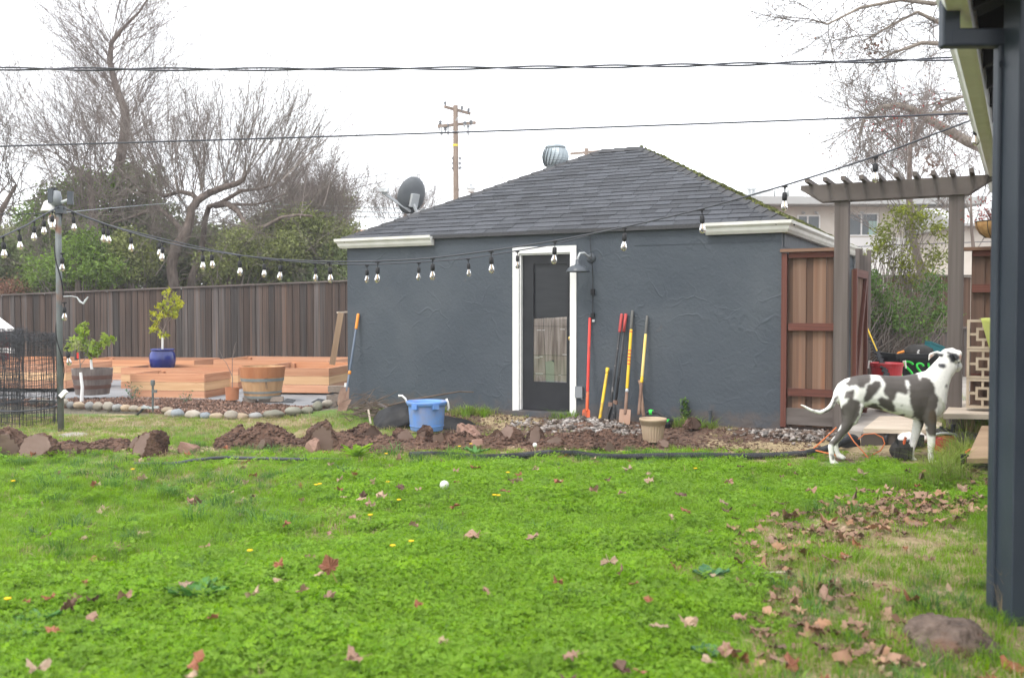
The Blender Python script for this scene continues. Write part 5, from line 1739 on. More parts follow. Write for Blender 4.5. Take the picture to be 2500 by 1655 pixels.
# long stick, planks and brush at the shed corner
pts = [P(865, 1010, 12.6), P(930, 995, 12.6), P(1005, 976, 12.6), P(1060, 966, 12.7), P(1120, 956, 12.9), P(1156, 957, 13.0)]
tag(MB().tube(pts, [.009, .011, .010, .011, .009, .007], 7).build('long_stick', M.stickwood), 'long crooked stick lying across the brush behind the blue tub', 'stick')
g = np.random.default_rng(23)
segs = []
for k in range(130):
    c = np.array([P(g.normal(885, 26), 1000, 12.9 + g.normal() * .22)[0], 12.9 + g.normal() * .22, .07 + abs(g.normal()) * .10])
    a_ = g.uniform(-.8, .8)
    dv = np.array([math.cos(a_), math.sin(a_) * .6, g.normal() * .35]) * g.uniform(.12, .32)
    mid = c + dv * .5 + g.normal(size=3) * .03
    r = g.uniform(.003, .008)
    segs += [(*c, *mid, r, r * .8), (*mid, *(c + dv), r * .8, r * .4)]
v, f = prisms(segs, 5)
tag(raw('brush_pile', v, f, M.stickwood), kind='stuff')
for k, (p0, p1, w_, lab, mt) in enumerate((((925, 986, 12.6), (954, 1000, 12.55), .07, 'grey scrap of board lying in the brush left of the black sack', M.greywood),
                                           ((899, 1000, 12.3), (905, 1034, 12.2), .02, 'short pale stake standing in the grass left of the black sack', M.palewood),
                                           ((880, 1016, 12.4), (960, 1012, 12.5), .03, 'thin pole lying at the foot of the brush', M.woodh))):
    a, b = P(*p0), P(*p1)
    o = board('scrap_board', None, (a + b) / 2, b - a, basis(b - a)[0] * w_, basis(b - a)[1] * .02, M.stickwood if k == 2 else mt)
    tag(o, lab, 'board')
# rusty scrap and brick stack
bs = [(812, 972, .17, .10, 0.1, 'grey lower left brick of the stack at the shed corner'), (835, 968, .20, .11, -.3, 'buff lower right brick of the stack at the shed corner'),
      (822, 949, .24, .09, .05, 'mossy top brick of the stack at the shed corner'), (808, 985, .19, .08, .0, 'flat bottom brick of the stack at the shed corner')]
for px, py, L_, h_, an, lab in bs:
    c = P(px, py, 14.3)
    o = board('brick', None, c, np.array([math.cos(an), math.sin(an), .06 * an]) * L_, np.array([-math.sin(an), math.cos(an), 0]) * .14, Z3 * h_, M.brick)
    tag(o, lab, 'brick', 'bricks stacked at the shed corner')
c0 = P(838, 990, 13.4)
tag(MB().loft([[c0 + np.array([x, y, z]) for x, y, z in ((-.09, 0, -.10), (.02, -.02, -.12), (.11, .03, .08), (-.05, .05, .09))], [c0 + np.array([x, y + .02, z]) for x, y, z in ((-.09, 0, -.10), (.02, -.02, -.12), (.11, .03, .08), (-.05, .05, .09))]]).build('rusty_plate', M.rust), 'rusty bent sheet standing against the shed corner', 'scrap metal')
tag(board('white_block', None, P(845, 941, 14.1), np.array([.05, 0, 0]), np.array([0, .05, 0]), Z3 * .07, M.whitewall), 'small white block beside the top brick at the shed corner', 'block')
# leaning frame of old timber behind the shed corner
f = T('leaning_timber', 'old yellowish timber frame leaning behind the left shed corner', 'frame', P(812, 870, 17))
a, b = P(811, 890, 17), P(832, 764, 17)
board('upright', f, (a + b) / 2, b - a, np.array([.10, .02, 0]), np.array([-.01, .06, 0]), M.stepwood)
a, b = P(824, 763, 17.0), P(870, 760, 17.2)
board('crosspiece', f, (a + b) / 2, b - a, np.array([0, .08, 0]), Z3 * .03, M.palewood)
# white scrap tag and a few slate bits on the back lawn
for k, (px, py, lab) in enumerate(((700, 972, 'black plastic edging scrap on the fabric near the brick stack'), (775, 978, 'black bent plastic scrap beside the round olive stone'))):
    c = P(px, py, 14.3); c[2] = .09
    tag(MB().loft([[c + np.array([-.09, 0, 0]), c + np.array([0, .05, .05]), c + np.array([.12, .06, .03]), c + np.array([.1, -.04, 0])], [c + np.array([-.09, 0, .01]), c + np.array([0, .05, .06]), c + np.array([.12, .06, .04]), c + np.array([.1, -.04, .01])]]).build('plastic_scrap', M.black), lab, 'plastic scrap')
# wall plant and pipe stub, trimmer hose
s_, z_ = ws(1675, -.1), wz(1675, 1030, -.1)
pl = T('wall_plant', 'narrow upright leafy weed growing against the dark wall', 'plant', S(s_, -.1, z_))
top_ = S(s_ - .02, -.07, wz(1672, 972, -.07))
MB().tube([S(s_, -.1, z_ - .03), top_], [.005, .003], 5).build('stem', M.weed, pl)
cs = [S(s_, -.1, z_) + (top_ - S(s_, -.1, z_)) * k + nr.normal(size=3) * .008 for k in np.linspace(.15, 1, 30)]
tree_leaves(cs, 110, .05, .026, M.bush, pl, .5)
o = MB().tube([S(ws(1735, -.07), -.07, .02), S(ws(1735, -.07), -.07, wz(1735, 1004, -.07))], .02, 10).lathe([(.026, -.02), (.026, .015), (.01, .018)], S(ws(1735, -.07), -.07, wz(1735, 1004, -.07)), 10)
tag(o.build('pipe_stub', M.lamp), 'dark painted pipe stub rising beside the shed wall', 'pipe')
tr = T('line_trimmer', 'black line trimmer with green trim lying behind the beige pot', 'garden tool', P(1600, 1010, 11.6))
d = 11.55
MB().tube([P(1578, 1008, 11.6), P(1590, 1006, 11.6), P(1608, 1008, 11.5), P(1624, 1020, 11.4)], [.018, .022, .02, .02], 10).build('shaft', M.black, tr, smooth=True)
MB().lathe([(.03, -.03), (.035, 0), (.02, .03)], P(1590, 1006, 11.6), 12, (1, 0, .1)).build('collar', M.spray, tr)
MB().lathe([(.05, -.06), (.07, 0), (.055, .05), (.02, .06)], P(1630, 1030, 11.35), 14, (.3, -.3, 1)).build('head', M.black, tr)
MB().obox(P(1628, 1026, 11.3), (.06, 0, .0), (0, .03, 0), (0, 0, .03)).build('trim', M.spray, tr)

# ------------------------------------------------------------ lamp post and the strings of bulbs
pb = G(149, 1053, .0)
DP = pb[1]
lp = T('lamp_post', 'tall rusty grey pipe post with floodlight carrying the string lights', 'lamp post', pb)
zt = zpix(147, 508, DP)
MB().tube([pb + Z3 * -.1, pb + Z3 * zt], .036, 14).build('pole', M.pipegrey, lp, smooth=True)
d = DP
m = MB().lathe([(.065, -.09), (.068, .0), (.05, .08), (.02, .09)], P(137, 484, d), 14)
m.build('sensor_housing', M.outlet, lp, smooth=True)
MB().obox(P(123, 478, d - .06), (.055, 0, 0), (0, .03, 0), (0, 0, .17)).build('panel', M.lamp, lp)
MB().obox(P(133, 465, d), (.05, 0, 0), (0, .05, 0), (0, 0, .06)).build('antenna_box', M.black, lp)
MB().obox(P(172, 484, d), (.06, .02, 0), (-.01, .05, 0), (0, 0, .16)).build('flood_head', M.lamp, lp)
MB().tube([P(142, 492, d), P(152, 494, d), P(168, 488, d)], .02, 8).build('flood_arm', M.lightgrey, lp)
MB().lathe([(.03, .11), (.06, .09), (.10, -.02), (.096, -.025), (.05, .06)], P(121, 512, d), 18).build('lamp_shade', M.lampin, lp, smooth=True)
MB().lathe([(.03, .0), (.045, -.06), (.052, -.12), (.03, -.16), (.005, -.165)], P(127, 520, d - .03), 14).build('flood_bulb', M.bulb, lp, smooth=True)
MB().obox(P(148, 513, d), (.1, 0, 0), (0, .09, 0), (0, 0, .09)).build('bracket', M.lamp, lp)
MB().lathe([(.045, -.025), (.05, 0), (.045, .025)], pb + Z3 * zpix(150, 967, d), 12).build('clamp', M.black, lp)
MB().bar(P(148, 968, d - .05), P(161, 954, d - .05), .05, .05).build('cable_box', M.whitewall, lp)
MB().tube([P(155, 724, d - .03), P(175, 723, d - .03), P(188, 726, d), P(196, 737, d), P(204, 741, d), P(209, 733, d), P(215, 725, d)], [.006, .006, .008, .013, .014, .013, .007], 7).build('hook', M.lightgrey, lp)

sock_m = MB().tube([(0, 0, 0), (0, 0, -.06)], .004, 5).lathe([(.012, -.055), (.021, -.062), (.023, -.10), (.021, -.125), (.017, -.128)], (0, 0, 0), 12).mesh('socket', M.cord, (0, 0, 0), True)
bulb_m = MB().lathe([(.013, .004), (.015, -.012), (.024, -.034), (.031, -.058), (.028, -.078), (.016, -.092), (.003, -.097)], (0, 0, 0), 16).mesh('bulb', M.bulb, (0, 0, 0), True)
fil_m = MB().tube([(0, 0, 0), (0, 0, -.05)], .006, 6).mesh('filament', M.filament)
tee_m = MB().obox((0, 0, -.006), (.05, 0, 0), (0, .014, 0), (0, 0, .016)).lathe([(.012, 0), (.008, -.03)], (0, 0, 0), 8).mesh('tee', M.cord)


def hang(parent, p, sc=1.0, rz=0.0):
    so_ = put('socket', sock_m, parent, p, (nr.normal() * .05, nr.normal() * .05, rz), sc)
    for nm, me, z in (('tee', tee_m, 0), ('bulb', bulb_m, -.126), ('filament', fil_m, -.13)):
        o = bpy.data.objects.new(nm, me); COL.objects.link(o)
        o.parent = so_
        o.location = (0, 0, z)


def string(label, path, tees, A, B, sc=1.0):
    """path in pixels, laid along the plan line A-B (px, depth)"""
    A = np.array([(A[0] - 1250) / F * A[1], A[1]]); B = np.array([(B[0] - 1250) / F * B[1], B[1]])
    dv = B - A

    def dep(px):
        k = (px - 1250) / F
        t = (k * A[1] - A[0]) / (dv[0] - k * dv[1])
        return A[1] + dv[1] * t
    pp = np.array(path, float)
    s = np.concatenate([[0], np.cumsum(np.abs(np.diff(pp[:, 0])) + .001)])
    ss = np.linspace(0, s[-1], 60)
    # smooth cable through the points
    x = np.interp(ss, s, pp[:, 0]); y = np.interp(ss, s, pp[:, 1])
    for _ in range(3):
        y[1:-1] = .25 * y[:-2] + .5 * y[1:-1] + .25 * y[2:]
    pts = [P(a, b_, dep(a)) for a, b_ in zip(x, y)]
    o = T('string_lights', label, 'string lights', pts[0])
    MB().tube(pts, .0085, 6).build('cable', M.cable, o)
    for tx in tees:
        yy = np.interp(tx, x, y) if x[0] < x[-1] else np.interp(tx, x[::-1], y[::-1])
        hang(o, P(tx, yy, dep(tx)) - Z3 * .006, sc, math.atan2(dv[1], dv[0]))


k_ = 1.0553
string('long front string of clear bulbs from the lamp post up to the house eave',
       [(a * k_, b * k_) for a, b in ((140, 478), (250, 522), (400, 567), (554, 592), (650, 601), (762, 606), (874, 605), (1001, 598), (1137, 580), (1284, 558), (1446, 526), (1624, 484), (1815, 430), (2025, 363), (2255, 275), (2292, 262))],
       [a * k_ for a in (239, 302, 377, 469, 554, 650, 762, 874, 1001, 1136, 1284, 1446, 1624, 1816, 2025, 2257)], (148, DP), (2417, 8.0))
string('rear string of bulbs from the lamp post to the shed wall by the barn lamp',
       [(a * k_, b * k_) for a, b in ((140, 476), (169, 494), (245, 520), (368, 551), (488, 578), (610, 600), (729, 609), (849, 613), (969, 607), (1083, 599), (1197, 580), (1280, 567), (1365, 544))],
       [a * k_ for a in (169, 248, 368, 488, 610, 729, 849, 969, 1083, 1197)], (148, DP), (1441, S(ws(1441, -.05), -.05)[1]))
string('left string of bulbs dropping from the lamp post out of the left edge',
       [(a * k_, b * k_) for a, b in ((138, 478), (100, 498), (60, 522), (0, 550), (-40, 562))],
       [a * k_ for a in (121, 101, 79, 44, 7)], (146, DP), (-40, 9.6))
# cable wound down the post with three bulbs
o = T('string_lights', 'cable with three bulbs wound down the lamp post', 'string lights', pb)
n = 90
z = np.linspace(zpix(150, 520, DP), zpix(150, 950, DP), n)
MB().tube([pb + np.array([math.cos(a) * .043, math.sin(a) * .043, zz]) for a, zz in zip(np.linspace(.5, 14.5, n), z)], .0065, 6).build('cable', M.cord, o)
for px, py in ((152, 618), (157, 738), (163, 848)):
    hang(o, P(px, py, DP - .05), 1.0)

# ------------------------------------------------------------ wire mesh rolls, coop
def mesh_roll(label, px, yb, d, r, h, seed, nv):
    c = P(px, yb, d)
    g = np.random.default_rng(seed)
    segs = []
    nseg = 10
    for lay in range(2):
        rr = r * (1 - .12 * lay)
        for k in range(nv):
            a = 2 * math.pi * k / nv + g.normal() * .03
            pr = None
            for j in range(nseg + 1):
                z = h * j / nseg * (1 + .01 * g.normal())
                aa = a + .03 * math.sin(z * 4 + lay) + g.normal() * .006
                p = c + np.array([math.cos(aa) * rr, math.sin(aa) * rr, z])
                if pr is not None: segs.append((*pr, *p, .0022, .0022))
                pr = p
        for j in range(18):
            z = h * (j + .3 * lay) / 18
            pr = None
            for k in range(41):
                a = 2 * math.pi * k / 40
                p = c + np.array([math.cos(a) * rr, math.sin(a) * rr, z + g.normal() * .006 + .02 * math.sin(a * 2 + lay)])
                if pr is not None: segs.append((*pr, *p, .0022, .0022))
                pr = p
    for k in range(nv * 5):     # cut ends bent over at the top
        a = g.uniform(0, 6.28)
        p = c + np.array([math.cos(a) * r, math.sin(a) * r, h * g.uniform(.86, 1)])
        q_ = p + np.array([g.normal() * .06, g.normal() * .05, g.uniform(.0, .06)])
        e = q_ + np.array([g.normal() * .06, g.normal() * .04, -g.uniform(0, .05)])
        segs += [(*p, *q_, .0026, .0026), (*q_, *e, .0026, .0022)]
    v, f = prisms(segs, 4)
    o = T('wire_mesh_roll', label, 'wire mesh', c)
    raw('mesh', v, f, M.wire, o, c)
    # tie wrapped around
    MB().tube([c + np.array([math.cos(a) * (r + .008), math.sin(a) * (r + .008), h * .26 + .03 * math.sin(a)]) for a in np.linspace(0, 2 * math.pi, 33)], .010, 6).build('tie_cord', M.cable, o)


mesh_roll('big upright roll of dark wire mesh at the left edge before the beds', 66, 1052, 12.3, .375, 1.24, 3, 56)
mesh_roll('second wire mesh roll showing at the left frame edge behind the big one', -12, 1035, 13.2, .36, 1.30, 4, 56)
c = P(-8, 860, 19)
cp_ = T('chicken_coop', 'red white-trimmed chicken coop gable at the left edge by the fence', 'coop', c * np.array([1, 1, 0]))
k = 19 / F
g0 = P(-112, 905, 19)
w_ = 112 * k
MB().loft([[(g0[0], y, .0), (g0[0] + w_, y, .0), (g0[0] + w_, y, zpix(0, 808, 19)), (g0[0] + w_ / 2, y, zpix(0, 768, 19)), (g0[0], y, zpix(0, 808, 19))] for y in (19, 19.4)]).build('wall', M.coopred, cp_)
ap = np.array([g0[0] + w_ / 2, 18.95, zpix(0, 762, 19) + .03])
for sg in (0, 1):
    e = np.array([g0[0] + (w_ + .1 if sg else -.1), 18.95, zpix(0, 808, 19) - .01])
    m = MB().loft([[ap + np.array([0, y, 0]), e + np.array([0, y, 0]), e + np.array([0, y, .05]), ap + np.array([0, y, .06])] for y in (-.1, .45)])
    m.build('roof', M.whitewall, cp_)
MB().obox((g0[0] + w_ - .03, 18.98, .5), (.06, 0, 0), (0, .05, 0), (0, 0, 1.0)).build('corner_trim', M.whitewall, cp_)
MB().obox((g0[0] + w_ / 2, 18.97, zpix(0, 815, 19)), (w_ - .01, 0, 0), (0, .05, 0), (0, 0, .06)).build('band', M.whitewall, cp_)
MB().obox((g0[0] + w_ / 2 + .15, 18.94, zpix(0, 855, 19)), (w_ + .3, 0, 0), (0, .1, 0), (0, 0, .10)).build('sill', M.whitewall, cp_)
# stepping stone by the post
o = MB().blob(tuple(G(178, 1063, .0)), .17, .22, .03, 14, 6, .05, seed=2)
tag(o.build('stepping_stone', M.concrete), 'flat pale stepping stone in the grass right of the lamp post', 'stone')
# ------------------------------------------------------------ the dog
def dog():
    d = 9.25
    K = 1 / 890.0
    org = G(2015, 1133, .02)
    org = np.array([P(2015, 1133, d)[0], d, -.022])
    yaw = rad(-3)
    ux = np.array([math.cos(yaw), math.sin(yaw), 0]); wy = np.array([-math.sin(yaw), math.cos(yaw), 0])
    gnd = 1163

    def q(cx, cy, w_=0.0):          # side view coordinates -> local metres (u, w, v)
        return np.array([(cx - 400) * K, w_, (gnd - cy) * K])

    def W(p): return org + ux * p[0] + wy * p[1] + Z3 * p[2]
    m = MB()

    def ring(c, ax, a, b, n=20, e=2.3):
        """ellipse-like ring round c, perpendicular to ax in the side plane; a = half height, b = half width"""
        ax = np.asarray(ax, float); ax = ax / np.linalg.norm(ax)
        up = np.array([-ax[2], 0, ax[0]])
        r = []
        for k in range(n):
            t = 2 * math.pi * k / n
            cs, sn = math.cos(t), math.sin(t)
            r.append(W(c + up * a * np.sign(cs) * abs(cs) ** (2 / e) + np.array([0, 1, 0]) * b * np.sign(sn) * abs(sn) ** (2 / e)))
        return r
    # trunk: (x, top, bottom, half width)
    secs = [(486, 500, 610, .025), (505, 470, 650, .085), (560, 432, 690, .118), (640, 404, 700, .138), (740, 391, 672, .125), (850, 397, 694, .128),
            (950, 402, 724, .145), (1050, 402, 752, .158), (1140, 384, 776, .160), (1220, 362, 784, .148), (1290, 372, 776, .128), (1345, 420, 745, .102), (1385, 480, 690, .07), (1405, 540, 640, .035)]
    m.loft([ring(q(x, (t + b) / 2), (1, 0, 0), (b - t) / 2 * K, hw) for x, t, b, hw in secs])
    # neck: from the chest up to the poll, axis in the side plane
    nk = [((1160, 392), (1392, 680), .135), ((1195, 383), (1402, 610), .126), ((1243, 356), (1412, 545), .115), ((1275, 325), (1424, 478), .103), ((1308, 288), (1440, 424), .093), ((1345, 248), (1468, 384), .084), ((1385, 206), (1490, 352), .078)]
    rg = []
    for p0, p1, b in nk:
        up = q(*p0) - q(*p1); L_ = np.linalg.norm(up); up /= L_
        rg.append(ring((q(*p0) + q(*p1)) / 2, (up[2], 0, -up[0]), L_ / 2, b))
    m.loft(rg)
    # head: skull and muzzle pointing right and away
    hw = .045
    hd = [((1370, 262), (1, 0, .5), .062, .060, 0), ((1410, 246), (1, 0, .25), .085, .078, .005), ((1455, 240), (1, 0, -.1), .088, .084, .02), ((1495, 254), (1, 0, -.45), .078, .078, .045), ((1518, 284), (1, 0, -.7), .064, .062, .075), ((1533, 306), (1, 0, -.5), .058, .055, .105), ((1545, 322), (1, 0, -.3), .056, .052, .14), ((1552, 332), (1, 0, -.2), .046, .042, .17), ((1556, 336), (1, 0, 0), .02, .02, .185)]
    m.loft([ring(q(*c, w_), ax, a, b) for c, ax, a, b, w_ in hd])
    # flews hanging on the muzzle
    m.blob(W(q(1521, 322, .10)), .050, .09, .050, 14, 10)
    m.blob(W(q(1515, 352, .08)), .040, .06, .026, 12, 8)
    m.blob(W(q(1478, 322, .03)), .045, .05, .045, 12, 8)
    m.blob(W(q(1500, 215, .0)), .035, .06, .04, 12, 8)
    # ears
    def ear(pts, th):
        rg = []
        for (x, y, w0), (x2, y2, w2) in pts:
            a, b = q(x, y, w0), q(x2, y2, w2)
            n = np.array([0, th, 0])
            rg.append([W(a - n), W(b - n), W(b + n), W(a + n)])
        m.loft(rg)
    ear([((1395, 205, .05), (1350, 225, .07)), ((1350, 190, .07), (1325, 235, .085)), ((1310, 205, .085), (1300, 262, .095)), ((1285, 222, .09), (1290, 285, .10))], .010)
    ear([((1440, 200, -.068), (1492, 205, -.062)), ((1430, 215, -.088), (1505, 222, -.08)), ((1440, 245, -.098), (1500, 250, -.09)), ((1462, 280, -.098), (1482, 282, -.095))], .010)

    def limb(pts, n=14, fl=1.0):
        P_ = [q(x, y, w_) for x, y, w_, r in pts]
        rs = [r for *_, r in pts]
        rings = []
        for i, c in enumerate(P_):
            t = P_[min(i + 1, len(P_) - 1)] - P_[max(i - 1, 0)]
            t[1] = 0
            t /= np.linalg.norm(t)
            up = np.array([-t[2], 0, t[0]])
            a, b = rs[i] if isinstance(rs[i], tuple) else (rs[i], rs[i])
            rings.append([W(c + up * a * math.cos(2 * math.pi * k / n) + np.array([0, 1, 0]) * b * math.sin(2 * math.pi * k / n)) for k in range(n)])
        m.loft(rings)

    def paw(x, y, w_, L_=50):
        for k in range(4):
            oy = (k - 1.5) * .019
            lx = (18, 28, 28, 18)[k] * L_ / 50
            m.blob(W(q(x + lx, y + 2, w_ + oy)), .024, .013, .019, 10, 8)
        m.blob(W(q(x + 3, y - 6, w_)), .034, .036, .028, 12, 8)
    n_, f_ = -.085, .085
    # near hind
    limb([(600, 500, n_ * .7, (.10, .025)), (585, 580, n_ * .9, (.105, .065)), (582, 660, n_, (.092, .062)), (580, 740, n_, (.072, .054)), (560, 810, n_, (.056, .046)), (525, 865, n_, (.044, .038)), (480, 925, n_, (.034, .030)), (436, 978, n_, (.033, .029)), (424, 1005, n_, (.029, .026)), (428, 1050, n_, (.025, .023)), (434, 1100, n_, (.025, .024)), (442, 1138, n_, (.028, .028))])
    limb([(655, 640, n_, (.05, .045)), (625, 720, n_, (.058, .05)), (590, 800, n_, (.05, .045))])
    paw(448, 1148, n_)
    # far hind
    limb([(620, 560, f_ * .8, (.10, .06)), (625, 700, f_, (.09, .06)), (610, 800, f_, (.06, .05)), (580, 880, f_, (.042, .036)), (535, 940, f_, (.034, .030)), (503, 985, f_, (.031, .028)), (505, 1020, f_, (.027, .024)), (520, 1070, f_, (.024, .023)), (536, 1105, f_, (.027, .027))])
    paw(548, 1116, f_)
    # near front
    limb([(1215, 500, n_ * .9, (.10, .06)), (1230, 600, n_, (.105, .066)), (1240, 690, n_, (.088, .06)), (1246, 760, n_, (.064, .052)), (1254, 820, n_, (.050, .044)), (1258, 890, n_, (.043, .038)), (1260, 950, n_, (.037, .034)), (1260, 985, n_, (.036, .034)), (1257, 1020, n_, (.030, .028)), (1256, 1070, n_, (.027, .026)), (1262, 1115, n_, (.029, .028))])
    paw(1268, 1130, n_, 44)
    # far front
    limb([(1230, 640, f_, (.09, .06)), (1215, 760, f_, (.062, .05)), (1200, 840, f_, (.048, .042)), (1182, 910, f_, (.041, .037)), (1166, 975, f_, (.036, .034)), (1155, 1010, f_, (.037, .034)), (1150, 1050, f_, (.029, .027)), (1150, 1095, f_, (.027, .026)), (1154, 1130, f_, (.029, .028))])
    paw(1160, 1140, f_, 44)
    # tail
    limb([(520, 505, 0, .040), (490, 550, -.01, .036), (470, 600, -.03, .030), (440, 650, -.05, .026), (395, 692, -.06, .023), (335, 712, -.07, .0195), (275, 700, -.07, .0165), (225, 675, -.07, .014), (190, 655, -.07, .011), (168, 648, -.07, .006)], 10)
    me = m.mesh('dog', None, org)
    tmp = bpy.data.objects.new('tmp', me); COL.objects.link(tmp)
    rm = tmp.modifiers.new('r', 'REMESH'); rm.mode = 'VOXEL'; rm.voxel_size = .0085
    smo = tmp.modifiers.new('s', 'SMOOTH'); smo.factor = .5; smo.iterations = 7
    dg = bpy.context.evaluated_depsgraph_get()
    me2 = bpy.data.meshes.new_from_object(tmp.evaluated_get(dg))
    bpy.data.objects.remove(tmp)
    me2.name = 'dog'
    n = len(me2.vertices)
    co = np.empty(n * 3); me2.vertices.foreach_get('co', co); co = co.reshape(-1, 3)
    me2.polygons.foreach_set('use_smooth', np.ones(len(me2.polygons), bool))
    u = co @ ux; wv = co @ wy; v = co[:, 2]
    cx, cy = u / K + 400, gnd - v / K
    # ragged coat edges
    jx = (fbm(cx / 26, cy / 26, 61, 3)) * 20 + fbm(cx / 9, cy / 9, 63, 2) * 8
    jy = (fbm(cx / 26, cy / 26, 62, 3)) * 20 + fbm(cx / 9, cy / 9, 64, 2) * 8
    X, Y = cx + jx, cy + jy

    def poly(pts):
        inside = np.zeros(n, bool)
        j = len(pts) - 1
        for i in range(len(pts)):
            (xi, yi), (xj, yj) = pts[i], pts[j]
            c = ((yi > Y) != (yj > Y)) & (X < (xj - xi) * (Y - yi) / (yj - yi + 1e-9) + xi)
            inside ^= c
            j = i
        return inside

    def ell(x, y, a, b): return ((X - x) / a) ** 2 + ((Y - y) / b) ** 2 < 1
    hip = wv < .16
    grey = poly([(545, 470), (600, 415), (680, 380), (768, 380), (755, 425), (740, 455), (700, 470), (690, 495), (650, 500), (625, 475), (570, 485)])
    grey |= poly([(830, 380), (1150, 370), (1125, 430), (1060, 440), (1055, 500), (1035, 550), (985, 545), (955, 528), (935, 605), (895, 590), (850, 540), (850, 500), (865, 462)]) & ~ell(1040, 465, 13, 36)
    grey |= poly([(1040, 395), (1150, 375), (1150, 440), (1175, 400), (1240, 430), (1265, 480), (1275, 530), (1300, 590), (1292, 650), (1275, 690), (1305, 780), (1305, 905), (1230, 905), (1205, 800), (1150, 760), (1105, 735), (1080, 670), (1060, 620), (1050, 550), (1060, 470)]) & ~ell(1040, 465, 13, 36)
    grey |= poly([(705, 480), (790, 438), (828, 445), (830, 480), (800, 535), (765, 555), (755, 590), (720, 620), (685, 615), (680, 580), (705, 540)])
    grey |= poly([(520, 580), (535, 535), (600, 515), (612, 540), (600, 590), (630, 600), (660, 640), (650, 720), (620, 780), (590, 850), (535, 900), (470, 985), (445, 1000), (400, 970), (440, 930), (500, 840), (505, 740), (505, 660), (540, 620), (555, 590)])
    grey |= poly([(800, 590), (840, 572), (905, 595), (935, 640), (965, 700), (940, 705), (890, 690), (840, 655), (815, 640)])
    grey |= poly([(715, 660), (790, 622), (820, 650), (870, 690), (855, 712), (780, 690)])
    grey |= poly([(500, 560), (480, 610), (430, 690), (380, 730), (350, 715), (420, 670), (455, 610), (470, 575)])
    grey |= ell(1022, 738, 17, 20) | ell(282, 700, 16, 8) | ell(436, 1095, 12, 22) | ell(505, 1000, 10, 16) | ell(1375, 482, 11, 14)
    grey |= ell(1000, 640, 6, 6) | ell(1110, 740, 14, 16) | ell(690, 670, 22, 9) | ell(1215, 355, 30, 10) | ell(1260, 1050, 5, 5) | ell(1240, 1010, 5, 7) | ell(425, 1070, 6, 8)
    dark = ell(1345, 311, 34, 19) | ell(1437, 243, 40, 38) | ell(1512, 262, 20, 40) | ell(1400, 200, 20, 8) | ell(1345, 222, 22, 14) | ell(1500, 315, 6, 12) | ell(1487, 345, 6, 9) | ell(1515, 325, 6, 6) | ell(1412, 205, 8, 10) | ell(1395, 225, 6, 8)
    dark |= ell(1548, 352, 12, 10)
    pink = (ell(1308, 245, 14, 26) & (wv > .05)) | (ell(1490, 238, 15, 24) & (wv < -.06)) | (cy > 1140) & ell(470, 1150, 40, 12)
    colr = np.ones((n, 4), np.float32)
    colr[:, :3] = (.80, .79, .75)
    base = np.array([.084, .073, .066])
    tone = (1 + fbm(cx / 60, cy / 60, 71) * .5)[:, None]
    colr[grey, :3] = (base * tone)[grey]
    tan_ = grey & ell(1255, 740, 40, 60)
    colr[tan_, :3] = (.095, .070, .048)
    colr[dark, :3] = (.030, .031, .038)
    colr[pink, :3] = (.42, .26, .20)
    ne = len(me2.edges)
    ed = np.empty(ne * 2, np.int32); me2.edges.foreach_get('vertices', ed); ed = ed.reshape(-1, 2)
    for _ in range(2):
        acc = colr.copy(); cnt = np.ones((n, 1), np.float32)
        np.add.at(acc, ed[:, 0], colr[ed[:, 1]]); np.add.at(acc, ed[:, 1], colr[ed[:, 0]])
        np.add.at(cnt, ed[:, 0], 1); np.add.at(cnt, ed[:, 1], 1)
        colr = acc / cnt
    colr[:, :3] *= (1 + fbm(cx / 14, cy / 14, 81) * .16)[:, None]
    at_ = me2.attributes.new('coat', 'FLOAT_COLOR', 'POINT')
    at_.data.foreach_set('color', colr.ravel())
    mt = pm('dog_coat', (.8, .8, .78), rough=.55, bump=.12, bsc=140)
    N, L = mt.node_tree.nodes, mt.node_tree.links
    an = N.new('ShaderNodeAttribute'); an.attribute_name = 'coat'
    L.new(an.outputs['Color'], N['Principled BSDF'].inputs['Base Color'])
    me2.materials.append(mt)
    o = put('dog', me2, None, org)
    tag(o, 'tall white dog with dark grey patches standing on the grass, head turned away', 'dog')


dog()

# ------------------------------------------------------------ side entrance: slabs, step, blocks, bin, tubs
def slab(name, label, pts, h, mt, cat, nb=3):
    """pts: four ground-plan corners near-left, near-right, far-right, far-left (at the top face)"""
    a, b, c, d = [np.asarray(p, float) for p in pts]
    o = T(name, label, cat, (a + c) / 2 - Z3 * h)
    for k in range(nb):
        f0, f1 = k / nb, (k + 1) / nb - .008
        v = [a + (d - a) * f0, b + (c - b) * f0, b + (c - b) * f1, a + (d - a) * f1]
        MB().loft([[p - Z3 * h for p in v], v]).build('plank', mt, o)
    return o


zt = .225
slab('boardwalk_step', 'pale weathered plank platform lying low behind the dog legs', [G(2108, 1046, zt), G(2300, 1050, zt), G(2300, 1017, zt), G(2148, 1015, zt)], .045, M.palewood, 'platform', 4)
m = MB().obox((G(2118, 1048, zt) + G(2320, 1052, zt)) / 2 - Z3 * .12 + np.array([0, .14, 0]), (.86, 0, 0), (0, .05, 0), (0, 0, .13))
tag(m.build('timber_bearer', M.greywood), 'dark timber bearer under the front of the low plank platform', 'timber')
zt = .43
slab('boardwalk_step', 'upper pale plank step in front of the breeze blocks', [G(2303, 1010, zt), G(2480, 1012, zt), G(2480, 978, zt), G(2328, 978, zt)], .05, M.palewood, 'platform', 3)
o = MB().obox((G(2330, 990, .41) + G(2480, 990, .41)) / 2 + np.array([.1, .75, -.11]), (1.2, 0, 0), (0, 1.3, 0), (0, 0, .2))
tag(o.build('raised_slab', M.concrete), 'concrete slab under the breeze blocks beside the gate post', 'slab')
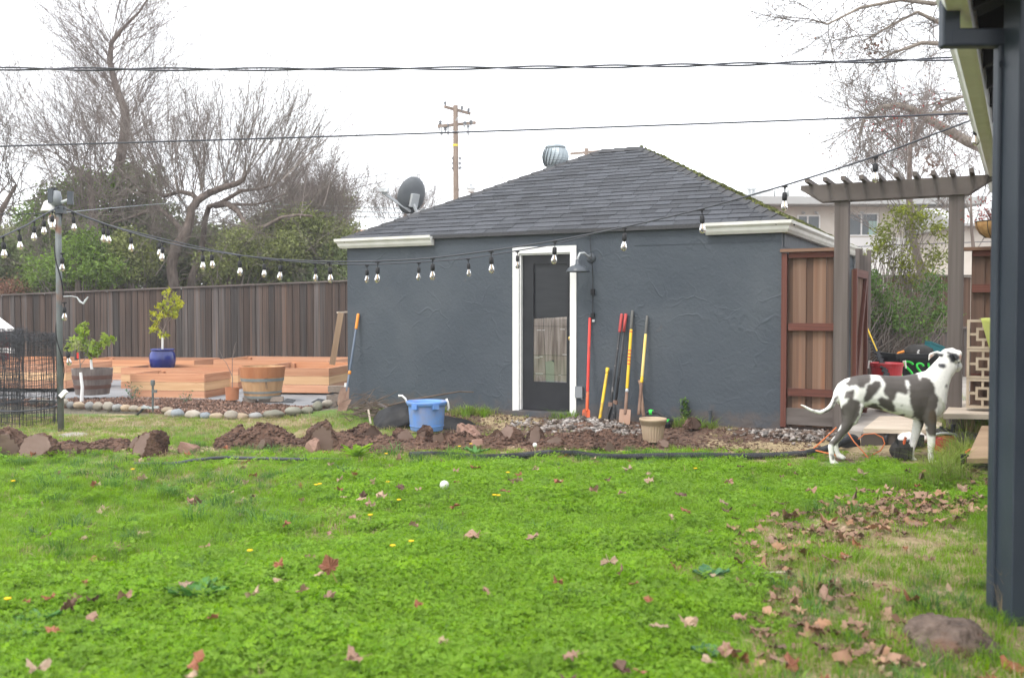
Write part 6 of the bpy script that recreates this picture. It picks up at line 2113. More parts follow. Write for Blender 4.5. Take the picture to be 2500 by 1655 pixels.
bk = MB().blob(G(2385, 1060, .0) + np.array([.1, .45, -.06]), .66, .45, .43, 22, 14, .06, seed=8)
tag(bk.build('earth_bank', M.soil, smooth=True), kind='structure')

# sloping step board near the downspout
a, b = P(2360, 1119, 8.15), P(2480, 1119, 8.15)
c, d_ = P(2530, 1039, 9.2), P(2397, 1039, 9.2)
o = T('garden_step', 'wooden step with broad sloping tread half behind the downspout', 'step', (a + c) / 2 * np.array([1, 1, 0]))
MB().loft([[p - Z3 * .04 for p in (a, b, c, d_)], [a, b, c, d_]]).build('tread', M.stepwood, o)
MB().obox((a + b) / 2 - Z3 * .07 + np.array([.03, .03, 0]), (b[0] - a[0], 0, 0), (0, .04, 0), (0, 0, .025)).build('nosing', M.eavedark, o)
m = MB().obox(((a + b) / 2 + np.array([.06, .1, 0])) * np.array([1, 1, 0]) + Z3 * .085, (b[0] - a[0] - .06, 0, 0), (0, .05, 0), (0, 0, .24))
m.build('riser', M.greywood, o)
MB().obox(a * np.array([1, 1, 0]) + np.array([.02, .08, .1]), (.05, 0, 0), (0, .05, 0), (0, 0, .25)).build('post', M.eavedark, o)

# breeze blocks
s0 = ws(2361, -.42)
bz = wz(2380, 975, -.42) - .09
for k, lab in enumerate(('bottom breeze block of the stack by the side gate, standing on the deck', 'middle breeze block of the stack by the side gate', 'top breeze block of the stack by the side gate, half under the lime towel')):
    S_ = .302
    zb = bz + k * S_
    m = MB()
    t0, t1, fr = -.42, -.30, .026
    s1 = s0 + S_
    m.sbox(s0, s1, t0, t1, zb + .002, zb + fr).sbox(s0, s1, t0, t1, zb + S_ - fr, zb + S_ - .002)
    m.sbox(s0, s0 + fr, t0, t1, zb + fr, zb + S_ - fr).sbox(s1 - fr, s1, t0, t1, zb + fr, zb + S_ - fr)
    c0, c1, cw = .085, .217, .024
    e = .003
    m.sbox(s0 + c0, s0 + c1, t0 + e, t1 - e, zb + c0, zb + c0 + cw).sbox(s0 + c0, s0 + c1, t0 + e, t1 - e, zb + c1 - cw, zb + c1)
    m.sbox(s0 + c0, s0 + c0 + cw, t0 + e, t1 - e, zb + c0 + cw, zb + c1 - cw).sbox(s0 + c1 - cw, s0 + c1, t0 + e, t1 - e, zb + c0 + cw, zb + c1 - cw)
    e = .006
    m.sbox(s0 + fr, s0 + c0, t0 + e, t1 - e, zb + .139, zb + .163).sbox(s0 + c1, s1 - fr, t0 + e, t1 - e, zb + .139, zb + .163)
    m.sbox(s0 + .139, s0 + .163, t0 + e, t1 - e, zb + fr, zb + c0).sbox(s0 + .139, s0 + .163, t0 + e, t1 - e, zb + c1, zb + S_ - fr)
    tag(m.build('breeze_block', M.block), lab, 'breeze block', 'stacked breeze blocks')
    # the second column, behind the downspout
    if k < 3:
        o2 = bpy.data.objects['breeze_block' if k == 0 else 'breeze_block.%03d' % (2 * k)].copy()
        COL.objects.link(o2)
        o2.location = Vector(o2.location) + Vector(U3 * .306)
        tag(o2, ('bottom', 'middle', 'top')[k] + ' breeze block of the second column, hidden behind the downspout', 'breeze block', 'stacked breeze blocks')
# towel over the top block
zt_ = bz + 3 * .302
nu, nv = 16, 22
vs_ = []
for j in range(nv):
    for i in range(nu):
        u_ = i / (nu - 1); v_ = j / (nv - 1)
        s_ = s0 + .10 + u_ * .50 + (.10 * v_ * (1 - u_))
        fold = .02 * math.sin(u_ * 17 + v_ * 3) * (.3 + v_)
        if v_ < .28:
            t_, z_ = -.30 - (v_ / .28) * .135, zt_ + .008 + .01 * math.sin(u_ * 9)
        else:
            dr = (v_ - .28) / .72
            L_ = .60 * (.45 + .55 * math.sin(min(1, u_ * 2.2) * math.pi / 2)) if u_ < .5 else .46
            t_, z_ = -.438 - fold - .01, zt_ + .006 - dr * L_
        vs_.append(S(s_, t_ - abs(fold) * .3, z_))
mt_ = MB().add(vs_, [(j * nu + i, j * nu + i + 1, (j + 1) * nu + i + 1, (j + 1) * nu + i) for j in range(nv - 1) for i in range(nu - 1)])
tag(mt_.build('towel', M.towel, smooth=True), 'lime green towel draped over the breeze blocks', 'towel')

# hanging basket
hb = P(2425, 560, 10.0)
k = hb[1] / F
o = T('hanging_basket', 'coconut fibre hanging basket of reddish plants beside the downspout', 'hanging basket', hb)
MB().lathe([(.01, -.125), (.07, -.115), (.13, -.07), (.165, -.01), (.175, .045), (.17, .05), (.15, .02), (.01, .02)], hb + Z3 * .03, 24).build('liner', M.coco, o, smooth=True)
m = MB()
for a_ in np.linspace(0, 2 * math.pi, 9)[:-1]:
    m.tube([hb + Z3 * .03 + np.array([math.cos(a_) * r, math.sin(a_) * r, z]) for r, z in ((.178, .048), (.168, -.01), (.135, -.07), (.07, -.118))], .003, 4)
m.lathe([(.178, .046), (.181, .05), (.178, .054)], hb + Z3 * .03, 24, cap=False)
m.build('wire_frame', M.black, o)
m = MB()
for a_ in (0.3, 2.4, 4.5):
    m.tube([hb + np.array([math.cos(a_) * .175, math.sin(a_) * .175, .08]), hb + Z3 * .75], .003, 4)
m.tube([hb + Z3 * .75, hb + Z3 * 1.45 + np.array([-.0, .0, 0])], .004, 4)
m.build('hanger', M.black, o)
cs = [hb + np.array([nr.normal() * .09, nr.normal() * .09, .10 + abs(nr.normal()) * .09]) for _ in range(60)]
v, f = quads(np.array(cs).repeat(5, 0) + nr.normal(size=(300, 3)) * .03, nr.uniform(.02, .05, 300), .4)
tag(raw('foliage', v, f, M.redleaf, o, hb), kind='stuff')
sg = []
for _ in range(40):
    a_ = nr.uniform(0, 6.28); r = nr.uniform(.04, .14)
    p = hb + np.array([0, 0, .05]); e = hb + np.array([math.cos(a_) * r, math.sin(a_) * r, nr.uniform(.12, .30)])
    sg.append((*p, *e, .003, .0015))
v, f = prisms(sg, 4)
raw('stems', v, f, M.twigp, o, hb)

# wheelie bin with green spray letters
d = 13.0
k = d / F
c = P(2255, 985, d); c[2] = .30
o = T('wheelie_bin', 'open black rubbish bin with green spray-painted letters', 'bin', c)
zr = zpix(2250, 872, d)
x0, x1 = P(2190, 900, d)[0], P(2330, 900, d)[0]
MB().loft([[(x0 + .06, d, .3), (x1 - .06, d, .3), (x1 - .06, d + .5, .3), (x0 + .06, d + .5, .3)], [(x0, d - .06, zr), (x1, d - .06, zr), (x1, d + .62, zr), (x0, d + .62, zr)]]).build('body', M.binblack, o)
m = MB()
m.obox(((x0 + x1) / 2, d - .07, zr + .02), (x1 - x0 + .12, 0, 0), (0, .07, 0), (0, 0, .06))
m.obox((x0 - .025, d + .28, zr + .02), (.06, 0, 0), (0, .62, 0), (0, 0, .058)).obox((x1 + .025, d + .28, zr + .02), (.06, 0, 0), (0, .62, 0), (0, 0, .058))
m.build('rim', M.binblack, o)


def stroke(pts, r=.016):
    pts = np.array(pts, float); s = np.linspace(0, 1, len(pts)); t = np.linspace(0, 1, 40)
    pts = np.stack([np.interp(t, s, pts[:, k]) for k in (0, 1)], 1)
    for _ in range(8): pts[1:-1] = .25 * pts[:-2] + .5 * pts[1:-1] + .25 * pts[2:]
    pp = [P(2150 + x / 7.84, 820 + y / 7.84, d - .06) - np.array([0, .012, 0]) for x, y in pts]
    return MB().tube(pp, r, 6)


# the bin's front leans, so the strokes follow its plane
stroke([(612, 545), (585, 515), (540, 490), (480, 485), (440, 505), (440, 540), (480, 590), (530, 640), (580, 690), (600, 730)]).build('spray_letter', M.spray, o)
stroke([(812, 580), (800, 545), (760, 525), (705, 525), (680, 555), (695, 610), (730, 650), (760, 690)], .015).build('spray_letter', M.spray, o)
stroke([(370, 700), (385, 740), (395, 770)], .018).build('spray_letter', M.spray, o)
stroke([(905, 520), (910, 570), (930, 620)], .014).build('spray_letter', M.spray, o)
c = P(2243, 862, 13.3)
m = MB().blob((0, 0, 0), .20, .18, .12, 20, 12, .08, seed=6)
o = put('black_bag', m.mesh('black_bag', M.bagblack, (0, 0, 0), True), None, c)
tag(o, 'black sports bag with small white figure mark on top of the bin', 'bag')
mk = MB()
for p0, p1 in (((722, 270), (720, 310)), ((720, 290), (745, 285)), ((720, 305), (700, 345)), ((720, 310), (742, 350)), ((722, 290), (700, 310)), ((730, 268), (735, 275))):
    mk.tube([P(2150 + p0[0] / 7.84, 820 + p0[1] / 7.84, 13.06), P(2150 + p1[0] / 7.84, 820 + p1[1] / 7.84, 13.06)], .007, 5)
me_o = mk.build('figure_mark', M.whitewall, None)
me_o.parent = o; me_o.location = Vector(me_o.location) - o.location
c = P(2278, 852, 13.35)
o = T('tool_case', 'teal plastic case tipped on top of the bin', 'case', c)
ax = np.array([.93, 0, -.36]); ay = np.array([0, 1, 0]); az = np.array([.36, 0, .93])
MB().obox(c, ax * .19, ay * .2, az * .10).build('body', M.teal, o)
MB().obox(c + az * .065, ax * .20, ay * .21, az * .025).build('lid', M.teal, o)
c = P(2198, 864, 13.1)
tag(MB().tube([P(2188, 868, 13.1), P(2194, 862, 13.1), P(2207, 858, 13.1)], .018, 8).build('yellow_hose_end', M.orange), 'yellow curved hose end sticking out of the black bin', 'hose')
# red tub
d = 12.0
c = P(2164, 930, d); c[2] = .29
o = T('red_tub', 'red rope-handled tub in the side yard behind the dog', 'tub', c)
k = d / F
MB().lathe([(31 * k, 0), (37 * k, zpix(0, 891, d) - .29), (34 * k, zpix(0, 891, d) - .29), (30 * k, .03), (.01, .03)], c, 32).build('body', M.red, o)
zz = zpix(0, 889, d) - .29
MB().lathe([(36 * k, zz - .03), (39 * k, zz - .025), (40 * k, zz + .015), (37 * k, zz + .02), (34 * k, zz)], c, 32).build('rim', M.red, o)
for sg in (-1, 1):
    e = c + np.array([sg * 38 * k, -.02, zz])
    MB().tube([e + Z3 * .03, e + np.array([sg * .03, 0, .045]), e + np.array([sg * .04, 0, -.05])], .010, 6).build('rope_handle', M.whitewall, o)
MB().obox(c + np.array([-.06, -36 * k, .13]), (.14, 0, 0), (0, .006, 0), (0, 0, .12)).build('sticker', M.lightgrey, o)
# black and yellow rod leaning across the tub
o = T('hedge_trimmer', 'black toothed blade with yellow edge leaning across the red tub', 'garden tool', P(2160, 920, 11.9))
a, b = P(2166, 918, 11.75), P(2110, 785, 12.3)
dv = (b - a) / np.linalg.norm(b - a)
sd_ = np.cross(dv, np.array([0, 1, 0]))
board('bar', o, (a * .7 + b * .3), (b - a) * .6, sd_ * .055, np.array([0, .02, 0]), M.black)
board('yellow_edge', o, a * .28 + b * .72 + sd_ * .0, (b - a) * .56, sd_ * .02, np.array([0, .028, 0]), M.yellow)
for j in range(11):
    p = a + (b - a) * (.03 + j * .065)
    for sg in (-1, 1):
        board('tooth', o, p + sd_ * sg * .032, dv * .028, sd_ * .035, np.array([0, .016, 0]), M.black)
# tool bags, white helmet-like bucket, cords, corrugated pipe
c = G(2198, 1120, .02)
o = T('tool_bag', 'small dark canvas tool bag with orange tool sticking out, left of the dog forelegs', 'bag', c)
m = MB().blob(c + Z3 * .085, .10, .09, .10, 16, 10, .06, seed=4)
m.build('body', M.bagblack, o, smooth=True)
for k in range(4):
    MB().obox(c + np.array([-.07 + k * .045, -.085 + .01 * (k % 2), .07]), (.035, .004, 0), (0, .03, 0), (.008, 0, .11)).build('pocket', M.bagblack, o)
MB().bar(c + np.array([.0, -.06, .13]), c + np.array([.03, -.05, .22]), .018, .018).build('tool_grip', M.orangem, o)
MB().bar(c + np.array([-.04, -.05, .13]), c + np.array([-.055, -.04, .20]), .02, .02).build('pliers', M.black, o)
c = P(2300, 1085, 9.75)
o = T('red_tool_bag', 'open red-lined tool bag with black handles behind the dog forelegs', 'bag', c)
m = MB()
rg = []
for z, rx, ry in ((-.13, .13, .09), (-.05, .15, .11), (.06, .135, .10), (.10, .12, .085)):
    rg.append([c + np.array([math.cos(t) * rx, math.sin(t) * ry, z]) for t in np.linspace(0, 2 * math.pi, 25)[:-1]])
m.loft(rg)
m.build('body', M.red, o, smooth=True)
MB().tube([c + np.array([math.cos(t) * .125, -.06 - .02 * math.sin(t), .09 + .035 * math.sin(t)]) for t in np.linspace(0, math.pi, 12)], .014, 6).build('mouth_band', M.lightgrey, o)
MB().blob(c + Z3 * .12, .11, .08, .05, 14, 8, .1, seed=3).build('flap', M.bagblack, o, smooth=True)
MB().tube([c + np.array([.09, -.03, .10]), c + np.array([.10, -.03, .21])], .022, 8).build('handle', M.black, o)
MB().tube([c + np.array([-.03, -.03, .12]), c + np.array([-.02, -.03, .19])], .02, 8).build('handle', M.black, o)
MB().tube([c + np.array([-.12, -.13, -.09]), c + np.array([-.06, -.14, -.03]), c + np.array([.03, -.13, -.06])], .008, 6).build('orange_strap', M.extcord, o)
c = P(2226, 1072, 9.95)
m = MB().blob((0, 0, 0), .15, .12, .075, 24, 16, .16, seed=2)
o = put('white_bag', m.mesh('white_bag', M.whitewall, (0, 0, 0), True), None, c)
tag(o, 'crumpled white bag slumped behind the dog forelegs', 'bag')
c = P(2224, 1082, 9.8)
tag(MB().obox(c, (.16, 0, .02), (0, .08, 0), (0, 0, .07)).obox(c + np.array([.09, -.02, .03]), (.05, 0, 0), (0, .06, 0), (0, 0, .12)).build('cordless_drill', M.black), 'dark power tool lying against the crumpled white bag', 'power tool')


def ground_tube(name, label, cat, pts, r, mt, n=120, ribs=False):
    P_ = np.array([G(x, y, z) for x, y, z in pts])
    s = np.linspace(0, 1, len(P_)); t = np.linspace(0, 1, n)
    q = np.stack([np.interp(t, s, P_[:, i]) for i in range(3)], 1)
    for _ in range(max(2, n // 30)):
        q[1:-1] = .25 * q[:-2] + .5 * q[1:-1] + .25 * q[2:]
    rr = [r * (1 + (.09 if i % 2 else -.09)) for i in range(n)] if ribs else r
    return tag(MB().tube(q, rr, 10).build(name, mt, smooth=not ribs), label, cat)


ground_tube('corrugated_pipe', 'black corrugated drain pipe lying in the grass from the earth ridge to the dog', 'pipe',
            [(1000, 1111, .03), (1060, 1109, .02), (1110, 1112, .01), (1160, 1117, .025), (1210, 1116, .035), (1280, 1112, .05), (1340, 1106, .03), (1400, 1107, .03), (1450, 1114, .025), (1530, 1116, .025), (1620, 1113, .025), (1720, 1112, .025), (1820, 1114, .025), (1900, 1112, .025), (1965, 1107, .025), (2010, 1098, .06), (2045, 1085, .08), (2072, 1074, .12)], .033, M.black, 700, True)
c = P(2068, 1083, 10.1)
o = MB().lathe([(.055, .1), (.10, .09), (.11, .0), (.11, -.06), (.085, -.07), (.05, -.06)], c, 20, (.35, -1, .15))
tag(o.build('pipe_flange', M.black, smooth=True), 'black round pipe end resting behind the dog hind legs', 'pipe')
ground_tube('garden_hose', 'thin dark hose lying in the grass left of the earth ridge', 'hose',
            [(328, 1132, .03), (370, 1133, .03), (430, 1131, .035), (470, 1124, .045), (520, 1118, .05), (560, 1117, .025), (640, 1119, .05), (720, 1121, .05), (800, 1121, .025), (860, 1122, .02)], .016, M.cable)
ground_tube('extension_cord', 'orange extension cord looping on the grass around the dog hind legs', 'cord',
            [(1948, 1101, .03), (1985, 1098, .06), (2020, 1106, .05), (2045, 1112, .03)], .007, M.extcord, 50)
pts = [(2042, 1043, .35), (2030, 1055, .28), (2005, 1078, .15), (1985, 1096, .06)]
tag(MB().tube([P(x, y, 9.9) for x, y, z in pts], .007, 6).build('extension_cord', M.extcord), 'orange cord rising behind the dog thigh', 'cord')
pts = [(2070, 1055), (2085, 1078), (2105, 1100), (2120, 1118)]
tag(MB().tube([P(x, y, 9.7 - i * .1) for i, (x, y) in enumerate(pts)], .006, 6).build('extension_cord', M.extcord), 'orange cord running down from the pipe end between the dog legs', 'cord')
pts = [(2095, 1072), (2110, 1060), (2135, 1058), (2155, 1068), (2160, 1082), (2150, 1100), (2125, 1112), (2095, 1116)]
tag(MB().tube([P(x, y, 9.75 - .03 * i) for i, (x, y) in enumerate(pts)], .006, 6).build('extension_cord', M.extcord), 'open orange cord loop on the grass under the dog belly', 'cord')
pts = [(2358, 1107), (2368, 1100), (2385, 1097), (2400, 1086), (2415, 1075)]
tag(MB().tube([P(x, y, 8.3 + .17 * i) + Z3 * .012 for i, (x, y) in enumerate(pts)], .008, 6).build('extension_cord', M.extcord), 'orange cord lying across the sloping wooden step', 'cord')
c = P(2164, 1072, 10.05)
o = T('spotlight', 'small black spotlight lying beside the low plank platform', 'lamp', c)
MB().lathe([(.03, .06), (.065, .03), (.07, -.02), (.06, -.03), (.01, -.02)], c, 16, (-.7, .6, .1)).build('head', M.black, o, smooth=True)
MB().blob(c + np.array([.06, .05, -.02]), .06, .06, .05, 10, 8, .1).build('base', M.lamp, o)
# boulder at the lower right
c = G(2345, 1640, .0)
c = np.array([P(2338, 1600, 4.05)[0], 4.12, -.065])
m = MB().blob((0, 0, 0), .225, .2, .19, 90, 60, .07, seed=15)
v = m.arr()
qq = random.Random(77)
for n_, e in (((-.5, -.5, .75), .165), ((.5, -.4, .8), .18), ((-.9, -.1, .3), .19), ((.75, -.6, .2), .19), ((0, -.2, 1), .178), ((-.2, -.95, .1), .165), ((.35, -.85, .5), .155)):
    n_ = np.array(n_); n_ = n_ / np.linalg.norm(n_)
    v = v - n_ * np.maximum(v @ n_ - e, 0)[:, None]
v += (np.stack([fbm(v[:, k] * 9 + v[:, 1] * 4, v[:, 2] * 9 + k, 60 + k, 4) for k in range(3)], 1)) * .05 + (np.stack([fbm(v[:, k] * 40 + v[:, 1] * 20, v[:, 2] * 40 + k, 90 + k, 3) for k in range(3)], 1)) * .012
m.v = [tuple(a) for a in v]
o = put('boulder', m.mesh('boulder', M.boulder, (0, 0, 0), True), None, c)
tag(o, 'large angular brown boulder at the lower right by the porch post', 'rock')
# white ball
c = G(1085, 1207, .03); c[2] += .075
o = MB().blob(c, .036, .036, .036, 20, 12).build('ball', M.ball, smooth=True)
tag(o, 'small white ball lying in the clover', 'ball')
# piece of pale wood in the thin grass
for k, (px, py, L_, an, lab) in enumerate(((1895, 1398, .16, .15, 'short pale stick lying in the thin grass on the right'), (1845, 1400, .05, 1.2, 'tiny wood chip beside the short pale stick'))):
    c = G(px, py, .025); c[2] = float(gz(c[0], c[1])) + .02
    tag(board('wood_scrap', None, c, np.array([math.cos(an), math.sin(an), 0]) * L_, np.array([-math.sin(an), math.cos(an), 0]) * .035, Z3 * .02, M.palewood), lab, 'stick')
# ------------------------------------------------------------ trees
def grow(p, dv, L_, r, lev, cfg, q, out, heavy):
    """recursive branching; out gets twig rows, heavy gets polylines of thick wood"""
    n = cfg['steps'][lev]
    pts, rs = [np.array(p)], [r]
    d = np.array(dv, float); d /= np.linalg.norm(d)
    st = L_ / n
    kids = []
    rend = max(r * cfg['taper'][lev], cfg['rmin'])
    for i in range(n):
        d = d + q.normal(size=3) * cfg['wob'][lev] + np.array([0, 0, cfg['up'][lev]])
        d /= np.linalg.norm(d)
        pts.append(pts[-1] + d * st)
        f = (i + 1) / n
        rs.append(r + (rend - r) * f)
        if lev < cfg['lev'] and f > cfg['start'][lev]:
            k = cfg['kids'][lev]
            k = int(k) + (q.random() < k - int(k))
            for _ in range(k):
                kids.append((pts[-1].copy(), d.copy(), rs[-1], f))
    if r > cfg['thick']:
        heavy.append((pts, rs))
    else:
        for i in range(n):
            out.append((*pts[i], *pts[i + 1], rs[i], rs[i + 1]))
    for kp, kd, kr, f in kids:
        a = q.normal(size=3); a -= kd * a.dot(kd); a /= np.linalg.norm(a) + 1e-9
        sp = cfg['spread'][lev] * q.uniform(.6, 1.3)
        nd = kd * math.cos(sp) + a * math.sin(sp)
        grow(kp, nd, L_ * cfg['len'][lev] * q.uniform(.6, 1.2) * (1 - .35 * f), max(kr * cfg['rad'][lev], cfg['rmin']), lev + 1, cfg, q, out, heavy)


def finish_tree(name, label, base, heavy, out, bark, twig, cat='tree', extra=None):
    t = T(name, label, cat, base)
    if heavy:
        m = MB()
        m.tube(heavy[0][0], heavy[0][1], 9)
        m.build('trunk', bark, t, smooth=True)
        if len(heavy) > 1:
            m = MB()
            for p, r in heavy[1:]:
                m.tube(p, r, 6)
            m.build('limbs', bark, t, smooth=True)
    if out:
        v, f = prisms(out, 3)
        tag(raw('twigs', v, f, twig, t, base), kind='stuff')
    return t


BASE = dict(lev=3, steps=(7, 7, 6, 4), taper=(.45, .35, .4, .4), rmin=.0026, wob=(.10, .14, .16, .18), up=(.02, .06, .06, .04), start=(.2, .15, .1, 1), kids=(1.6, 1.8, 1.7, 0), spread=(.6, .55, .6, .5), len=(.55, .55, .5, .5), rad=(.5, .5, .55, .6), thick=.019)


def C_(**k):
    c = dict(BASE); c.update(k); return c


def bare(name, label, trunkpx, d, r0, shoots, cfg, seed, bark=None, twig=None, ends=None):
    """trunkpx: pixel path of the trunk; shoots: (px,py, dpx,dpy, length m, r) starts of main branches"""
    q = np.random.default_rng(seed)
    path = [P(x, y, d + o) for x, y, o in trunkpx]
    base = path[0].copy()
    rs = list(np.linspace(r0, r0 * .25, len(path))) if np.isscalar(r0) else r0
    heavy, out = [(path, rs)], []
    for x, y, dx, dy, L_, r in shoots:
        p = P(x, y, d + q.normal() * .3)
        dv = np.array([dx, q.normal() * .45, -dy], float)
        grow(p, dv, L_, r, 0 if r > .03 else 1, cfg, q, out, heavy)
    return finish_tree(name, label, base, heavy, out, bark or M.bark, twig or M.twig)


# tall slender bare tree upper left
sh = []
q = np.random.default_rng(3)
for y in np.arange(365, 95, -7):
    x = np.interp(y, [105, 150, 220, 270, 330, 400], [272, 268, 284, 306, 304, 292])
    for sg in (-1, 1):
        sh.append((x, y, sg * q.uniform(.5, 1.1), -q.uniform(.5, 1.2), q.uniform(1.7, 3.4), .015))
for dx in (-.5, -.1, .3, .7):
    sh.append((270, 110, dx, -1, 2.8, .017))
bare('bare_tree', 'tall slender bare tree rising highest at the upper left', [(284, 720, 0), (286, 560, 0), (288, 440, 0), (292, 400, 0), (304, 330, 0), (306, 270, 0), (284, 215, 0), (268, 150, 0), (272, 105, 0), (300, 70, 0), (340, 30, 0), (372, -20, 0)], 29,
     [.22, .19, .17, .15, .14, .125, .10, .085, .07, .05, .035, .02], sh, C_(kids=(1.3, 1.5, 1.4, 0), up=(.03, .05, .05, .03)), 1, twig=M.twigp)
# wispy fans at the left
sh = []
q = np.random.default_rng(8)
for k in range(52):
    sh.append((q.uniform(165, 275), q.uniform(390, 470), q.uniform(-1.3, .45), -q.uniform(.5, 1.1), q.uniform(2.2, 4.4), .014))
bare('bare_tree', 'wide bare tree with fan of thin upswept shoots at the left', [(235, 720, 0), (230, 560, 0), (222, 470, 0), (215, 420, 0)], 27.5, [.14, .12, .08, .04], sh, C_(kids=(1.3, 1.4, 1.2, 0), up=(.02, .05, .05, .03), spread=(.5, .4, .5, .5)), 2, twig=M.twigp)
# far left bare tree
sh = [(q.uniform(-60, 60), q.uniform(430, 540), q.uniform(-1, 1), -q.uniform(.1, 1.1), q.uniform(1.6, 3.2), .015) for _ in range(34)]
bare('bare_tree', 'low bare tree at the far left edge above the fence', [(-30, 720, 0), (-20, 600, 0), (0, 520, 0), (40, 450, 0)], 26, [.15, .12, .08, .04], sh, C_(kids=(1.3, 1.5, 1.3, 0)), 4)


# the big old tree: hand placed limbs, vertical shoots
def old_tree():
    d = 25.5
    q = np.random.default_rng(12)
    base = P(426, 740, d)
    pl = lambda pts: [P(x, y, d + o) for x, y, o in pts]
    heavy = [(pl([(424, 740, 0), (424, 690, 0), (418, 650, 0), (428, 605, 0), (452, 575, 0), (462, 545, 0), (468, 510, 0), (482, 490, 0), (510, 472, 0)]), [.165, .15, .14, .14, .15, .12, .11, .10, .095])]
    limbs = [([(452, 578, 0), (440, 560, .3), (425, 540, .6), (405, 522, .8), (385, 505, 1)], .10, .05),
             ([(510, 472, 0), (545, 458, -.3), (575, 450, -.5), (594, 440, -.6), (600, 420, -.7)], .095, .05),
             ([(465, 700, .8), (470, 670, .8), (488, 630, .8), (496, 590, .8), (500, 540, .8), (510, 505, .6), (540, 495, .4), (565, 480, .2), (590, 465, 0)], .10, .055),
             ([(525, 503, .3), (555, 498, 0), (580, 515, -.3), (598, 545, -.5), (620, 558, -.6), (650, 552, -.7), (690, 530, -.9), (730, 525, -1), (762, 528, -1.1)], .085, .03),
             ([(590, 466, 0), (630, 462, 0), (670, 450, 0), (690, 435, 0)], .05, .02),
             ([(600, 550, -.5), (640, 570, -.6), (690, 578, -.8), (710, 585, -.9)], .04, .012),
             ([(482, 490, 0), (470, 475, .3), (440, 468, .6), (400, 480, .8), (372, 462, 1), (345, 470, 1.2)], .08, .03),
             ([(385, 505, 1), (350, 520, 1.2), (310, 535, 1.3), (270, 545, 1.4)], .05, .02),
             ([(560, 500, 0), (620, 500, -.3), (660, 490, -.4), (700, 470, -.5)], .045, .014)]
    for p, a, b in limbs:
        pp = pl(p)
        heavy.append((pp, list(np.linspace(a, b, len(pp)))))
    out = []
    cfg = C_(kids=(1.2, 1.5, 1.4, 0), up=(.05, .04, .03, .03), spread=(.4, .42, .5, .5), wob=(.05, .045, .08, .12))
    starts = [(x, y) for x, y in ((350, 465), (372, 462), (395, 475), (410, 470), (430, 468), (445, 465), (470, 470), (490, 470), (500, 465), (520, 460), (545, 455), (565, 448), (590, 440), (600, 425), (600, 425), (630, 460), (660, 450), (690, 435), (690, 440), (660, 485), (700, 470), (640, 500), (735, 520))]
    for x, y in starts * 3 + starts[3:16]:
        L_ = q.uniform(1.5, 3.1) if x < 640 else q.uniform(1.2, 2.6)
        dx = (x - 500) / 260 + q.normal() * .25
        grow(P(x + q.normal() * 5, y, d + q.normal() * .8), np.array([dx, q.normal() * .3, 1.0]), L_, .017, 1, cfg, q, out, heavy)
    for x, y in ((300, 535), (345, 470), (620, 560), (650, 552), (690, 578), (700, 530), (760, 528), (330, 530), (280, 545), (590, 500), (620, 500), (560, 510), (470, 620), (490, 640)):
        for _ in range(3):
            grow(P(x, y, d + q.normal() * .5), np.array([q.normal(), q.normal() * .5, q.normal() * .5 - .1]), q.uniform(.8, 1.8), .012, 1, cfg, q, out, heavy)
    finish_tree('old_tree', 'gnarled old bare tree with twisting limbs and dense upright shoots behind the fence', base, heavy, out, M.bark, M.twig)


old_tree()
# grey-brown tangle of shoots that fills the lower half of the wood
q = np.random.default_rng(78)
for nm, (xa, xb), (ya, yb), n in (('left_tangle', (120, 330), (400, 560), 38), ('middle_tangle', (330, 560), (400, 560), 42), ('right_tangle', (560, 860), (500, 640), 60)):
    out, heavy = [], []
    cfg = C_(kids=(1, 1.4, 1.3, 0), wob=(.1, .10, .14, .18), up=(.03, .03, .02, .02))
    for _ in range(n):
        grow(P(q.uniform(xa, xb), q.uniform(ya, yb), 27 + q.normal() * 1.3), np.array([q.normal() * .5, q.normal() * .4, 1.0]), q.uniform(1.3, 2.6), .011, 1, cfg, q, out, heavy)
    v, f = prisms(out, 3)
    tag(raw('tangled_shoots', v, f, M.twigp), kind='stuff')
# finer trees towards the shed
for k, (xs_, ytop, ybase, d, n, sd, lab, tw) in enumerate((((640, 740), 330, 560, 31, 34, 21, 'pinkish bare tree behind the right side of the old tree', M.twigp), ((745, 855), 390, 580, 33, 34, 22, 'rounded bare tree just left of the satellite dish', M.twigp), ((890, 1090), 440, 560, 36, 44, 23, 'low bare tree behind the satellite dish and utility pole', M.twigp), ((100, 220), 500, 600, 30, 20, 24, 'bare thicket tree between the lamp post and the fan-shaped tree', M.twig))):
    q = np.random.default_rng(sd)
    sh = []
    cx_ = sum(xs_) / 2
    for _ in range(int(n * 1.6)):
        x = q.uniform(*xs_)
        sh.append((cx_ + (x - cx_) * .6, q.uniform(ybase - 60, ybase), (x - cx_) / (xs_[1] - xs_[0]) * 1.6 + q.normal() * .2, -1, (ybase - ytop) / F * d * q.uniform(.35, .65), .014))
    bare('bare_tree', lab, [(cx_, 740, 0), (cx_ + 3, 640, 0), (cx_ - 2, 560, 0), (cx_, 500, 0)], d, [.15, .12, .08, .04], sh, C_(kids=(1.2, 1.5, 1.3, 0)), sd + 50, twig=tw)


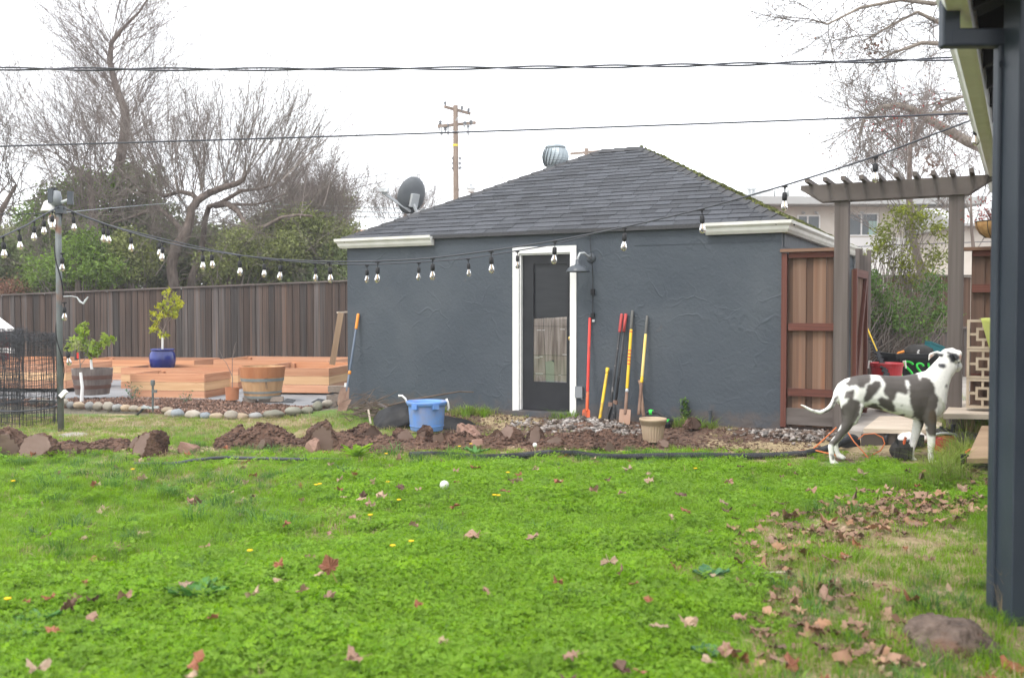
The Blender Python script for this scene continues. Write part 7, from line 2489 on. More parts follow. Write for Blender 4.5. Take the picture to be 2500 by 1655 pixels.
def evergreen(name, label, blobs, d, n, mt, size, seed, trunk=True):
    q = np.random.default_rng(seed)
    w_ = np.array([b[2] * b[3] for b in blobs], float); w_ /= w_.sum()
    i = q.choice(len(blobs), n, p=w_)
    a = q.normal(size=(n, 3)); a /= np.linalg.norm(a, axis=1)[:, None]
    # clumps: several hundred little centres on each mass
    nc = max(60, n // 45)
    ci = q.choice(len(blobs), nc, p=w_)
    ca = q.normal(size=(nc, 3)); ca /= np.linalg.norm(ca, axis=1)[:, None]
    ca *= q.uniform(.35, 1.0, nc)[:, None] ** .6
    B = np.array([[*P(b[0], b[1], d + (b[4] if len(b) > 4 else 0)), b[2] * d / F, b[3] * d / F] for b in blobs])
    cc = B[ci, :3] + ca * np.stack([B[ci, 3], np.minimum(B[ci, 3], 1.6), B[ci, 4]], 1)
    j = q.integers(0, nc, n)
    p = cc[j] + q.normal(size=(n, 3)) * np.array([.16, .16, .11]) * (d / 26)
    v, f = quads(p, q.uniform(size * .6, size * 1.4, n), .5, rng=q)
    base = np.array([B[0, 0], d, 0.0])
    t = T(name, label, 'tree', base)
    if trunk:
        m = MB()
        sg = []
        m.tube([base, base + Z3 * B[:, 2].mean()], [.14, .06], 7)
        m.build('trunk', M.bark, t)
        for c in cc[::3]:
            o = base + Z3 * max(.5, c[2] - q.uniform(.3, 1.2))
            o = o * .35 + (c + np.array([0, 0, -.5])) * .65
            sg.append((*o, *c, .018, .006))
        vv, ff = prisms(sg, 3)
        tag(raw('branchlets', vv, ff, M.twig, t, base), kind='stuff')
    tag(raw('foliage', v, f, mt, t, base), kind='stuff')


evergreen('evergreen_tree', 'bright green leafy evergreen just right of the lamp post', [(150, 490, 50, 50), (190, 560, 75, 90), (120, 620, 70, 80), (200, 650, 80, 60), (225, 455, 55, 45), (90, 560, 50, 70)], 28.5, 17000, M.green1, .12, 31)
evergreen('evergreen_tree', 'dark evergreen thicket behind the trunk of the old tree', [(330, 470, 70, 70), (310, 560, 80, 90), (350, 640, 90, 70), (430, 640, 80, 70), (420, 560, 80, 60), (520, 620, 70, 70)], 29.5, 20000, M.green2, .13, 32)
evergreen('evergreen_tree', 'olive evergreen bushes right of the old tree trunk', [(590, 610, 60, 60), (650, 640, 70, 60), (570, 660, 70, 45), (720, 620, 70, 60), (640, 570, 50, 45)], 28.0, 17000, M.green3, .115, 33)
evergreen('evergreen_tree', 'rounded yellow-green evergreen crown left of the satellite dish', [(745, 500, 55, 45), (800, 510, 55, 45), (770, 550, 75, 55), (700, 545, 55, 50), (820, 580, 50, 50)], 34.0, 17000, M.green3, .13, 34)
evergreen('evergreen_tree', 'grey-green shrub mass just above the fence left of the shed', [(700, 680, 70, 45), (780, 680, 70, 50), (830, 650, 45, 70), (650, 690, 50, 35)], 25.5, 14000, M.green2, .09, 35)
evergreen('evergreen_tree', 'low dark hedge mass at the far left behind the fence', [(30, 650, 80, 60), (-40, 640, 60, 70), (80, 690, 60, 40)], 26.5, 10000, M.green2, .11, 36)
evergreen('evergreen_tree', 'sunlit yellow-green bush just behind the fence right of the lamp post', [(190, 640, 60, 50), (120, 660, 60, 40), (260, 660, 60, 40), (215, 600, 40, 40)], 24.7, 9000, M.green1, .085, 39)
evergreen('evergreen_tree', 'light olive bush just behind the fence below the curved limb', [(560, 640, 60, 45), (640, 630, 60, 45), (600, 590, 45, 40), (700, 610, 45, 40)], 24.7, 9000, M.green3, .085, 40)
evergreen('evergreen_tree', 'tall yellow-green bush behind the fence end beside the shed', [(740, 560, 55, 50), (800, 580, 50, 55), (770, 630, 60, 45), (830, 630, 35, 50)], 25.6, 9000, M.green3, .09, 43)
evergreen('evergreen_tree', 'olive bush just behind the fence left of the old trunk', [(320, 655, 50, 38), (345, 625, 30, 40), (310, 605, 35, 40)], 24.9, 5000, M.green3, .085, 42)
evergreen('bramble', 'rust-brown dead bramble above the fence at the left edge', [(30, 700, 45, 26), (10, 712, 40, 20)], 24.8, 1500, M.brownleaf, .05, 37, False)
evergreen('evergreen_tree', 'far band of olive trees behind all the bare trees', [(x, 640, 90, 90) for x in range(-60, 900, 80)], 33.0, 34000, M.green3, .17, 38, False)
# dense thicket twigs between them
q = np.random.default_rng(77)
out, heavy = [], []
cfg = C_(kids=(1, 1.2, 1.2, 0), wob=(.1, .16, .2, .2))
for _ in range(230):
    x = q.uniform(40, 860); y = q.uniform(500, 700)
    grow(P(x, y, 26.5 + q.normal() * 1.2), np.array([q.normal() * .8, q.normal() * .5, q.uniform(-.2, 1.1)]), q.uniform(1.0, 2.2), .011, 1, cfg, q, out, heavy)
v, f = prisms(out, 3)
tag(raw('thicket_twigs', v, f, M.twig), kind='stuff')


# ------------------------------------------------------------ trees on the right
def sycamore():
    d = 24.0
    q = np.random.default_rng(41)
    pl = lambda pts: [P(x, y, d + o) for x, y, o in pts]
    base = P(2600, 760, d)
    heavy = [(pl([(2600, 760, 0), (2590, 560, 0), (2570, 420, 0), (2560, 200, 0), (2560, -80, 0)]), [.32, .28, .26, .2, .14])]
    limbs = [([(2570, 430, 0), (2450, 385, -.3), (2360, 345, -.5), (2290, 305, -.6), (2230, 270, -.7), (2195, 258, -.7), (2150, 262, -.8), (2110, 290, -.9), (2098, 330, -.9)], .15, .03),
             ([(2570, 300, 0), (2450, 285, -.3), (2340, 275, -.4), (2250, 280, -.5), (2180, 290, -.5), (2130, 305, -.6)], .09, .025),
             ([(2565, 200, 0), (2420, 140, -.2), (2330, 110, -.4), (2250, 105, -.5), (2180, 130, -.6), (2120, 160, -.6)], .09, .02),
             ([(2560, 60, 0), (2420, 40, -.2), (2300, 60, -.4), (2240, 30, -.5), (2180, 60, -.6), (2110, 100, -.6)], .08, .018),
             ([(2560, -40, 0), (2400, -30, -.2), (2280, 10, -.4), (2200, 0, -.4), (2100, 20, -.5), (2020, 60, -.6), (1985, 50, -.6)], .08, .014),
             ([(2560, -120, 0), (2380, -90, -.2), (2220, -60, -.4), (2080, -30, -.5), (2000, -10, -.6)], .07, .014),
             ([(2340, 240, -.2), (2290, 262, -.3), (2255, 300, -.4), (2230, 330, -.4)], .045, .018),
             ([(2450, 220, -.2), (2360, 235, -.3), (2300, 245, -.3), (2250, 265, -.4)], .05, .02)]
    out = []
    cfg = C_(kids=(1.1, 1.5, 1.4, 0), up=(-.01, -.02, -.015, .0), wob=(.14, .17, .2, .22), spread=(.7, .7, .7, .6), rmin=.0030)
    balls = []
    for p, a, b in limbs:
        pp = pl(p)
        heavy.append((pp, list(np.linspace(a, b, len(pp)))))
        for i in range(1, len(pp)):
            if p[i][0] < 2440:
                for _ in range(4 if i < len(pp) - 1 else 6):
                    f = q.random()
                    s = pp[i - 1] * (1 - f) + pp[i] * f
                    dv = (pp[i] - pp[i - 1]); dv /= np.linalg.norm(dv)
                    dv = dv + q.normal(size=3) * np.array([.7, .5, .8])
                    n0 = len(out)
                    grow(s, dv, q.uniform(.9, 2.1), .014, 1, cfg, q, out, heavy)
                    for rr_ in out[n0::23]:
                        if q.random() < .26:
                            balls.append(np.array(rr_[3:6]) - Z3 * .06)
    t = finish_tree('sycamore_tree', 'bare sycamore with pale limbs and hanging seed balls reaching in from the right', base, heavy, out, M.sycbark, M.twig)
    B = np.array(balls)
    octa(B, q.uniform(.032, .048, len(B)), M.brownleaf, 'seed_balls', 6, 1.0)
    o = bpy.data.objects['seed_balls']; o.parent = t; o.location = -Vector(ORG[t.name])
    cs = np.array([P(x, y, 23.6) for x, y in ((2130, 130), (2125, 118), (2140, 110), (2262, 385), (2275, 400), (2268, 410), (2240, 370), (2285, 395))]).repeat(10, 0)
    v, f = quads(cs + q.normal(size=cs.shape) * .09, q.uniform(.06, .13, len(cs)), .8, rng=q)
    tag(raw('dead_leaves', v, f, M.brownleaf, t, base), kind='stuff')


sycamore()
# upright many-stemmed tree behind the arch, with red buds
q = np.random.default_rng(51)
sh = []
for k in range(46):
    x = q.normal(2225, 60)
    sh.append((2225 + (x - 2225) * .45, q.uniform(330, 640), (x - 2225) / 75 + q.normal() * .2, -1, q.uniform(.9, 1.9), .011))
t = bare('bare_tree', 'upright bare tree with reddish buds directly behind the pergola arch', [(2262, 760, 0), (2258, 690, 0), (2240, 630, 0), (2225, 560, 0), (2218, 470, 0), (2222, 380, 0), (2228, 300, 0)], 17.5, [.10, .09, .075, .06, .05, .035, .015], sh, C_(kids=(1.0, 1.2, 1.1, 0), up=(.05, .05, .04, .02), rmin=.0022, spread=(.5, .5, .6, .5)), 61, twig=M.twigp)
cs = np.array([P(q.normal(2200, 60), q.normal(300, 45), 17.5 + q.normal() * .6) for _ in range(170)])
v, f = quads(cs, q.uniform(.025, .06, 170), .7, rng=q)
tag(raw('red_buds', v, f, M.redleaf, t, ORG[t.name]), kind='stuff')
sh = [(2370 + q.normal() * 16, q.uniform(470, 640), q.normal() * .8, -1, q.uniform(.8, 1.6), .010) for _ in range(12)]
bare('bare_tree', 'thin bare tree showing between the right pergola post and the basket', [(2385, 760, 0), (2380, 640, 0), (2372, 560, 0), (2370, 470, 0)], 19, [.05, .04, .03, .015], sh, C_(kids=(1, 1.2, 1.1, 0), rmin=.004), 62, twig=M.twigp)


def leafy(name, label, blobs, d, n, mt, size, seed, cat='shrub'):
    q = np.random.default_rng(seed)
    B = np.array([[*P(b[0], b[1], d), b[2] * d / F, b[3] * d / F] for b in blobs])
    nc = n // 14
    ci = q.integers(0, len(blobs), nc)
    ca = q.normal(size=(nc, 3)) * .55
    cc = B[ci, :3] + ca * np.stack([B[ci, 3], np.full(nc, .4), B[ci, 4]], 1)
    j = q.integers(0, nc, n)
    p = cc[j] + q.normal(size=(n, 3)) * .055
    v, f = quads(p, q.uniform(size * .6, size * 1.3, n), .55, rng=q)
    base = np.array([B[0, 0], d, .3])
    t = T(name, label, cat, base)
    sg = []
    for c in cc[::2]:
        o = base + np.array([q.normal() * .25, q.normal() * .1, 0]) + (c - base) * q.uniform(.35, .75) * np.array([1, 1, 1])
        mid = (o + c) / 2 + q.normal(size=3) * .06
        sg += [(*o, *mid, .008, .006), (*mid, *c, .006, .003)]
    vv, ff = prisms(sg, 3)
    tag(raw('stems', vv, ff, M.twig, t, base), kind='stuff')
    tag(raw('foliage', v, f, mt, t, base), kind='stuff')


leafy('leafy_shrub', 'small-leaved green shrub spilling over the low fence behind the bin', [(2150, 730, 30, 40), (2200, 760, 45, 35), (2250, 740, 45, 40), (2290, 770, 30, 35), (2170, 790, 35, 22), (2240, 800, 40, 25), (2290, 700, 25, 35), (2130, 690, 25, 30)], 15.8, 4600, M.bush, .055, 71)
leafy('yellow_vine', 'yellow-green vine climbing the bare tree behind the arch', [(2160, 590, 20, 22), (2185, 620, 22, 25), (2235, 560, 20, 28), (2245, 530, 18, 25), (2200, 650, 24, 20), (2270, 650, 16, 30), (2280, 620, 14, 25), (2230, 690, 24, 18), (2165, 560, 14, 16), (2200, 520, 18, 20), (2130, 620, 14, 20), (2290, 560, 12, 22)], 16.6, 3000, M.yvine, .06, 72, 'vine')


# ------------------------------------------------------------ lawn: instanced clumps
SRC = bpy.data.collections.new('clump_sources')


def src_obj(name, v, f, mt):
    me = bpy.data.meshes.new(name)
    me.from_pydata([tuple(map(float, p)) for p in v], [], [tuple(a) for a in f])
    me.materials.append(mt)
    o = bpy.data.objects.new(name, me)
    return o


def blades(n, R, h, wd, bend, seed, mt, name, lean=.4):
    q = np.random.default_rng(seed)
    v, f = [], []
    for _ in range(n):
        a = q.uniform(0, 6.28); r = R * math.sqrt(q.random())
        p = np.array([math.cos(a) * r, math.sin(a) * r, 0])
        a2 = a + q.normal() * .8
        dd = np.array([math.cos(a2), math.sin(a2), 0])
        sd_ = np.array([-dd[1], dd[0], 0])
        hh = h * q.uniform(.5, 1.15); ww = wd * q.uniform(.7, 1.2)
        le = lean * q.uniform(.2, 1)
        k = len(v)
        pts = [p, p + dd * hh * le * .4 + Z3 * hh * .55, p + dd * hh * (le + bend * .5) + Z3 * hh * (.95 - bend * .25)]
        v += [pts[0] - sd_ * ww * .5, pts[0] + sd_ * ww * .5, pts[1] - sd_ * ww * .42, pts[1] + sd_ * ww * .42, pts[2]]
        f += [(k, k + 1, k + 3, k + 2), (k + 2, k + 3, k + 4)]
    return src_obj(name, v, f, mt)


def clover_src(n, R, h, sz, seed, mt, name):
    q = np.random.default_rng(seed)
    v, f = [], []
    for _ in range(n):
        a = q.uniform(0, 6.28); r = R * math.sqrt(q.random())
        hh = h * q.uniform(.45, 1.1) * (1 - .3 * (r / R) ** 2)
        c = np.array([math.cos(a) * r, math.sin(a) * r, hh])
        nrm = np.array([q.normal() * .45 + math.cos(a) * .3, q.normal() * .45 + math.sin(a) * .3, 1]); nrm /= np.linalg.norm(nrm)
        x, y, z = basis(nrm)
        s = sz * q.uniform(.6, 1.25)
        t0 = q.uniform(0, 6.28)
        for j in range(4):
            t = t0 + j * 1.571 + q.normal() * .2
            d1 = x * math.cos(t) + y * math.sin(t)
            d2 = -x * math.sin(t) + y * math.cos(t)
            k = len(v)
            lift = nrm * s * q.uniform(-.15, .35)
            v += [c, c + d1 * s * .55 + d2 * s * .30 + lift, c + d1 * s * .95 + lift * 1.1, c + d1 * s * .55 - d2 * s * .30 + lift]
            f += [(k, k + 1, k + 2, k + 3)]
        k = len(v)
        v += [c * np.array([.5, .5, 0]), c * np.array([.5, .5, 0]) + x * .002, c + x * .001]
        f += [(k, k + 1, k + 2)]
    return src_obj(name, v, f, mt)


def scatter(name, pos, rot, scl, idx, sources, kind='stuff'):
    col = bpy.data.collections.new(name + '_sources')
    for o in sources: col.objects.link(o)
    order = sorted(range(len(sources)), key=lambda i: sources[i].name)
    inv = np.argsort(order)
    me = bpy.data.meshes.new(name)
    me.vertices.add(len(pos)); me.vertices.foreach_set('co', np.asarray(pos, np.float32).ravel())
    a = me.attributes.new('rot', 'FLOAT_VECTOR', 'POINT'); a.data.foreach_set('vector', np.asarray(rot, np.float32).ravel())
    a = me.attributes.new('scl', 'FLOAT', 'POINT'); a.data.foreach_set('value', np.asarray(scl, np.float32))
    a = me.attributes.new('pick', 'INT', 'POINT'); a.data.foreach_set('value', inv[np.asarray(idx)].astype(np.int32))
    o = bpy.data.objects.new(name, me); COL.objects.link(o)
    ng = bpy.data.node_groups.new(name, 'GeometryNodeTree')
    ng.interface.new_socket('Geometry', in_out='INPUT', socket_type='NodeSocketGeometry')
    ng.interface.new_socket('Geometry', in_out='OUTPUT', socket_type='NodeSocketGeometry')
    N, L = ng.nodes, ng.links
    gi, go = N.new('NodeGroupInput'), N.new('NodeGroupOutput')
    ip = N.new('GeometryNodeInstanceOnPoints')
    ci = N.new('GeometryNodeCollectionInfo'); ci.inputs[0].default_value = col
    ci.inputs['Separate Children'].default_value = True; ci.inputs['Reset Children'].default_value = True

    def attr(nm, tp):
        n = N.new('GeometryNodeInputNamedAttribute'); n.data_type = tp; n.inputs[0].default_value = nm
        return n.outputs['Attribute']
    er = N.new('FunctionNodeEulerToRotation')
    L.new(gi.outputs[0], ip.inputs['Points']); L.new(ci.outputs[0], ip.inputs['Instance'])
    ip.inputs['Pick Instance'].default_value = True
    L.new(attr('pick', 'INT'), ip.inputs['Instance Index'])
    L.new(attr('rot', 'FLOAT_VECTOR'), er.inputs[0]); L.new(er.outputs[0], ip.inputs['Rotation'])
    L.new(attr('scl', 'FLOAT'), ip.inputs['Scale'])
    L.new(ip.outputs[0], go.inputs[0])
    md = o.modifiers.new('scatter', 'NODES'); md.node_group = ng
    return tag(o, kind=kind)


def field(n, ylo, yhi, seed, wfun, margin=1.06):
    """random spots on the lawn in view (and a step to either side), kept by a weight"""
    q = np.random.default_rng(seed)
    y = np.sqrt(q.random(n) * (yhi ** 2 - ylo ** 2) + ylo ** 2)
    x = (q.random(n) - .5) * margin * (y * 1.08 + .9)
    w_ = wfun(x, y)
    k = q.random(n) < w_
    return x[k], y[k], q


def rots(q, n, tilt=.15):
    return np.stack([q.normal(size=n) * tilt, q.normal(size=n) * tilt, q.uniform(0, 6.28, n)], 1)


def soilmask(x, y):
    t = (x - SA[0]) * V3[0] + (y - SA[1]) * V3[1]
    s = (x - SA[0]) * U3[0] + (y - SA[1]) * U3[1]
    n1 = fbm(x * 1.1, y * 1.1, 41)
    so_ = sstep(-1.9, -1.3, t + n1 * 1.2) * sstep(1.7, 2.5, s + n1 * 1.5)
    return np.clip(so_, 0, 1)


SPOT = fbm
clv = [clover_src(40, .075, .060, .0135, 1, M.clover, 'clover_a'), clover_src(36, .070, .050, .0155, 2, M.clover, 'clover_b'), clover_src(44, .08, .070, .0115, 3, M.clover, 'clover_c')]
x, y, q = field(38000, 3.0, 9.9, 1, lambda x, y: lawn_lush(x, y) * np.clip(.5 + 1.9 * (fbm(x * 2, y * 2, 14) + .22), .12, 1))
n = len(x)
hgt = .35 + 1.15 * np.clip(fbm(x * 1.7, y * 1.7, 15, 3) * 1.4 + .5, 0, 1)
PAWS = [G(*p, 0) for p in ((2030, 1131), (2062, 1122), (2232, 1131), (2264, 1128))]


def clear(x, y):
    k = np.ones(len(x))
    for p in PAWS: k = np.minimum(k, .30 + .7 * sstep(.08, .30, np.hypot(x - p[0], (y - p[1] + .12) * .7)))
    return k


scatter('clover_lawn', np.stack([x, y, gz(x, y) - .006], 1), rots(q, n, .12), hgt * q.uniform(.8, 1.25, n) * clear(x, y), q.integers(0, 3, n), clv)
mn = [clover_src(230, .19, .11, .0135, 5, M.clover, 'mound_a'), clover_src(200, .16, .095, .0145, 6, M.clover, 'mound_b'), clover_src(150, .12, .085, .0125, 7, M.clover, 'mound_c')]
x, y, q = field(2300, 3.0, 9.0, 7, lambda x, y: lawn_lush(x, y) * (fbm(x * 1.1, y * 1.1, 19) > -.06))
n = len(x)
scatter('clover_mounds', np.stack([x, y, gz(x, y) - .02], 1), rots(q, n, .1), q.uniform(.55, 1.15, n) * clear(x, y), q.integers(0, 3, n), mn)
gr = [blades(26, .06, .065, .0034, .5, 1, M.grass, 'grass_a'), blades(22, .055, .05, .003, .7, 2, M.grass, 'grass_b'), blades(30, .07, .08, .0036, .5, 3, M.grass, 'grass_c')]


BAND = np.array([G(2400 - 620 * t, 1205 + 150 * t) for t in np.linspace(0, .8, 14)])


def offband(x, y):
    dd = np.min(np.hypot(x[:, None] - BAND[None, :, 0], y[:, None] - BAND[None, :, 1]), 1)
    k = sstep(1.6, 3.2, x)
    return 1 - (.25 + .5 * k) * (1 - sstep(.10, .42, dd + fbm(x * 3, y * 3, 44) * .3))


def gw(x, y):
    w_ = 1 - .72 * lawn_lush(x, y)
    w_ *= 1 - .62 * np.clip(lawn_dry(x, y), 0, 1)
    w_ *= 1 - .5 * sstep(.08, .24, fbm(x * .8, y * .8, 55) + .05 * (x < -.8))
    return w_ * offband(x, y) * (1 - .7 * np.exp(-((y - 10.25) / .3) ** 2) * (x < 2.4)) * (1 - soilmask(x, y))


x, y, q = field(32000, 3.0, 11.0, 2, gw)
n = len(x)
sc_ = (.55 + .8 * np.clip(fbm(x * 2.2, y * 2.2, 16) + .45, 0, 1)) * q.uniform(.75, 1.25, n) * (1 - .35 * sstep(8.5, 10.2, y))
scatter('grass_lawn', np.stack([x, y, gz(x, y) - .004], 1), rots(q, n), sc_ * clear(x, y), q.integers(0, 3, n), gr)
# dark tufts and dry grass
tf = [blades(60, .075, .13, .0042, .9, 7, M.grassd, 'tuft_a', .9), blades(46, .06, .10, .004, .9, 8, M.grassd, 'tuft_b', 1.0)]
x, y, q = field(1500, 3.6, 10.3, 3, lambda x, y: np.clip(1.2 - lawn_lush(x, y), 0, 1) * (fbm(x * 1.2, y * 1.2, 17) > .0) * (1 - soilmask(x, y)))
ex = np.array([G(a, b) for a, b in ((536, 1235), (265, 1148), (120, 1195), (270, 1185), (380, 1150), (560, 1180), (730, 1130), (830, 1165), (1130, 1120), (250, 1560), (180, 1300), (640, 1285), (1020, 1135), (480, 1275), (700, 1290), (1080, 1320), (1640, 1330), (2080, 1270), (2000, 1260), (1990, 1460), (60, 1560), (900, 1105), (960, 1112), (1110, 1105), (1160, 1102))])
x, y = np.concatenate([x, ex[:, 0]]), np.concatenate([y, ex[:, 1]])
n = len(x)
scatter('dark_grass_tufts', np.stack([x, y, gz(x, y)], 1), rots(q, n, .08), np.where(np.arange(n) >= n - len(ex), 1.25, q.uniform(.4, 1.0, n)) * clear(x, y), q.integers(0, 2, n), tf)
dr = [blades(22, .075, .055, .0030, 1.0, 9, M.dry, 'dry_a', 1.4), blades(20, .08, .04, .0028, 1.0, 10, M.dry, 'dry_b', 1.8), blades(22, .07, .055, .003, .8, 11, M.olive, 'olive_a', .9)]


def dw(x, y):
    w_ = np.clip(lawn_dry(x, y), 0, 1) * .85
    w_ = np.maximum(w_, .5 * sstep(.08, .24, fbm(x * .8, y * .8, 55) + .05 * (x < -.8)))
    w_ = np.maximum(w_, .18 * (1 - sstep(-1.5, -.5, x)))
    w_ = np.maximum(w_, sstep(10.2, 10.8, y) * .75 * (x < 1.4))
    return w_ * (1 - soilmask(x, y) * .85) * offband(x, y)


x, y, q = field(26000, 3.0, 13.3, 4, dw)
n = len(x)
scatter('dry_grass', np.stack([x, y, gz(x, y) - .002], 1), rots(q, n, .2), q.uniform(.55, 1.2, n), np.where(q.random(n) < np.where(y > 10, .62, .42), 2, q.integers(0, 2, n)), dr)
# short fresh grass beyond the spoil row
x, y, q = field(9000, 10.3, 14.0, 5, lambda x, y: (fbm(x * .9, y * .9, 91) > -.02) * (1 - soilmask(x, y)) * (1 - .9 * sstep(12.5, 13.2, y)) * (x < 2.6))
n = len(x)
scatter('back_lawn_grass', np.stack([x, y, gz(x, y) - .004], 1), rots(q, n), q.uniform(.35, .75, n), q.integers(0, 3, n), gr)
# weeds round the base of the wall and along the soil
ex = []
for a, b, t in ((1385, 1005, -.1), (1400, 1012, -.12), (1680, 1035, -.12), (1700, 1038, -.12), (1720, 1040, -.15), (1150, 1005, -.15), (1170, 1010, -.1), (1120, 1015, -.2), (1185, 1015, -.15), (1200, 1020, -.2), (1140, 1030, -.25), (1100, 1020, -.1), (1655, 1040, -.2), (1740, 1045, -.2)):
    ex += [S(ws(a + nr.normal() * 8, t), t - abs(nr.normal()) * .12) for _ in range(5)]
ex = np.array(ex)
n = len(ex)
q = np.random.default_rng(6)
scatter('wall_foot_grass', np.stack([ex[:, 0], ex[:, 1], gz(ex[:, 0], ex[:, 1])], 1), rots(q, n, .1), q.uniform(.7, 1.7, n), q.integers(0, 2, n), [blades(24, .05, .10, .0045, .7, 20, M.grass, 'wall_grass_a', .8), blades(20, .05, .10, .0045, .7, 21, M.olive, 'wall_grass_b', .9)])
# long fescue at the right
lg = [blades(80, .10, .34, .0055, .95, 12, M.olive, 'fescue_a', .75), blades(70, .09, .28, .005, .95, 13, M.grass, 'fescue_b', .7), blades(36, .10, .30, .0045, 1.0, 14, M.dry, 'fescue_c', .9)]
ex = []
for a, b, nn, s_, z0 in ((2340, 1050, 10, .9, .16), (2370, 1040, 10, .9, .22), (2400, 1050, 8, .9, .2), (2320, 1065, 6, .8, .1), (2345, 1140, 9, 1.1, 0), (2360, 1120, 6, 1.0, 0), (2285, 1185, 6, .9, 0), (2320, 1180, 8, 1.0, 0), (2345, 1165, 7, 1.0, 0), (2310, 1150, 6, .9, 0), (2260, 1180, 3, .6, 0), (2225, 1190, 3, .6, 0), (2360, 1200, 4, .7, 0), (2370, 1075, 6, .9, .05), (2330, 1070, 5, .9, .05), (2390, 1060, 5, .9, .05), (2290, 1085, 3, .8, .05), (2350, 1045, 4, .8, .1), (2405, 1030, 3, .8, .1), (2170, 1080, 2, .5, .03), (2395, 1030, 3, .9, .2)):
    for _ in range(nn):
        p = G(a + nr.normal() * 14, b + nr.normal() * 8, z0)
        ex.append((*p, s_ * nr.uniform(.7, 1.15)))
ex = np.array(ex)
n = len(ex)
scatter('long_grass', ex[:, :3], rots(q, n, .12), ex[:, 3], q.choice(3, n, p=(.45, .35, .2)), lg)
# dry straw between downspout and porch post
ex = np.array([P(2448 + nr.normal() * 6, 1530, 4.5 + nr.normal() * .03) * np.array([1, 1, 0]) for _ in range(7)])
scatter('dry_straw_tuft', ex, rots(q, 7, .06), q.uniform(.5, .95, 7), q.integers(0, 1, 7), [blades(16, .025, .34, .003, .6, 15, M.dry, 'straw_a', .22)])


# ------------------------------------------------------------ broad-leaved weeds, dandelions
def rosette(label, px, py, n, L_, wd, mt, rise, seed, name='broadleaf_weed', grp=None):
    c = G(px, py, .0); c[2] = float(gz(c[0], c[1]))
    q = np.random.default_rng(seed)
    o = T(name, label, 'weed', c, grp)
    for k in range(n):
        a = k * 2.4 + q.normal() * .2
        dd = np.array([math.cos(a), math.sin(a), 0]); sd_ = np.array([-dd[1], dd[0], 0])
        le = L_ * q.uniform(.65, 1.1); ri = rise * q.uniform(.5, 1.2)
        m = MB()
        vs_, fs = [], []
        for j in range(7):
            f = j / 6
            w_ = wd * (.25 + 1.1 * math.sin(math.pi * min(f * .93 + .05, 1)) ** .8) * (1 if j < 6 else .15)
            ctr = dd * le * f * math.cos(ri * (1 - .3 * f)) + Z3 * (le * f * math.sin(ri) * (1 - .35 * f) + .01)
            wv = .006 * math.sin(f * 14 + k)
            vs_ += [c + ctr - sd_ * w_ * .5 + Z3 * (.012 + wv), c + ctr, c + ctr + sd_ * w_ * .5 + Z3 * (.012 - wv)]
        for j in range(6):
            fs += [(j * 3, j * 3 + 1, j * 3 + 4, j * 3 + 3), (j * 3 + 1, j * 3 + 2, j * 3 + 5, j * 3 + 4)]
        m.add(vs_, fs).build('leaf', mt, o, smooth=True)


rosette('big broad-leaved dock rosette in the clover at the lower left', 475, 1478, 13, .17, .05, M.weed, .95, 1)
rosette('dark glossy broad-leaved weed on the dry patch at the right', 1735, 1425, 6, .12, .07, M.weedb, .9, 2)
rosette('small grey-green leafy weed at the bottom edge right of centre', 1728, 1632, 5, .10, .055, M.weedb, .9, 3)
rosette('bright green leafy weed in front of the earth ridge left of the pipe', 870, 1122, 14, .22, .05, M.grass, 1.0, 4)
rosette('low weed rosette beside the white leaf in the middle lawn', 1080, 1335, 7, .09, .03, M.weedb, .5, 5)
rosette('pale green weed rosette behind the middle lawn dandelions', 945, 1318, 7, .09, .03, M.weed, .6, 6)
rosette('spreading dark weed at the left edge of the lower lawn', 90, 1520, 9, .13, .035, M.weed, .7, 7)
rosette('weed rosette under the paired dandelions by the pipe', 1160, 1112, 10, .16, .03, M.weed, .8, 8)
rosette('small weed rosette in the short grass left of the dog', 1700, 1145, 8, .09, .03, M.weed, .6, 9)
rosette('broad weed at the lower middle right of the dock', 1000, 1545, 6, .07, .03, M.weedb, .6, 10)

FL = [((1122, 1090), 'dandelion in front of the wedge-shaped clod below the tub'), ((1150, 1084), 'dandelion tilted beside the pinkish flat clod'), ((1240, 1154), 'single dandelion behind the folded brown leaf'), ((1207, 1209), 'left dandelion of the touching pair right of the ball'), ((1217, 1210), 'right dandelion of the touching pair right of the ball'),
      ((974, 1221), 'lone dandelion left below the white ball'), ((947, 1177), 'dandelion in tufty grass left above the ball'), ((1004, 1322), 'brighter dandelion of the two in the middle lawn'), ((959, 1333), 'half-closed dandelion of the two in the middle lawn'), ((32, 1175), 'tall dandelion at the left edge of the lawn'),
      ((772, 1184), 'dandelion pair in short grass below the spoil row, left bloom'), ((781, 1182), 'dandelion pair in short grass below the spoil row, right bloom'), ((610, 1345), 'flat open dandelion above the dock rosette'), ((324, 1146), 'dandelion beside the end of the thin hose'), ((19, 1463), 'orange dandelion at the left edge low down'), ((904, 1258), 'orange closed dandelion left of the middle lawn'), ((943, 1108), 'dandelion at the left end of the drain pipe'), ((1698, 1144), 'small dandelion left of the dog on the short grass')]
for i, ((px, py), lab) in enumerate(FL):
    h = .085
    g_ = G(px, py, .09)
    z0 = float(gz(g_[0], g_[1]))
    top_ = G(px, py, z0 + .095)
    o = T('dandelion', lab, 'flower', (top_[0], top_[1], z0), 'dandelions on the lawn')
    MB().tube([(top_[0] + .01, top_[1] + .01, z0), top_ - Z3 * .004], .002, 5).build('stem', M.weed, o)
    m = MB()
    for k in range(18):
        a = k * 2.4; r = .017 * math.sqrt((k + 2) / 20)
        m.obox(top_ + np.array([math.cos(a) * r * .6, math.sin(a) * r * .6, .006 - r * .15]), np.array([math.cos(a), math.sin(a), .35]) * .014, np.array([-math.sin(a), math.cos(a), 0]) * .006, Z3 * .003)
    m.build('bloom', M.dandy, o)
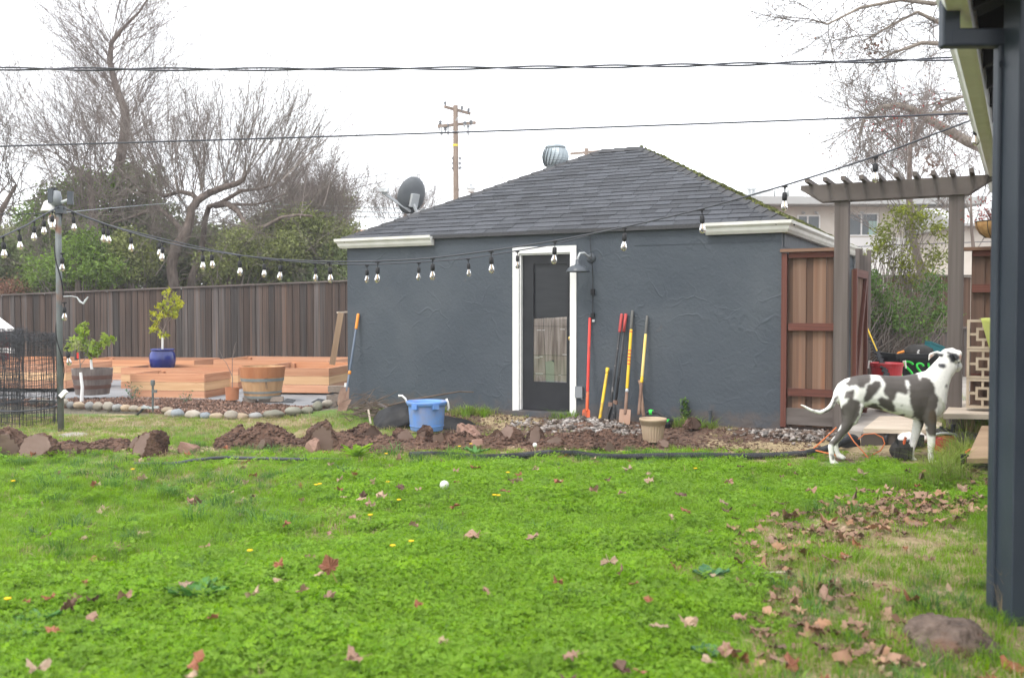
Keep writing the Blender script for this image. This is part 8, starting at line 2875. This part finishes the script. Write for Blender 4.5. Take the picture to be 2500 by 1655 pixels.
# seed head on a tall stem
c = G(1306, 1086, .22)
o = T('seed_head', 'pale dandelion seed head on a tall stem in front of the door', 'flower', (c[0], c[1], 0))
MB().tube([(c[0] - .005, c[1] - .3, .02), (c[0], c[1] - .1, .12), c], .0022, 5).build('stem', M.olive, o)
MB().blob(c, .02, .02, .022, 12, 8).build('head', M.whitewall, o)


# ------------------------------------------------------------ fallen leaves
def leaf_mesh(seed, mt, curl):
    q = np.random.default_rng(seed)
    tips = [(-2.35, .55), (-1.15, .88), (0, 1.0), (1.15, .88), (2.35, .55)]
    out = []
    for i, (a, r) in enumerate(tips):
        r = r * q.uniform(.72, 1.12)
        out.append((a - .40, r * .74)); out.append((a - .15, r * .84)); out.append((a, r)); out.append((a + .17, r * .83)); out.append((a + .40, r * .72))
        if i < 4:
            na = (a + tips[i + 1][0]) / 2
            out.append((na,   .62 * q.uniform(.85, 1.12)))
    out.append((math.pi, .12))
    v = [(0, 0, 0)]
    fx, fy = q.normal(), q.normal()
    for a, r in out:
        x, y = math.cos(a) * r * .5, math.sin(a) * r * .5
        z = curl * (1.6 * y * y + .9 * x * x) + curl * .30 * math.sin(3 * a + fx * 3) * r + q.normal() * .045
        v.append((x, y, z))
    n = len(out)
    f = [(0, 1 + i, 1 + (i + 1) % n) for i in range(n)]
    k = len(v)
    v += [(-.06, .012, 0), (-.06, -.012, 0), (-.55, -.008, .08), (-.55, .008, .08)]
    f.append((k, k + 1, k + 2, k + 3))
    me = bpy.data.meshes.new('fallen_leaf')
    me.from_pydata([tuple(map(float, p)) for p in v], [], f)
    me.materials.append(mt)
    return me


CUR = {'flat': .15, 'curled': .6, 'upright': .5}
LM = {(c, p): [leaf_mesh(s * 7 + len(c) + len(p), M.leaf[c], CUR[p]) for s in range(3)] for c in M.leaf for p in CUR}
LAND = [((1085, 1200), 'near the white ball'), ((475, 1467), 'by the dock rosette'), ((1738, 1415), 'by the dark glossy weed'), ((2260, 1560), 'left of the boulder'), ((2395, 1440), 'beside the downspout foot'), ((2030, 1150), 'in front of the dog hind feet'), ((2240, 1180), 'in front of the dog forefeet'), ((1594, 1120), 'below the beige pot'), ((1040, 1130), 'below the blue tub'), ((90, 1200), 'at the left edge of the upper lawn'), ((110, 1400), 'at the left edge of the middle lawn'), ((300, 1250), 'in the left lawn below the lone clod'), ((700, 1240), 'in the upper lawn left of the ball'), ((790, 1400), 'in the clover right of the dock'), ((1200, 1310), 'in the middle of the clover'), ((1330, 1570), 'at the bottom middle of the clover'), ((1560, 1200), 'in the clover below the tools'), ((1800, 1250), 'in the grass left of the dog'), ((1960, 1320), 'in the thin grass below the dog'), ((1900, 1480), 'in the dry grass at the lower right'), ((2150, 1400), 'on the right lawn left of the downspout'), ((1700, 1590), 'at the bottom edge right of centre'), ((400, 1020), 'on the back lawn before the edging stones'), ((1480, 1370), 'at the right edge of the clover')]
fixed = [(290, 1340, 'pinkish tan', 'curled', .15), (350, 1300, 'pale tan', 'flat', .11), (447, 1427, 'pale tan', 'flat', .11), (806, 1400, 'rust brown', 'upright', .15), (1160, 1310, 'pinkish tan', 'curled', .16), (1302, 1312, 'pinkish tan', 'flat', .13), (1487, 1373, 'pale tan', 'curled', .14), (1109, 1244, 'rust brown', 'upright', .11), (1245, 1173, 'dark brown', 'curled', .10), (1268, 1172, 'pale tan', 'flat', .12), (1585, 1172, 'pale tan', 'flat', .14), (887, 1217, 'dark brown', 'upright', .09), (836, 1214, 'pale tan', 'flat', .09), (1482, 1172, 'dark brown', 'curled', .09), (1778, 1176, 'pinkish tan', 'curled', .12), (1765, 1226, 'pale tan', 'flat', .11), (1676, 1249, 'rust brown', 'flat', .11), (800, 1457, 'pinkish tan', 'curled', .09), (615, 1462, 'pale tan', 'upright', .11), (160, 1494, 'dark brown', 'upright', .10), (200, 1316, 'pale tan', 'flat', .1), (186, 1462, 'pinkish tan', 'curled', .09), (868, 1608, 'pinkish tan', 'curled', .12), (90, 1634, 'pale tan', 'curled', .12), (760, 1362, 'pinkish tan', 'flat', .11), (1190, 1452, 'pinkish tan', 'upright', .07), (2082, 1170, 'pale tan', 'flat', .10), (1985, 1285, 'pale tan', 'flat', .11), (2227, 1478, 'rust brown', 'upright', .14), (1812, 1425, 'pinkish tan', 'curled', .15), (1900, 1465, 'pinkish tan', 'curled', .13), (2015, 1475, 'pinkish tan', 'upright', .13), (1960, 1440, 'rust brown', 'upright', .1), (2045, 1430, 'pale tan', 'curled', .12), (1985, 1340, 'dark brown', 'curled', .12), (1830, 1330, 'pinkish tan', 'flat', .13), (1900, 1318, 'pinkish tan', 'flat', .12), (2090, 1340, 'rust brown', 'upright', .12), (2310, 1450, 'pale tan', 'curled', .12), (2300, 1475, 'pale tan', 'flat', .11), (1770, 1590, 'pinkish tan', 'curled', .14), (1810, 1610, 'rust brown', 'curled', .14), (1930, 1640, 'pinkish tan', 'curled', .13), (1680, 1525, 'pale tan', 'curled', .11), (2155, 1645, 'pale tan', 'curled', .09), (2480, 1640, 'rust brown', 'curled', .15), (1520, 1640, 'dark brown', 'curled', .13), (1560, 1640, 'pinkish tan', 'curled', .13), (1640, 1270, 'pale tan', 'upright', .08), (1615, 1530, 'pale tan', 'flat', .12)]
q = np.random.default_rng(101)
used = set()
leaves = []
for px, py, c, p, s in fixed:
    leaves.append((px, py, c, p, s))
cands = []
for _ in range(2000):
    y_ = math.sqrt(q.random() * (10.0 ** 2 - 3.3 ** 2) + 3.3 ** 2)
    x_ = (q.random() - .5) * 1.04 * y_
    wgt = .10 + .38 * (x_ < -1.0) + 1.0 * float(lawn_dry(np.array(x_), np.array(y_))) + .3 * (y_ > 7.6)
    if q.random() < wgt * .95:
        cands.append((1250 + F * x_ / y_, 827.5 + F * math.tan(math.atan(CAMZ / y_) - PITCH), list(M.leaf)[q.choice(4, p=(.38, .2, .14, .28))], ('flat', 'curled', 'upright')[q.choice(3, p=(.45, .4, .15))], q.choice([.065, .09, .12])))
for c in cands[:250]:
    leaves.append(c)
SZ = [(.08, 'small'), (.105, 'mid-sized'), (9, 'large')]
for px, py, c, p, s in leaves:
    i = int(np.argmin([(px - a[0]) ** 2 + ((py - a[1]) * 2.2) ** 2 for a, _ in LAND]))
    sz = next(n_ for v_, n_ in SZ if s <= v_)
    if (i, c, p, sz) in used:
        # another look that this spot has not got yet, so that every label stays single
        opts = [(c2, p2, s2) for c2 in M.leaf for p2 in CUR for s2 in (.07, .09, .12) if (i, c2, p2, next(n_ for v_, n_ in SZ if s2 <= v_)) not in used]
        if not opts: continue
        c, p, s = opts[q.integers(0, len(opts))]
        sz = next(n_ for v_, n_ in SZ if s <= v_)
    used.add((i, c, p, sz))
    g_ = G(px, py, .05)
    z = float(gz(g_[0], g_[1]))
    lush = float(lawn_lush(g_[0], g_[1]))
    g_ = G(px, py, z + .012 + .085 * lush)
    rz = q.uniform(0, 6.28)
    if p == 'upright':
        ro = (q.normal() * .35, -.7 + q.normal() * .25, rz)
        lift = s * .2
    else:
        ro = (q.normal() * .22, q.normal() * .22, rz)
        lift = .004
    ml = LM[(c, p)]
    o = put('fallen_leaf', ml[q.integers(0, 3)], None, g_ + Z3 * lift, ro, s)
    tag(o, f'{sz} {c} {p} dry leaf {LAND[i][1]}', 'leaf', 'dry leaves fallen on the lawn')
# the drift of leaves at the right
ps = []
for _ in range(520):
    t = q.random() ** 2.4
    px = 2400 - 620 * t + q.normal() * 45; py = 1205 + 150 * t + q.normal() * (26 + 26 * t)
    ps.append(G(min(px, 2440), max(py, 1180), .0))
for _ in range(70):
    ps.append(G(q.uniform(1840, 2260), 1450 + 190 * q.random() ** .8, .0))
ps = np.array(ps)
vs_, fs = [], []
for i, p in enumerate(ps):
    me = LM[(list(M.leaf)[q.choice(4, p=(.25, .25, .1, .4))], ('flat', 'flat', 'curled')[i % 3])][i % 3]
    n = len(me.vertices)
    co = np.empty(n * 3); me.vertices.foreach_get('co', co); co = co.reshape(-1, 3) * q.uniform(.07, .15)
    R = np.array(Euler((q.normal() * .22, q.normal() * .22, q.uniform(0, 6.28))).to_matrix())
    b = sum(len(a) for a in vs_)
    vs_.append(co @ R.T + p + Z3 * (float(gz(p[0], p[1])) + .018 + abs(q.normal()) * .02))
    for pl in me.polygons:
        vv = list(pl.vertices)
        if len(vv) == 4: fs += [(vv[0] + b, vv[1] + b, vv[2] + b), (vv[0] + b, vv[2] + b, vv[3] + b)]
        else: fs.append(tuple(a + b for a in vv))
ex = ps[::4] + np.array([0, -.02, 0])
scatter('litter_grass', np.stack([ex[:, 0], ex[:, 1], gz(ex[:, 0], ex[:, 1])], 1), rots(q, len(ex), .15), q.uniform(.6, 1.1, len(ex)), q.integers(0, 2, len(ex)), [blades(16, .06, .085, .0036, .6, 30, M.olive, 'litter_grass_a'), blades(14, .06, .08, .0036, .6, 31, M.grass, 'litter_grass_b')])
tag(raw('leaf_litter', np.concatenate(vs_), np.array(fs), M.litter), kind='stuff')
